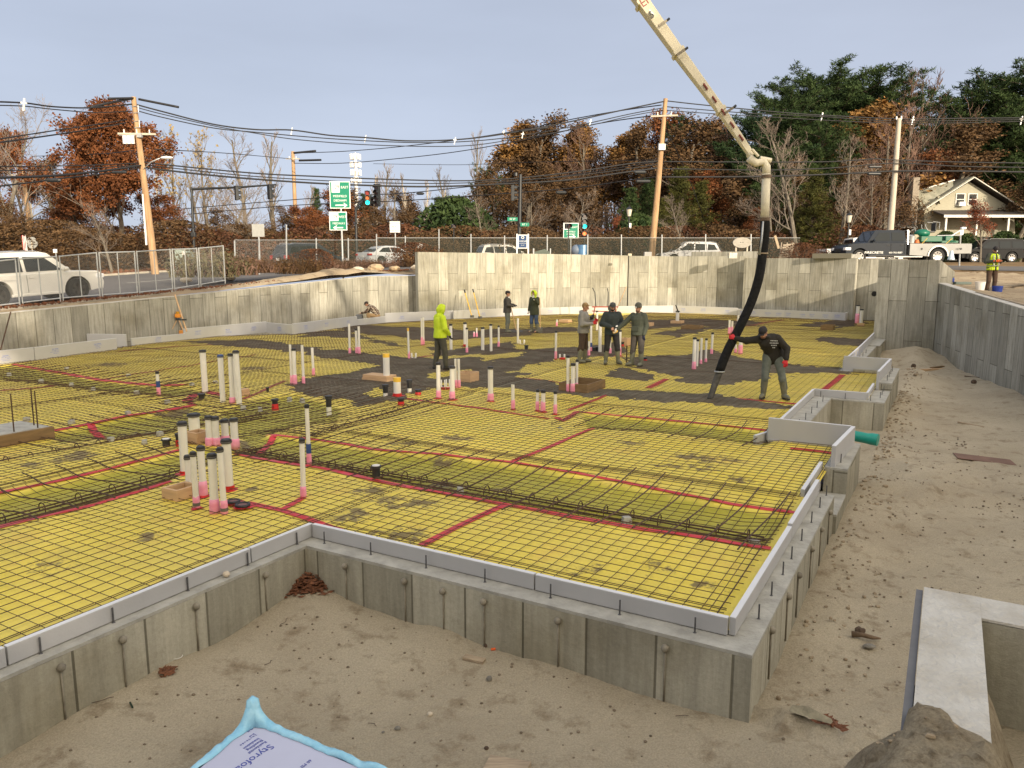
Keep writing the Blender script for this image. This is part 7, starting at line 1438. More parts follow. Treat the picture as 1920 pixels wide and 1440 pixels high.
    if hw == 'cap':
        b = MB(); n = 16; b.loft([[H((.086*r_*math.cos(2*math.pi*i/n),-.008+.104*r_*math.sin(2*math.pi*i/n),z)) for i in range(n)] for r_,z in ((1.0,.035),(1.02,.055),(.97,.09),(.78,.118),(.35,.132))]); b.build('cap',C['hatm'],root,smooth=True)
        b = MB(); q = [(-.075,.065),(-.05,.135),(0,.158),(.05,.135),(.075,.065),(0,.085)]; b.prism(q,lambda p: H((p[0],p[1],.034)),lambda p: H((p[0],p[1]*1.0,.043))); b.build('brim',C['hatm'],root,bevel=.003)
    if hw == 'beanie':
        b = MB(); n = 16; b.loft([[H((.088*r_*math.cos(2*math.pi*i/n),-.008+.106*r_*math.sin(2*math.pi*i/n),z)) for i in range(n)] for r_,z in ((1.05,.028),(1.08,.055),(1.0,.062),(1.0,.10),(.80,.140),(.40,.165),(.1,.17))]); b.build('beanie',C['hatm'],root,smooth=True); MB().box(H((0,.106,.045)),(.04,.012,.03)).build('patch',m_signw,root)
    if C.get('hair'):
        b = MB(); b.ell(H((0,-.020,.040)),(.086,.098,.098),14,9,HM); rn = random.Random(5)
        if hw is None and C.get('hood') != 'up':
            for i in range(16): a = rn.uniform(0,6.28); q = Vector((.07*math.cos(a),-.01+.08*math.sin(a),.08)); b.cap(H(q),H(q*1.12+Vector((0,.02,-.01))),.02,.009,6)
        fuse(b.build('hair',C['hair'],root),.009,1)
    if C.get('glasses'): b = MB(); b.ell(H((-.032,.088,.012)),(.026,.010,.018),10,6,HM); b.ell(H((.032,.088,.012)),(.026,.010,.018),10,6,HM); b.bar(H((-.08,.0,.016)),H((-.05,.085,.016)),.006,.006); b.bar(H((.08,.0,.016)),H((.05,.085,.016)),.006,.006); b.build('glasses',m_black,root)
    return root,V_,H
def cloth(name,c,c2=None,sc=9,b_=.5): return mat(name,c,rough=.9,var=.16,scale=sc,bump=b_,bscale=60,col2=c2)
lime = cloth('lime_fleece',(.50,.66,.015),(.60,.74,.05)); dkol = cloth('dark_olive',(.055,.055,.04),(.085,.08,.06)); greyh = cloth('grey_fleece',(.20,.195,.18),(.26,.25,.23)); blkj = cloth('black_jacket',(.022,.030,.030),(.035,.045,.045)); grnh = cloth('green_grey_fleece',(.050,.058,.042),(.07,.08,.06)); blkp = cloth('black_trousers',(.015,.014,.016),(.028,.026,.028)); brnp = cloth('brown_trousers',(.050,.032,.025),(.075,.05,.035)); grnp = cloth('grey_green_trousers',(.10,.115,.095),(.15,.165,.14)); jean = cloth('blue_jeans',(.035,.06,.12),(.06,.09,.17)); charp = cloth('charcoal_trousers',(.06,.053,.048),(.085,.075,.068))
rubb = mat('olive_rubber',(.12,.125,.085),rough=.6,var=.2,scale=7,col2=(.19,.185,.14)); rubd = mat('dark_boot',(.03,.028,.024),rough=.6,var=.3); redg = mat('red_glove',(.55,.02,.03),rough=.6); whtg = mat('white_glove',(.72,.70,.64),rough=.8,var=.15); blkg = mat('black_glove',(.02,.02,.025),rough=.7); yelg = mat('yellow_glove',(.62,.38,.08),rough=.8,var=.2); navg = mat('navy_glove',(.015,.02,.05),rough=.7); orag = mat('orange_glove',(.72,.13,.02),rough=.7)
bro = mat('brown_hair',(.05,.03,.02),rough=.9,var=.3); blond = mat('sandy_hair',(.28,.18,.08),rough=.9,var=.3,scale=30); darkc = mat('dark_cap',(.018,.015,.016),rough=.8); greyc = mat('grey_cap',(.06,.06,.06),rough=.8)
HP = math.pi/2
def gp(x,y): p = G(x,y,0); return (p.x,p.y,.02)
# 1 lime hooded man
person('man in a bright lime hooded sweatshirt with the hood up, hands low in dark gloves',gp(826,694),-HP+.55,dict(look=(.25,1,-.25),hea=(0,.05,1.63),elL=(-.27,.02,1.15),elR=(.27,.02,1.15),wrL=(-.13,.22,.96),wrR=(.13,.22,.96),ankL=(-.13,-.10,.09),ankR=(.13,.10,.09),toeL=(-.15,.07,.035),toeR=(.16,.27,.035),kneL=(-.12,-.02,.50),kneR=(.12,.08,.50)),
       dict(top=lime,legs=dkol,boots=rubd,boot=.35,hood='up',gloveL=blkg,gloveR=blkg,hair=bro,beard=bro,pocket=1,hem=.10,band=1))
# 2 worker with rake
r_,V_,H_ = person('worker in a dark cap and dark jacket leaning on a long wooden rake handle',gp(951,624),-HP-.1,dict(look=(0,1,-.05),elL=(-.25,.04,1.17),elR=(.25,.06,1.17),wrL=(-.10,.28,1.16),wrR=(.12,.27,1.12),hL=(.3,1,-.1),hR=(-.3,1,-.1)),dict(top=cloth('charcoal_jacket',(.05,.048,.042),(.075,.07,.06)),legs=grnp,boots=rubb,hat='cap',hatm=darkc,hair=bro,gloveL=blkg,gloveR=blkg,scarf=m_signw,collar=1,hem=.14))
a,c = D(958,572,32.4),D(969,625,32.2); c.z = .02; root = empty('concrete_rake',c,'wooden handled rake held by the worker in the dark cap','rake'); MB().cyl((0,0,.03),a-c+Vector((-.05,0,.12)),.02,n=7).build('handle',m_wood,root); MB().box((0,0,.05),(.5,.03,.12)).build('blade',m_steel,root)
# 3 worker with lime hood and dark jacket
person('worker with a lime hood and dark green jacket resting his chin on a pole',gp(1002,624),math.pi-.75,dict(look=(.1,1,-.1),elL=(-.30,.08,1.25),wrL=(-.16,.22,1.46),hL=(.3,.1,1),elR=(.27,-.03,1.16),wrR=(.28,.05,.92),hR=(0,.1,-1),kneR=(.10,.08,.5),toeR=(.12,.2,.035),ankL=(-.10,-.08,.09),kneL=(-.10,.0,.5)),dict(top=cloth('forest_jacket',(.035,.042,.022),(.055,.062,.035)),legs=jean,boots=rubb,boot=.6,hood='up',hoodmat=lime,gloveL=whtg,gloveR=whtg,hem=.22,scarf=lime,hair=bro))
a,c = D(1012,559,32.0),D(1013,622,32.0); c.z = .02; root = empty('shovel',c,'long pole tool under the chin of the lime hooded worker with the dark jacket','shovel'); MB().cyl((0,0,.2),a-c,.02,n=7).build('handle',m_wood,root); MB().box((0,0,.12),(.2,.03,.26)).build('blade',m_steel,root,bevel=.01)
# 4 grey hoodie
r_,V_,H_ = person('sandy haired worker in a grey hooded sweatshirt and red gloves',gp(1093,681),-HP-.35,dict(look=(-.1,1,-.35),hea=(0,.05,1.62),elL=(-.27,.02,1.14),elR=(.27,.02,1.14),wrL=(-.12,.30,1.22),wrR=(.12,.30,1.16),hL=(.35,1,.25),hR=(-.3,1,.25),thL=(0,0,1),thR=(0,0,1),kneR=(.12,-.02,.5),ankR=(.13,-.08,.09),toeR=(.15,.09,.035)),dict(top=greyh,legs=brnp,boots=rubb,hood='down',hair=blond,gloveL=redg,gloveR=redg,pocket=1,band=1,hem=.10,curlL=1.0,curlR=1.0,cuff=.3))
p = Vector(gp(1108,680)); MB().tube([(0,0,1.10),(.03,0,1.22),(.02,0,1.34),(.08,0,1.42)],[.035,.05,.06,.03],n=8).build('hand_tool',m_black,label='black tool held up by the worker in the grey sweatshirt',cat='tool').location = (p.x-.02,p.y,0)
# 5 black jacket
person('man in a black jacket and dark cap facing the camera, pulling on white gloves',gp(1146,683),math.pi+.1,dict(look=(.05,1,-.22),hea=(0,.05,1.64),elL=(-.30,.0,1.16),elR=(.30,.0,1.16),wrL=(-.07,.27,1.04),wrR=(.09,.27,1.08),hL=(.25,.4,-.8),hR=(-.35,.4,-.7),thL=(.5,1,0),ankL=(-.20,0,.09),ankR=(.17,.02,.09),kneL=(-.16,.03,.5),kneR=(.14,.03,.5),toeL=(-.25,.16,.035),toeR=(.22,.17,.035)),dict(top=blkj,legs=blkp,boots=rubb,hood='down',hat='cap',hatm=greyc,beard=bro,hair=bro,gloveL=whtg,hem=.12,sleeve=1.25,curlL=.9,curlR=.9))
# 6 green hoodie
r_,V_,H_ = person('man in a green sweatshirt and grey beanie reaching left with a yellow glove',gp(1195,687),math.pi-.7,dict(look=(.1,1,-.1),elR=(.40,.10,1.20),wrR=(.55,.22,1.02),hR=(.5,.5,-.8),elL=(-.25,-.02,1.15),wrL=(-.22,.06,.90),hL=(0,.1,-1),ankL=(-.12,0,.09),toeL=(-.14,.17,.035),ankR=(.15,.06,.09),toeR=(.22,.20,.035)),dict(top=grnh,legs=charp,boots=rubb,boot=.8,hood='down',hat='beanie',hatm=mat('grey_beanie',(.09,.09,.075),rough=.9,bump=.6,bscale=90),hair=bro,beard=mat('stubble',(.16,.08,.05),rough=.9),gloveR=yelg,gloveL=navg,band=1,hem=.10,pocket=1))
MB().box((.02,-.02,.28),(.03,.03,.5)).build('thin_stake',m_rebar,label='thin stake standing between the black jacket and green sweatshirt men',cat='stake').location = gp(1173,683)
# 7 man guiding the hose
m_blkh = cloth('black_fleece',(.016,.014,.011),(.028,.024,.018))
r_,V_,H_ = person('stooping man in a black printed sweatshirt, dark cap and sunglasses guiding the pump hose',gp(1445,748),math.pi-.25,dict(pel=(-.02,-.12,.94),wai=(.03,-.08,1.08),che=(.10,.06,1.23),nec=(.17,.15,1.33),hea=(.24,.24,1.42),look=(.55,1,-.75),shL=(-.06,.10,1.30),shR=(.33,.14,1.27),elR=(.56,.12,1.24),wrR=(.79,.10,1.28),hR=(1,.05,.25),thR=(0,0,1),elL=(-.27,.04,1.08),wrL=(-.26,.14,.86),hL=(.1,.3,-1),hipL=(-.10,-.12,.90),hipR=(.10,-.10,.90),kneL=(-.20,.06,.50),ankL=(-.27,.0,.09),toeL=(-.34,.15,.035),kneR=(.14,.05,.50),ankR=(.16,.02,.09),toeR=(.22,.18,.035)),
       dict(top=m_blkh,legs=grnp,boots=rubb,hat='cap',hatm=darkc,hair=bro,glasses=1,beard=mat('stubble',(.16,.08,.05)),gloveL=redg,gloveR=redg,hood='down',curlR=1.1,hem=.14,cuff=.14,leg=1.05,band=1))
b = MB()
for z,w in ((1.26,.16),(1.21,.20),(1.16,.14),(1.11,.08)):
    for k in range(int(w/.03)): b.box((.02-w/2+.03*k+.015,.215-(z-1.1)*.0+(z-1.18)*.35,z),(.02,.012,.018))
b.build('shirt_print',mat('print_grey',(.45,.45,.42),rough=.8),r_)
# 8 crouching plaid worker
m_plaid = bpy.data.materials.new('plaid'); m_plaid.use_nodes = True; n_ = m_plaid.node_tree; bs_ = n_.nodes['Principled BSDF']; bs_.inputs['Roughness'].default_value = .9; tcd = n_.nodes.new('ShaderNodeTexCoord'); ck = []
for ax in ('X','Z'):
    w = n_.nodes.new('ShaderNodeTexWave'); w.bands_direction = ax; w.inputs['Scale'].default_value = 4.2; n_.links.new(tcd.outputs['Object'],w.inputs[0]); g_ = n_.nodes.new('ShaderNodeMath'); g_.operation = 'GREATER_THAN'; g_.inputs[1].default_value = .62; n_.links.new(w.outputs[1],g_.inputs[0]); ck.append(g_)
ad = n_.nodes.new('ShaderNodeMath'); ad.operation = 'ADD'; n_.links.new(ck[0].outputs[0],ad.inputs[0]); n_.links.new(ck[1].outputs[0],ad.inputs[1]); hf = n_.nodes.new('ShaderNodeMath'); hf.operation = 'MULTIPLY'; hf.inputs[1].default_value = .5; n_.links.new(ad.outputs[0],hf.inputs[0])
cr_ = n_.nodes.new('ShaderNodeValToRGB'); cr_.color_ramp.interpolation = 'CONSTANT'; cr_.color_ramp.elements[0].color = (.035,.022,.016,1); cr_.color_ramp.elements[1].position = .4; cr_.color_ramp.elements[1].color = (.12,.075,.05,1); e3 = cr_.color_ramp.elements.new(.9); e3.color = (.55,.48,.38,1); n_.links.new(hf.outputs[0],cr_.inputs[0]); n_.links.new(cr_.outputs[0],bs_.inputs['Base Color'])
p = D(697,598,38.15); person('crouching worker in a brown plaid shirt and backward cap behind the foam boards',(p.x,p.y,.0),HP-.1,dict(pel=(0,-.28,.36),wai=(0,-.24,.52),che=(0,-.04,.70),nec=(0,.12,.84),hea=(0,.24,.92),look=(0,1,-.6),shL=(-.18,.06,.78),shR=(.18,.06,.78),elL=(-.24,.22,.55),elR=(.24,.22,.55),wrL=(-.16,.46,.48),wrR=(.16,.46,.48),hL=(.1,1,-.2),hR=(-.1,1,-.2),hipL=(-.12,-.28,.32),hipR=(.12,-.28,.32),kneL=(-.2,.12,.42),kneR=(.2,.10,.22),ankL=(-.18,.02,.09),ankR=(.18,-.30,.12),toeL=(-.2,.2,.035),toeR=(.2,-.14,.05)),dict(top=m_plaid,legs=mat('tan_trousers',(.30,.20,.10),rough=.9,var=.1),boots=rubd,boot=.3,hat='cap',hatm=darkc,hair=bro,collar=1,hem=.02))
p = D(674,592,38.2); MB().box((0,0,.26),(.34,.3,.28)).build('grey_case',mat('grey_case',(.16,.17,.18),rough=.6),bevel=.02,label='grey case in front of the crouching worker',cat='case').location = (p.x,p.y,0)
# 9 man in a vest on the bank behind the right wall
zz = ZU(18.0,29.6); p = D(1861,500,29.6)
r_,V_,H_ = person('man in a lime safety vest and dark cap looking down at his orange gloves',(p.x,p.y,1.80),math.pi+.1,dict(look=(0,1,-.8),hea=(0,.06,1.61),elL=(-.30,.0,1.18),elR=(.30,.0,1.18),wrL=(-.09,.27,1.20),wrR=(.09,.27,1.20),hL=(.8,.5,0),hR=(-.8,.5,0),thL=(0,0,1),thR=(0,0,1)),dict(top=cloth('grey_green_jacket',(.04,.045,.035),(.06,.065,.05)),legs=cloth('rust_brown_trousers',(.06,.035,.022),(.085,.05,.032)),boots=rubd,boot=.3,hat='beanie',hatm=darkc,hair=bro,beard=bro,gloveL=orag,gloveR=orag,collar=1,hem=.10))
m_hv = mat('hi_vis_lime',(.55,.72,.02),rough=.7,var=.08); b = MB(); n = 20
for (a0,a1) in ((math.radians(100),math.radians(440)),):
    rg = []
    for z,rx,ry in ((.86,.222,.185),(.97,.214,.178),(1.12,.205,.165),(1.30,.222,.182),(1.42,.205,.155),(1.475,.12,.11)):
        rg.append([Vector((rx*math.cos(a0+(a1-a0)*i/n),ry*math.sin(a0+(a1-a0)*i/n),z)) for i in range(n+1)])
    for i in range(len(rg)-1):
        for k in range(n): b.add([rg[i][k],rg[i][k+1],rg[i+1][k+1],rg[i+1][k]],[(0,1,2,3)])
o = b.build('vest',m_hv,r_,smooth=True); s_ = o.modifiers.new('solid','SOLIDIFY'); s_.thickness = .008
b = MB(); b.loft([ellring((0,0,1.00),.222,.188,n=20),ellring((0,0,1.045),.219,.184,n=20)]); b.build('reflective_band',mat('reflective',(.25,.27,.22),rough=.4,metal=.3),r_,smooth=True)
for s_ in (-1,1): MB().bar((s_*.10,.195,1.05),(s_*.10,.15,1.42),.045,.012,up=(0,1,0)).build('reflective_strip',mat('reflective',(0,0,0)),r_)
# ------------------------------------------------------------------ trees
def leafmat(name,c,c2,rough=.75): return mat(name,c,rough=rough,scale=1.3,col2=c2,detail=3,spec=.2)
m_bark1 = mat('bark_grey',(.10,.085,.065),rough=.95,var=.25,scale=4,bump=.3,col2=(.20,.172,.135)); m_bark2 = mat('bark_dark',(.06,.045,.035),rough=.95,var=.3,scale=3,col2=(.11,.085,.06))
m_twig = mat('twig_grey',(.13,.10,.08),rough=.95,scale=.8,col2=(.25,.20,.16)); m_twigr = mat('twig_red',(.09,.052,.036),rough=.95,scale=.8,col2=(.18,.105,.075)); m_birch = mat('bark_birch',(.42,.37,.30),rough=.9,var=.25,scale=3)
L_rust = leafmat('leaf_rust',(.070,.026,.011),(.22,.080,.028)); L_org = leafmat('leaf_orange',(.12,.066,.022),(.32,.17,.052)); L_brn = leafmat('leaf_brown',(.048,.030,.015),(.145,.082,.036)); L_red = leafmat('leaf_red',(.12,.030,.018),(.26,.085,.035)); L_brn2 = leafmat('leaf_russet',(.05,.022,.012),(.15,.065,.03)); L_tan = leafmat('leaf_tan',(.20,.15,.07),(.34,.26,.13))
L_pine = leafmat('needles',(.010,.025,.010),(.034,.062,.020)); L_pine2 = leafmat('needles_light',(.016,.034,.011),(.055,.085,.024)); L_ced = leafmat('cedar_green',(.035,.042,.010),(.095,.09,.02)); L_shr = leafmat('shrub_green',(.06,.085,.012),(.17,.18,.03))
class Q:                                   # quick quads
    def __init__(s): s.v = []; s.f = []
    def quad(s,c,a,b_): n = len(s.v); s.v += [c-a,c+b_,c+a,c-b_]; s.f.append((n,n+1,n+2,n+3))
    def tube3(s,P,R_,n=3):
        k0 = len(s.v)
        for i,p in enumerate(P):
            d = (P[min(i+1,len(P)-1)]-P[max(i-1,0)]).normalized(); x = d.orthogonal().normalized() if i == 0 else (x-d*x.dot(d)).normalized(); y = d.cross(x)
            for j in range(n): t = 2*math.pi*j/n; s.v.append(p+x*(R_[i]*math.cos(t))+y*(R_[i]*math.sin(t)))
        for i in range(len(P)-1):
            for j in range(n): s.f.append((k0+i*n+j,k0+(i+1)*n+j,k0+(i+1)*n+(j+1)%n,k0+i*n+(j+1)%n))
    def mesh(s,name,m,smooth=False):
        me = bpy.data.meshes.new(name); me.from_pydata(s.v,[],s.f); me.materials.append(m)
        if smooth: me.polygons.foreach_set('use_smooth',[True]*len(me.polygons))
        return me
def rv(rn,s_=1.0): return Vector((rn.gauss(0,1),rn.gauss(0,1),rn.gauss(0,1))).normalized()*s_
def decid(seed,H=10.0,spread=.42,leaves=0,lsize=.11,lm=None,tm=None,wm=None,twigs=True,first=.22,up=.35,levels=4,nb=(9,5,4,3),tw=.012,clump=.5):
    """trunk mesh and crown mesh of a broadleaf tree, height H"""
    rn = random.Random(seed); T = Q(); C_ = Q(); tips = []
    def grow(p,d,L,r,lev):
        n = 6 if lev == 0 else 4; P = [p]; R_ = [r]; dd = d.copy(); seg = L/n
        for i in range(n):
            dd = (dd+rv(rn,.10+.07*lev)+Vector((0,0,up*.12*(lev > 0)))).normalized(); P.append(P[-1]+dd*seg); R_.append(r*(1-(i+1)/n*(.78 if lev < 2 else .85)))
        (T if lev < 2 else C_ if twigs else T).tube3(P,R_,7 if lev == 0 else 5 if lev == 1 else 3)
        if lev >= levels-1 or L < .35: tips.append((P[-1],P[len(P)//2],lev)); return
        k = nb[min(lev,len(nb)-1)]
        for j in range(k):
            t = (first if lev == 0 else .25)+(1-(first if lev == 0 else .25))*(j+rn.random()*.8)/k; i = min(n-1,int(t*n)); q = P[i].lerp(P[i+1],t*n-i); ax = P[i+1]-P[i]; a = rn.uniform(0,6.28)+j*2.4; o = ax.orthogonal().normalized(); s2 = ax.normalized().cross(o); side = o*math.cos(a)+s2*math.sin(a)
            nd = (ax.normalized()*(.55+.35*(t > .75))+side*(.9 if lev == 0 else .75)+Vector((0,0,up))).normalized(); sc = (spread*H*(1.12-t*.72) if lev == 0 else L*(.62-.2*t))*rn.uniform(.75,1.15)
            grow(q,nd,sc,max(tw,R_[i]*(.45 if lev == 0 else .55)),lev+1)
    grow(Vector((0,0,-.2)),Vector((rn.uniform(-.05,.05),rn.uniform(-.05,.05),1)).normalized(),H*.93,H*.021,0)
    if leaves:
        LQ = Q(); per = max(1,int(leaves/len(tips)))
        for (a,b_,lv) in tips:
            if rn.random() < .12: continue
            for i in range(int(per*rn.uniform(.4,1.7))):
                c = a.lerp(b_,rn.random()*1.1-.1)+rv(rn,rn.random()**.6*clump); s_ = lsize*rn.uniform(.6,1.4); u_ = rv(rn,s_); w_ = u_.cross(rv(rn)).normalized()*s_*.62; LQ.quad(c,u_,w_)
        return T.mesh('trunk',tm or m_bark1),C_.mesh('branches',wm or m_twig),LQ.mesh('leaves',lm)
    return T.mesh('trunk',tm or m_bark1),C_.mesh('branches',wm or m_twig),None
def pine(seed,H=16.0,W_=3.6,m=None,lo=.18,n_wh=15,tuft=.42,full=1.0,cone=False):
    rn = random.Random(seed); T = Q(); N_ = Q(); T.tube3([Vector((0,0,-.3)),Vector((.08,.03,H*.5)),Vector((0,.1,H*.97))],[H*.019,H*.013,.03],8); m = m or L_pine
    for k in range(n_wh):
        t = (k+.5)/n_wh; z = H*(lo+(1-lo)*t); R0 = W_*((1-t)**.75 if cone else (math.sin(math.pi*min(1,.20+.80*(1-t)*.95))**.7*(.95-.25*abs(t-.4)))); nbr = 6
        if not cone: R0 *= rn.uniform(.6,1.2)
        for j in range(nbr):
            a = j*6.283/nbr+k*1.1+rn.uniform(-.35,.35); L = max(.4,R0*rn.uniform(.65,1.15)); d = Vector((math.cos(a),math.sin(a),(.16 if not cone else .05)+.35*t)); p0 = Vector((0,0,z+rn.uniform(-.2,.2))); p1 = p0+d*L*.6; p2 = p0+d*L+Vector((0,0,.12*L)); T.tube3([p0,p1,p2],[.05,.035,.012],3)
            nt_ = max(4,int(L/(.27)*full))
            for i in range(nt_):
                s_ = .25+.78*(i+rn.random())/nt_; c = p0+(p2-p0)*s_+Vector((rn.gauss(0,.20),rn.gauss(0,.20),rn.gauss(0,.07)))*(.5+L*.22)
                for q in range(24):
                    e_ = (rv(rn)+Vector((0,0,.75))).normalized()*tuft*rn.uniform(.6,1.15); w_ = e_.cross(rv(rn)).normalized()*tuft*.075; cc = c+rv(rn,.14); N_.quad(cc+e_*.5,e_*.5,w_)
    return T.mesh('trunk',m_bark2),None,N_.mesh('foliage',m)
def shrub(seed,H=1.6,W_=1.0,n=900,m=None,ls=.06,col=0):
    rn = random.Random(seed); T = Q(); N_ = Q()
    for k in range(14): a = rn.uniform(0,6.28); d = Vector((math.cos(a)*.5,math.sin(a)*.5,1)); T.tube3([Vector((0,0,-.1)),d*H*.4+rv(rn,.1),d*H*rn.uniform(.7,.95)+rv(rn,.2)],[.02,.014,.006],3)
    for i in range(n):
        z = rn.random()**.8; a = rn.uniform(0,6.28); r = W_*math.sin(math.pi*min(.98,.18+.80*z))**.6*(rn.random()**.45)*(1+.25*math.sin(3*a+seed)); c = Vector((r*math.cos(a),r*math.sin(a),z*H)); u_ = (rv(rn)+Vector((0,0,.5))).normalized()*ls*rn.uniform(.6,1.5); N_.quad(c,u_,u_.cross(rv(rn)).normalized()*ls*.5)
    return T.mesh('stems',m_bark2),None,N_.mesh('foliage',m)
def weeds(seed,H=1.2,W_=1.0,n=260,m=None):
    rn = random.Random(seed); N_ = Q()
    for i in range(n):
        a = rn.uniform(0,6.28); r = W_*math.sqrt(rn.random()); p = Vector((r*math.cos(a),r*math.sin(a),-.05)); h = H*rn.uniform(.4,1)*(1.1-.5*r/W_); d = (Vector((0,0,1))+rv(rn,.35)).normalized(); N_.tube3([p,p+d*h*.5+rv(rn,.03),p+d*h+rv(rn,.10)],[.010,.008,.003],3)
        for j in range(3): c = p+d*h*rn.uniform(.45,1); u_ = rv(rn,.05*rn.uniform(.6,1.5)); N_.quad(c,u_,u_.cross(rv(rn)).normalized()*.028)
    return None,None,N_.mesh('stalks',m)
PROTO = {}
def proto(k):
    if k in PROTO: return PROTO[k]
    f = {
     'bare1': lambda: decid(1,10,.36,tm=m_bark1,nb=(11,6,5,3),levels=5,tw=.014),'bare2': lambda: decid(2,10,.26,up=.9,tm=m_bark1,nb=(13,6,4,3),levels=4,tw=.016,first=.3),'bare3': lambda: decid(3,10,.5,tm=m_bark1,nb=(9,6,5,3),levels=5,tw=.014,first=.15),
     'birch': lambda: decid(4,10,.20,up=1.0,tm=m_birch,wm=m_twig,nb=(14,5,4),levels=4,tw=.018,first=.35),'redbare': lambda: decid(6,10,.40,tm=m_bark1,wm=m_twigr,nb=(12,7,5,3),levels=5,tw=.016,first=.3,up=.5),
     'oak': lambda: decid(7,10,.50,leaves=42000,lsize=.09,lm=L_rust,tm=m_bark2,nb=(13,7,4,3),levels=4,first=.12,clump=.62),'oak2': lambda: decid(8,10,.38,leaves=13000,lsize=.085,lm=L_rust,tm=m_bark2,nb=(12,6,4,3),levels=4,first=.25,clump=.6),
     'org1': lambda: decid(9,12,.30,leaves=15000,lsize=.10,lm=L_org,tm=m_bark1,nb=(12,6,4,3),levels=4,first=.35,up=.6,clump=.6),'org2': lambda: decid(10,12,.34,leaves=10500,lsize=.09,lm=L_brn,tm=m_bark1,wm=m_twigr,nb=(12,7,4,3),levels=4,first=.25,up=.5,clump=.6),
     'brown': lambda: decid(11,10,.42,leaves=9500,lsize=.085,lm=L_brn,tm=m_bark2,wm=m_twigr,nb=(13,7,4,3),levels=4,first=.08,clump=.7),'sparse': lambda: decid(12,10,.36,leaves=700,lsize=.13,lm=L_tan,tm=m_bark1,nb=(11,6,4,3),levels=5,tw=.014,up=.6),'maple': lambda: decid(13,6,.42,leaves=3600,lsize=.065,lm=L_red,tm=m_bark1,nb=(11,6,4,3),levels=4,first=.3,up=.6,clump=.4),
     'pine1': lambda: pine(21),'pine2': lambda: pine(22,W_=4.6,n_wh=15,lo=.15,full=1.5),'pine3': lambda: pine(23,H=14,W_=3.0,m=L_pine2,lo=.05,n_wh=16),'pinebig': lambda: pine(24,H=18,W_=5.6,lo=.10,n_wh=19,full=1.7,m=L_pine2),
     'cedar': lambda: pine(25,H=8,W_=2.4,m=L_ced,lo=.02,n_wh=20,tuft=.30,cone=True,full=1.2),'spruce': lambda: pine(26,H=8,W_=2.3,m=L_pine2,lo=.0,n_wh=18,tuft=.32,cone=True,full=1.3),'roundgreen': lambda: shrub(27,4.5,2.3,5200,L_pine2,.16),'arb': lambda: shrub(28,2.6,1.0,2600,L_shr,.10),
     'brush': lambda: shrub(29,3.0,2.6,5200,L_brn,.075),'brushr': lambda: shrub(30,2.2,1.8,2600,L_brn2,.07),'weed': lambda: weeds(31,1.1,1.0,240,m_twigr),'weed2': lambda: weeds(32,1.3,.9,240,L_brn),'yucca': lambda: weeds(33,1.0,.6,160,mat('dull_olive',(.10,.085,.04),rough=.9,var=.3))}[k]
    PROTO[k] = f(); return PROTO[k]
NOM = dict(org1=12,org2=12,maple=6,pine1=16,pine2=16,pine3=14,pinebig=18,cedar=8,spruce=8,roundgreen=4.5,arb=2.6,brush=3,brushr=2.2,weed=1.1,weed2=1.3,yucca=1.0)
rnt = random.Random(77)
def tree(k,x,yt,Y,lab,wide=1.0,yb=None,nm='tree',cat='tree',group=None,z=None):
    base = D(x,yb if yb else 470,Y); zb = ZU(base.x,Y) if yb is None else base.z
    if z is not None: zb = z
    h = D(x,yt,Y).z-zb; s_ = h/NOM.get(k,10)/(1.12 if k[:4] == 'pine' else .97); wide *= 1.5 if k[:3] == 'org' else 1.25 if k[:3] == 'pin' else 1; root = empty(nm,(base.x,Y,zb),lab,cat,rnt.uniform(0,6.28),group); root.scale = (s_*wide,s_*wide,s_)
    for me in proto(k):
        if me: o = bpy.data.objects.new(me.name.split('.')[0],me); COL.objects.link(o); o.parent = root
    return root
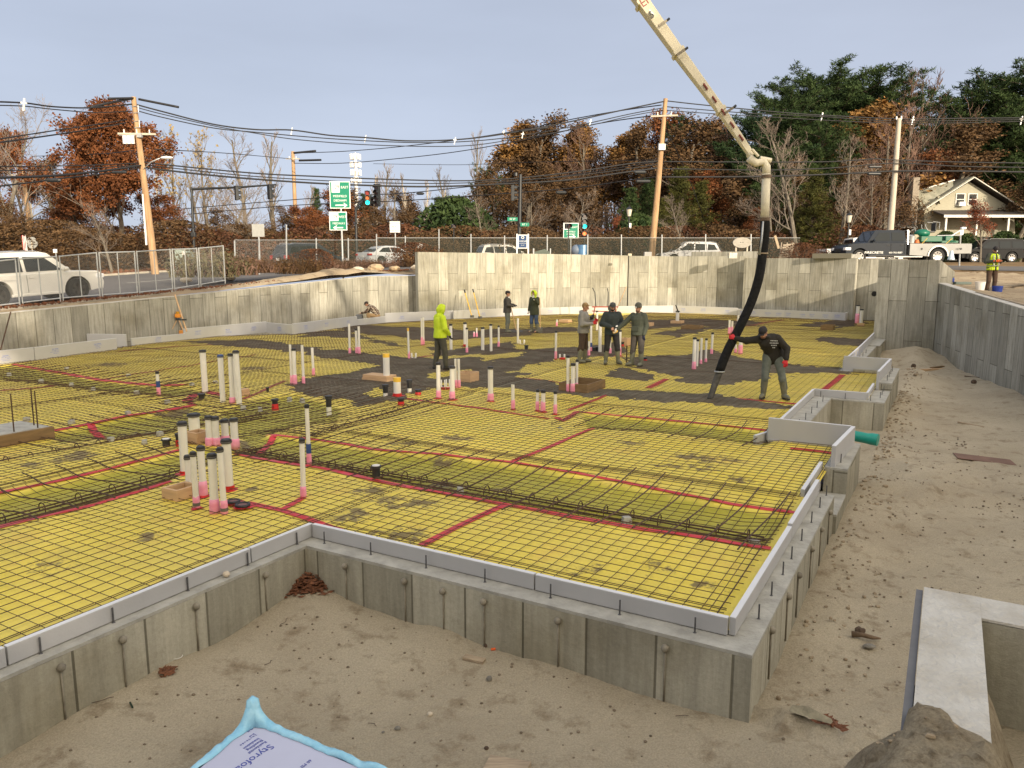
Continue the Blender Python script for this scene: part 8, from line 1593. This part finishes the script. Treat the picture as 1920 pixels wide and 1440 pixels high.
TL = [
 ('bare3',8,205,78,'bare grey tree filling the left edge of the photo',.9),('oak2',62,258,88,'thin rust leaved tree behind the far short pole',.8),('brown',10,385,70,'low brown tree mass at the left edge',1.3),('brown',110,395,74,'dark brown thicket left of the rust oak',1.5),('org2',128,318,92,'sparse reddish tree between the short pole and the rust oak',1.0),
 ('oak',226,224,68,'broad rust brown oak behind the leaning pole',1.0),('oak2',318,375,74,'low rust leaved tree right of the leaning pole',1.6),('oak2',150,355,71,'rust leaved tree joining the left flank of the oak',1.4),('bare3',207,388,55,'small bare ornamental tree in front of the rust oak',1.1),
 ('sparse',330,258,96,'tall bare tree with few tan leaves right of the street lamp arm',.8),('birch',298,300,98,'slim pale tree behind the leaning pole',.9),('sparse',395,262,98,'tall airy tree above the mast arm',.8),('bare2',372,300,90,'bare tree behind the mast arm pole',1.0),('bare1',468,246,97,'bare crown above the first mast arm signal',1.0),('bare2',515,250,100,'tall bare tree left of the thin far pole',1.1),('bare3',430,340,85,'spreading bare tree under the mast arm',1.3),('bare2',580,345,90,'bare tree right of the thin far pole',1.0),('bare1',350,390,72,'low bare brush tree behind the grey cabinet',1.5),('bare3',488,395,72,'low bare brush tree behind the blank sign',1.4),
 ('brown',420,405,82,'brown thicket behind the silver hatchback',1.8),('brown',530,400,84,'brown thicket behind the thin far pole',1.6),('oak2',612,368,88,'rounded rust oak left of the big green sign',1.5),('oak2',585,395,80,'lower rust tree above the dark wagon',1.5),('spruce',596,362,102,'pointed dark evergreen left of the big green sign',.7),('arb',545,436,70,'yellow green clipped shrub left of the thin far pole',1.2,480),('arb',573,435,70,'yellow green clipped shrub right of the thin far pole',1.2,480),('arb',602,440,70,'third yellow green shrub before the green signs',1.2,480),
 ('bare2',722,303,95,'tall bare tree right of the cell tower',1.1),('birch',705,322,90,'pale stemmed tree just right of the traffic light',1.0),('bare1',745,335,86,'bare tree above the white lane sign',1.1),('birch',768,318,88,'pale birch right of the white lane sign',.9),('birch',800,330,84,'second pale birch in the middle gap',.9),('bare2',838,314,94,'feathery bare tree right of the birches',1.1),('birch',828,345,85,'third pale birch near the round evergreen',.8),('org2',660,360,92,'brown leaved tree behind the big green sign',1.2),('org2',785,370,90,'brown leaved tree behind the birches',1.4),
 ('brown',700,395,80,'brown thicket behind the silver sedan',1.7),('brown',775,400,78,'brown thicket right of the silver sedan',1.6),('spruce',688,372,96,'green yellow evergreen behind the signal pole',1.2),('roundgreen',853,374,76,'round dark green evergreen above the start of the tall wall',1.25),('spruce',822,378,84,'pointed green evergreen left of the round one',1.0),
 ('bare2',897,246,88,'slender bare tree at the left end of the tall woods',.8),('pine3',914,302,92,'small pine at the left end of the tall woods',.8),('org1',945,262,96,'orange brown tree, first of the tall woods',1.0),('org2',985,256,94,'orange brown tree above the blue sign',1.0),('org2',1022,252,97,'brown tree right of the tall signal pole',1.0),('org1',1062,260,95,'orange brown tree above the far green sign',1.0),('redbare',1098,254,93,'orange brown tree above the orange hand signal',1.0),('org2',1133,260,96,'brown tree left of the black lantern post',1.0),('org1',1166,262,94,'orange brown tree above the lantern post',1.0),('oak2',1206,234,92,'rust topped oak left of the brown pole',.9),('org2',1232,262,88,'dark brown tree just behind the brown pole',1.0),
 ('brown',930,330,84,'brown under tree left of the tall signal pole',1.4),('org2',985,335,82,'reddish under tree behind the blue sign',1.3),('brown',1045,345,82,'brown under tree behind the far green sign',1.3),('org2',1110,350,80,'brown under tree behind the stacked signal',1.3),('bare3',1070,365,72,'bare spreading tree behind the far green sign',1.1),('bare3',1000,370,72,'bare spreading tree behind the blue sign',1.1),('bare1',905,360,74,'bare tree above the white crossover',1.2),('maple',1150,415,74,'small red leaved tree left of the lantern post',.9),
 ('spruce',1180,362,76,'green evergreen behind the black lantern post',1.2),('spruce',1212,345,80,'taller green evergreen left of the brown pole',1.1),('roundgreen',1195,405,70,'low green evergreen behind the lantern post base',1.1),('pine1',1268,202,90,'narrow tall pine just right of the brown pole',.85),('pine3',1337,224,100,'pointed pine left of the boom',.8),('cedar',1270,325,74,'olive yellow cedar right of the brown pole',1.3),('cedar',1310,350,76,'second olive cedar right of the brown pole',1.3),('cedar',1240,380,72,'low olive cedar behind the brown pole',1.4),('bare3',1282,374,62,'small pale bare tree above the white people carrier',1.0),
 ('redbare',1312,240,88,'reddish twiggy tree left of the boom',1.2),('org2',1350,238,86,'brown leaved tree behind the lower boom',1.3),('org2',1300,262,82,'brown tree right of the narrow pine',1.2),('oak2',1345,330,78,'rust oak low behind the silver pickup',1.2),('brown',1385,345,78,'dark rust tree left of the drop pipe',1.3),('oak2',1405,395,72,'low red rust tree left of the hose',1.2),
 ('pine2',1420,200,84,'dark pine behind the boom elbow',1.4),('pinebig',1460,165,86,'large pine right of the boom elbow',1.1),('pinebig',1545,118,90,'tallest broad pine in the middle of the pine group',1.25),('pinebig',1505,142,95,'pine between the two broad pines',1.1),('pinebig',1622,134,90,'broad pine left of the grey pole',1.2),('pine2',1585,150,90,'dense pine behind the rust trees',1.3),('pinebig',1440,270,76,'lower pine behind the drop pipe',1.1),('pine3',1395,290,84,'lower pine left of the drop pipe',1.2),('pinebig',1530,225,80,'lower dark pine filling the pine group',1.1),
 ('org1',1622,215,80,'orange brown tree left of the grey pole',1.3),('redbare',1655,250,78,'reddish twiggy tree behind the grey pole',1.2),('org2',1510,320,76,'rust tree among the bare trees behind the pickup',1.2),('brown',1590,330,74,'brown tree behind the dark work truck',1.5),('brown',1650,340,72,'brown tree behind the truck load',1.3),('brown',1530,380,70,'brown brush tree behind the truck hood',1.5),
 ('redbare',1722,150,86,'bare reddish crown against the sky right of the grey pole',1.1),('redbare',1690,215,80,'twiggy red tree behind the chimney',1.1),('org2',1745,260,82,'brown leaved tree behind the house roof',1.3),('oak2',1700,300,80,'rust tree left of the chimney',1.1),('bare3',1495,238,62,'tall pale bare tree right of the hose top',.95),('bare1',1574,262,63,'tall pale bare tree above the dark work truck',1.0),('redbare',1632,335,64,'red brown twiggy tree left of the grey pole foot',1.2),('bare3',1450,330,64,'bare tree just right of the drop pipe',.9),('cedar',1520,330,68,'olive cedar behind the truck hood',1.3),
 ('pinebig',1800,165,92,'pine with a stepped crown behind the house ridge',1.35),('pine1',1838,112,94,'tall slender pine behind the house',1.35),('pinebig',1908,114,90,'tall pine at the right edge of the photo',1.3),('pinebig',1868,205,86,'pine between the tall ones at the right',1.2),('pine3',1790,255,88,'lower pine directly behind the house gable',1.3),('pinebig',1925,200,84,'dark pine mass cut by the right edge',1.0),('pine2',1770,205,98,'farther pine left of the stepped one',1.0),('org2',1845,270,88,'thin reddish tree among the right hand pines',.8),('maple',1886,300,90,'tall red tinged tree behind the house gable',.8),('maple',1840,386,62,'small red maple in front of the porch',1.0),('org2',1900,330,74,'brown orange tree at the right edge',1.0)]
for t in TL: tree(*t[:5],wide=t[5],yb=(t[6] if len(t) > 6 else None),nm={'pine': 'pine_tree','pin': 'pine_tree','ced': 'cedar_tree','arb': 'shrub','spr': 'evergreen_tree','rou': 'evergreen_tree','oak': 'oak_tree','bir': 'birch_tree','bar': 'bare_tree','red': 'bare_tree','map': 'maple_tree'}.get(t[0][:3],'tree'),cat='shrub' if t[0] == 'arb' else 'tree')
# brush and weeds between road, walls and woods
BL = [(x,428+8*math.sin(x*.05),68+6*math.sin(x*.03)) for x in range(-10,1700,58)]
for i,(x,yt,Y) in enumerate(BL):
    k = ('brush','brushr','brush')[i % 3]; tree(k,x,yt+rnt.uniform(-6,8),Y,'low brown brush, clump %s' % ['at the left edge','under the short far pole','left of the oak','under the oak','right of the oak trunk','beside the leaning pole','behind the cabinet','behind the silver hatchback','right of the hatchback','left of the dark wagon','behind the dark wagon','behind the green signs','behind the silver sedan','under the lane sign','right of the sedan','left of the round evergreen','behind the white crossover','left of the blue sign','right of the blue sign','behind the far green sign','behind the lantern post','left of the brown pole','right of the brown pole','behind the people carrier','behind the silver pickup','behind the oval board','right of the hose','left of the truck','behind the truck hood','behind the truck cab'][i % 30],wide=1.6,nm='shrub',cat='shrub',group='brown brush clumps along the wood edge')
WD = [(382,512,37,'yucca','spiky olive weed clump at the end of the chain link panels',447),(405,500,38,'weed','dry reddish weeds left of the blank sign post',459),(430,505,38,'yucca','olive and tan weeds beside the last fence panel',466),(455,507,39,'weed2','brown weeds below the blank sign',470),(480,508,39.5,'weed','reddish dry weeds left of the dark wagon',478),(508,510,40,'weed2','brown weeds in front of the dark wagon tail',474),(535,508,41,'weed','reddish weeds below the dark wagon',482),(560,512,41,'weed2','thick brown weeds left of the green sign post',470),(590,505,42,'brushr','rusty bush at the foot of the green sign post',468),(612,505,42.5,'weed','reddish weeds right of the green sign post',478),(640,503,43,'weed2','brown weeds left of the silver sedan',480),(668,502,43.5,'weed','reddish weeds before the sedan tail',478),(696,500,44,'weed2','brown weeds before the silver sedan',480),(722,500,44,'weed','dry weeds in the middle of the silver sedan',484),(750,498,44.5,'weed','reddish weeds at the front of the silver sedan',482),(775,498,45,'brushr','rusty bush left of the tall wall',456),(792,498,45,'weed2','tall brown weeds against the tall wall',450),(1560,482,47.5,'weed2','brown weeds behind the wall left of the truck',462),(1505,482,47.5,'brushr','rusty bush right of the timber pallet',456),(1530,482,48,'weed','reddish weeds behind the wall by the pallet',462)]
for (x,yb,Y,k,lab,yt) in WD:
    p = D(x,yb,Y); tree(k,x,yt,Y,lab,wide=1.5,nm='weed_clump',cat='weeds',z=min(p.z,ZU(p.x,p.y)+.5),group='dry weeds along the site edge')
# leaf litter along the bank behind the left wall and rubble
Lq = Q(); rn = random.Random(12)
for i in range(5200):
    u = rn.uniform(4,36); v = 27.1+abs(rn.gauss(0,.8)); 
    if u > 12 and rn.random() < .25: continue
    P = uv2(u,v); P.z = ZU(P.x,P.y)+.10+(.10*math.exp(-((v-27.2)/.5)**2))+rn.uniform(0,.05); s_ = rn.uniform(.03,.07); u_ = rv(rn,s_); Lq.quad(P,u_,u_.cross(rv(rn)).normalized()*s_*.6)
for i in range(5000):
    u = rn.uniform(6,52); v = 47.6+abs(rn.gauss(0,5)); P = uv2(u,v); P.z = ZU(P.x,P.y)+.05; s_ = rn.uniform(.05,.11); u_ = rv(rn,s_); Lq.quad(P,u_,u_.cross(rv(rn)).normalized()*s_*.6)
o = bpy.data.objects.new('leaf_litter',Lq.mesh('leaf_litter',m_leafdry)); COL.objects.link(o); tag(o,'rust brown fallen leaves scattered along the bank and verge','leaves',kind='stuff')
for i,(x,y,s_,lab) in enumerate([(672,508,.5,'pale broken slab on the dirt bank below the green signs'),(705,517,.7,'buff boulder on the dirt bank'),(640,514,.35,'small pale chunk left on the dirt bank'),(782,507,.5,'white chunk near the tall wall on the dirt bank'),(740,512,.45,'buff chunk in the middle of the dirt bank'),(350,540,.4,'flat pale slab behind the low wall under the leaning stake'),(430,531,.5,'pale slab by the olive weeds'),(620,520,.4,'grey chunk at the left of the dirt bank')]):
    Y = 36+x*.009; p = D(x,y,Y); u,v = xy2(p.x,p.y); b = MB(); b.ell((0,0,0),(s_*.7,s_*.5,s_*.32),9,6); b.v = [q*(1+.3*nz3(q.x*3+i,q.y*3,2,q.z)) for q in b.v]; o = b.build('boulder',m_pale if i in (0,3,5,6) else mat('buff_rock',(.36,.27,.17),rough=.95,var=.2,scale=3,bump=.5),label=lab,cat='rock'); o.location = (p.x,p.y,ZU(p.x,p.y)+s_*.2+(.25 if x > 500 else .1))
# far woods closing the view, one mass
Fw = Q(); rn = random.Random(40)
for i in range(2600):
    x = rn.uniform(-60,1980); Y = rn.uniform(118,150); p = D(x,470,Y); h = (interp(x,[(0,7),(300,6.5),(640,7),(870,10),(1000,17),(1250,17),(1420,20),(1980,20)]))*rn.uniform(.45,1.0); a = Vector((p.x,Y,2.5)); Fw.tube3([a,a+Vector((rn.uniform(-.6,.6),0,h*.55)),a+Vector((rn.uniform(-1.2,1.2),0,h))],[.13,.09,.03],3)
    for k in range(26): c = a+Vector((rn.gauss(0,1.5),rn.gauss(0,1.5),h*rn.uniform(.08,.98))); u_ = rv(rn,rn.uniform(.12,.34)); Fw.quad(c,u_,u_.cross(rv(rn)).normalized()*.12)
o = bpy.data.objects.new('far_woods',Fw.mesh('far_woods',mat('far_woods',(.065,.042,.030),rough=.95,scale=.05,col2=(.16,.11,.075)))); COL.objects.link(o); tag(o,'far off brown wood closing the horizon behind the trees','woods',kind='stuff')
# unseen pines added behind the photographer to put the near slab in shade
for i in range(15):
    X = -12+i*4.6+rnt.uniform(-1,1); Y = -27+(i % 2)*6+rnt.uniform(-1,1); root = empty('pine_tree',(X,Y,1.2),'unseen pine added behind the photographer to shade the near slab','tree',rnt.uniform(0,6),'unseen pines added behind the photographer for shade'); s_ = rnt.uniform(.92,1.12); root.scale = (s_*1.0,s_*1.0,s_*.98)
    for me in proto('pinebig'):
        if me: o = bpy.data.objects.new(me.name.split('.')[0],me); COL.objects.link(o); o.parent = root
# ------------------------------------------------------------------ houses
m_shin = mat('shingle_wall',(.36,.34,.26),rough=.9,var=.12,scale=3,bump=.3,stretch=(1,1,6)); m_roofd = mat('roof_dark',(.055,.045,.04),rough=.9,var=.2,scale=3); m_roofg = mat('roof_mossy',(.22,.22,.17),rough=.95,var=.25,scale=2.5,col2=(.34,.33,.26)); m_trimw = mat('house_trim',(.66,.64,.58),rough=.6,var=.05); m_brick = mat('chimney_brick',(.26,.22,.17),rough=.9,var=.25,scale=6,bump=.3); m_porch = mat('porch_dark',(.02,.018,.015),rough=.9)
Yh = 76; o0 = D(1815,470,Yh); o0.z = 3.0; root = empty('house',o0,'old shingled house with a wide front gable, chimney and shady porch','house')
def hp(x,y,dy=0): return D(x,y,Yh)-o0+Vector((0,dy,0))
pk,el_,er = hp(1818,335),hp(1722,396),hp(1916,398); bl,br_ = hp(1730,465),hp(1908,465); gl,gr = hp(1733,393),hp(1903,394)
b = MB(); b.add([hp(1733,470),hp(1903,470),gr,hp(1818,341),gl]+[q+Vector((0,9,0)) for q in (hp(1733,470),hp(1903,470),gr,hp(1818,341),gl)],[(0,1,2,3,4),(9,8,7,6,5),(0,4,9,5),(1,6,7,2)]); b.build('wall',m_shin,root)
for (a,c_) in ((pk,el_),(pk,er)):
    n_ = Vector((0,-.7,0)); q = [a+n_,c_+n_,c_+Vector((0,9.6,0)),a+Vector((0,9.6,0))]; b = MB(); b.add(q+[x_+Vector((0,0,.16)) for x_ in q],[(0,1,2,3),(7,6,5,4),(0,4,5,1),(1,5,6,2),(2,6,7,3),(3,7,4,0)]); b.build('roof',m_roofg if a is pk and c_ is el_ else m_roofd,root)
    b = MB(); b.bar(a+Vector((0,-.74,.04)),c_+Vector((0,-.74,.04)),.06,.22,up=(0,-1,0)); b.build('barge_board',m_trimw,root)
b = MB(); q = [hp(1729,357,1.2),hp(1800,336,1.2),hp(1790,352,0.2),hp(1731,392,.2)]; b.add(q+[x_+Vector((.0,.35,.0)) for x_ in q],[(0,1,2,3),(7,6,5,4),(0,4,5,1),(1,5,6,2),(2,6,7,3),(3,7,4,0)]); b.build('dormer',m_roofg,root)
b = MB(); b.bar(hp(1728,357,1.1),hp(1802,335,1.1),.1,.12); b.build('gutter',m_trimw,root)
for x in (1800,1823):
    c_ = hp(x,374,-.03); fr = MB().box(c_,(.92,.08,1.15)).build('window',m_trimw,root); MB().box(c_+Vector((0,-.05,.27)),(.72,.03,.46)).build('pane',m_glass,fr); MB().box(c_+Vector((0,-.05,-.27)),(.72,.03,.46)).build('pane',m_glass,fr)
MB().box(hp(1800,383,-.25),(.6,.4,.4)).build('air_conditioner',m_white,root,bevel=.02)
q = [hp(1745,397,-.1),hp(1895,397,-.1),hp(1920,409,-3.0),hp(1737,409,-3.0)]; b = MB(); b.add(q+[x_+Vector((0,0,.15)) for x_ in q],[(0,1,2,3),(7,6,5,4),(0,4,5,1),(1,5,6,2),(2,6,7,3),(3,7,4,0)]); b.build('porch_roof',m_roofd,root)
b = MB(); b.bar(hp(1737,409,-3.05),hp(1920,409,-3.05),.08,.24); b.build('fascia',m_trimw,root)
for x in (1744,1800,1857,1911): b = MB(); a = hp(x,410,-2.8); b.box((a.x,-2.8,a.z/2),(.16,.16,a.z-.1)).build('porch_post',m_trimw,root)
MB().box(((gl.x+gr.x)/2,-.06,1.35),(8.2,.06,2.5)).build('porch_wall',m_porch,root); MB().box((-3.0,-.12,1.6),(1.6,.05,1.0)).build('porch_window',mat('dim_window',(.16,.17,.15),rough=.15),root)
a = hp(1721,332,1.0); b = MB(); b.box((a.x,.6,a.z/2),(.62,.9,a.z)).build('chimney',m_brick,root,bevel=.02)
b = MB(); c_ = hp(1760,374,-.3); b.prism([(-.35,.25),(.35,.25),(0,-.45)],lambda p: c_+Vector((p[0],-.1,p[1])),lambda p: c_+Vector((p[0],.2,p[1]))).build('eave_bracket',m_shin,root)
p = D(1697,470,74); p.z = 3; root = empty('scaffold_stair',p,'black outdoor stair frame left of the house chimney','stair')
for x in (-.8,.8): MB().box((x,0,2.3),(.12,.12,4.6)).build('post',m_black,root)
for z in (1.2,2.3,3.4,4.5): MB().box((0,0,z),(1.7,.8,.10)).build('landing',m_black,root)
for z in (1.2,2.3): MB().bar((-.7,-.3,z),(.7,-.3,z+1.1),.12,.12).build('flight',m_black,root)
MB().box((0,.5,2.2),(1.9,.1,4.3)).build('dark_wall',m_porch,root)
p = D(1580,470,78); p.z = 3; root = empty('shed',p,'small white shed with a brown roof behind the truck hood','shed'); MB().box((0,0,1.0),(2.6,2.2,2.0)).build('wall',m_trimw,root); b = MB(); b.prism([(-1.5,1.95),(1.5,1.95),(1.3,2.55),(-1.3,2.55)],lambda q: Vector((q[0],-1.3,q[1])),lambda q: Vector((q[0],1.3,q[1]))); b.build('roof',m_brick,root)
for x in (-.7,.6): MB().box((x,-1.12,1.2),(.6,.05,.7)).build('window',m_glass,root)
p = D(398,470,118); p.z = ZU(p.x,118); root = empty('low_building',p,'long low white building glimpsed behind the silver hatchback','building'); MB().box((0,0,1.6),(9.5,4,2.0)).build('wall',m_trimw,root); MB().box((0,0,2.75),(10,4.4,.3)).build('roof',m_roofd,root)
for x in (-3,-1,1,3): MB().box((x,-2.02,1.7),(.8,.05,.9)).build('window',m_glass,root)
for (x,y,s_,lab) in ((1770,452,1.0,'dark rounded shrub under the porch at the left'),(1812,456,1.1,'dark shrub under the red maple'),(1880,452,1.1,'dark clipped shrub at the right of the porch')): tree('roundgreen',x,y-16,66,lab,wide=1.0*s_,nm='shrub',cat='shrub')
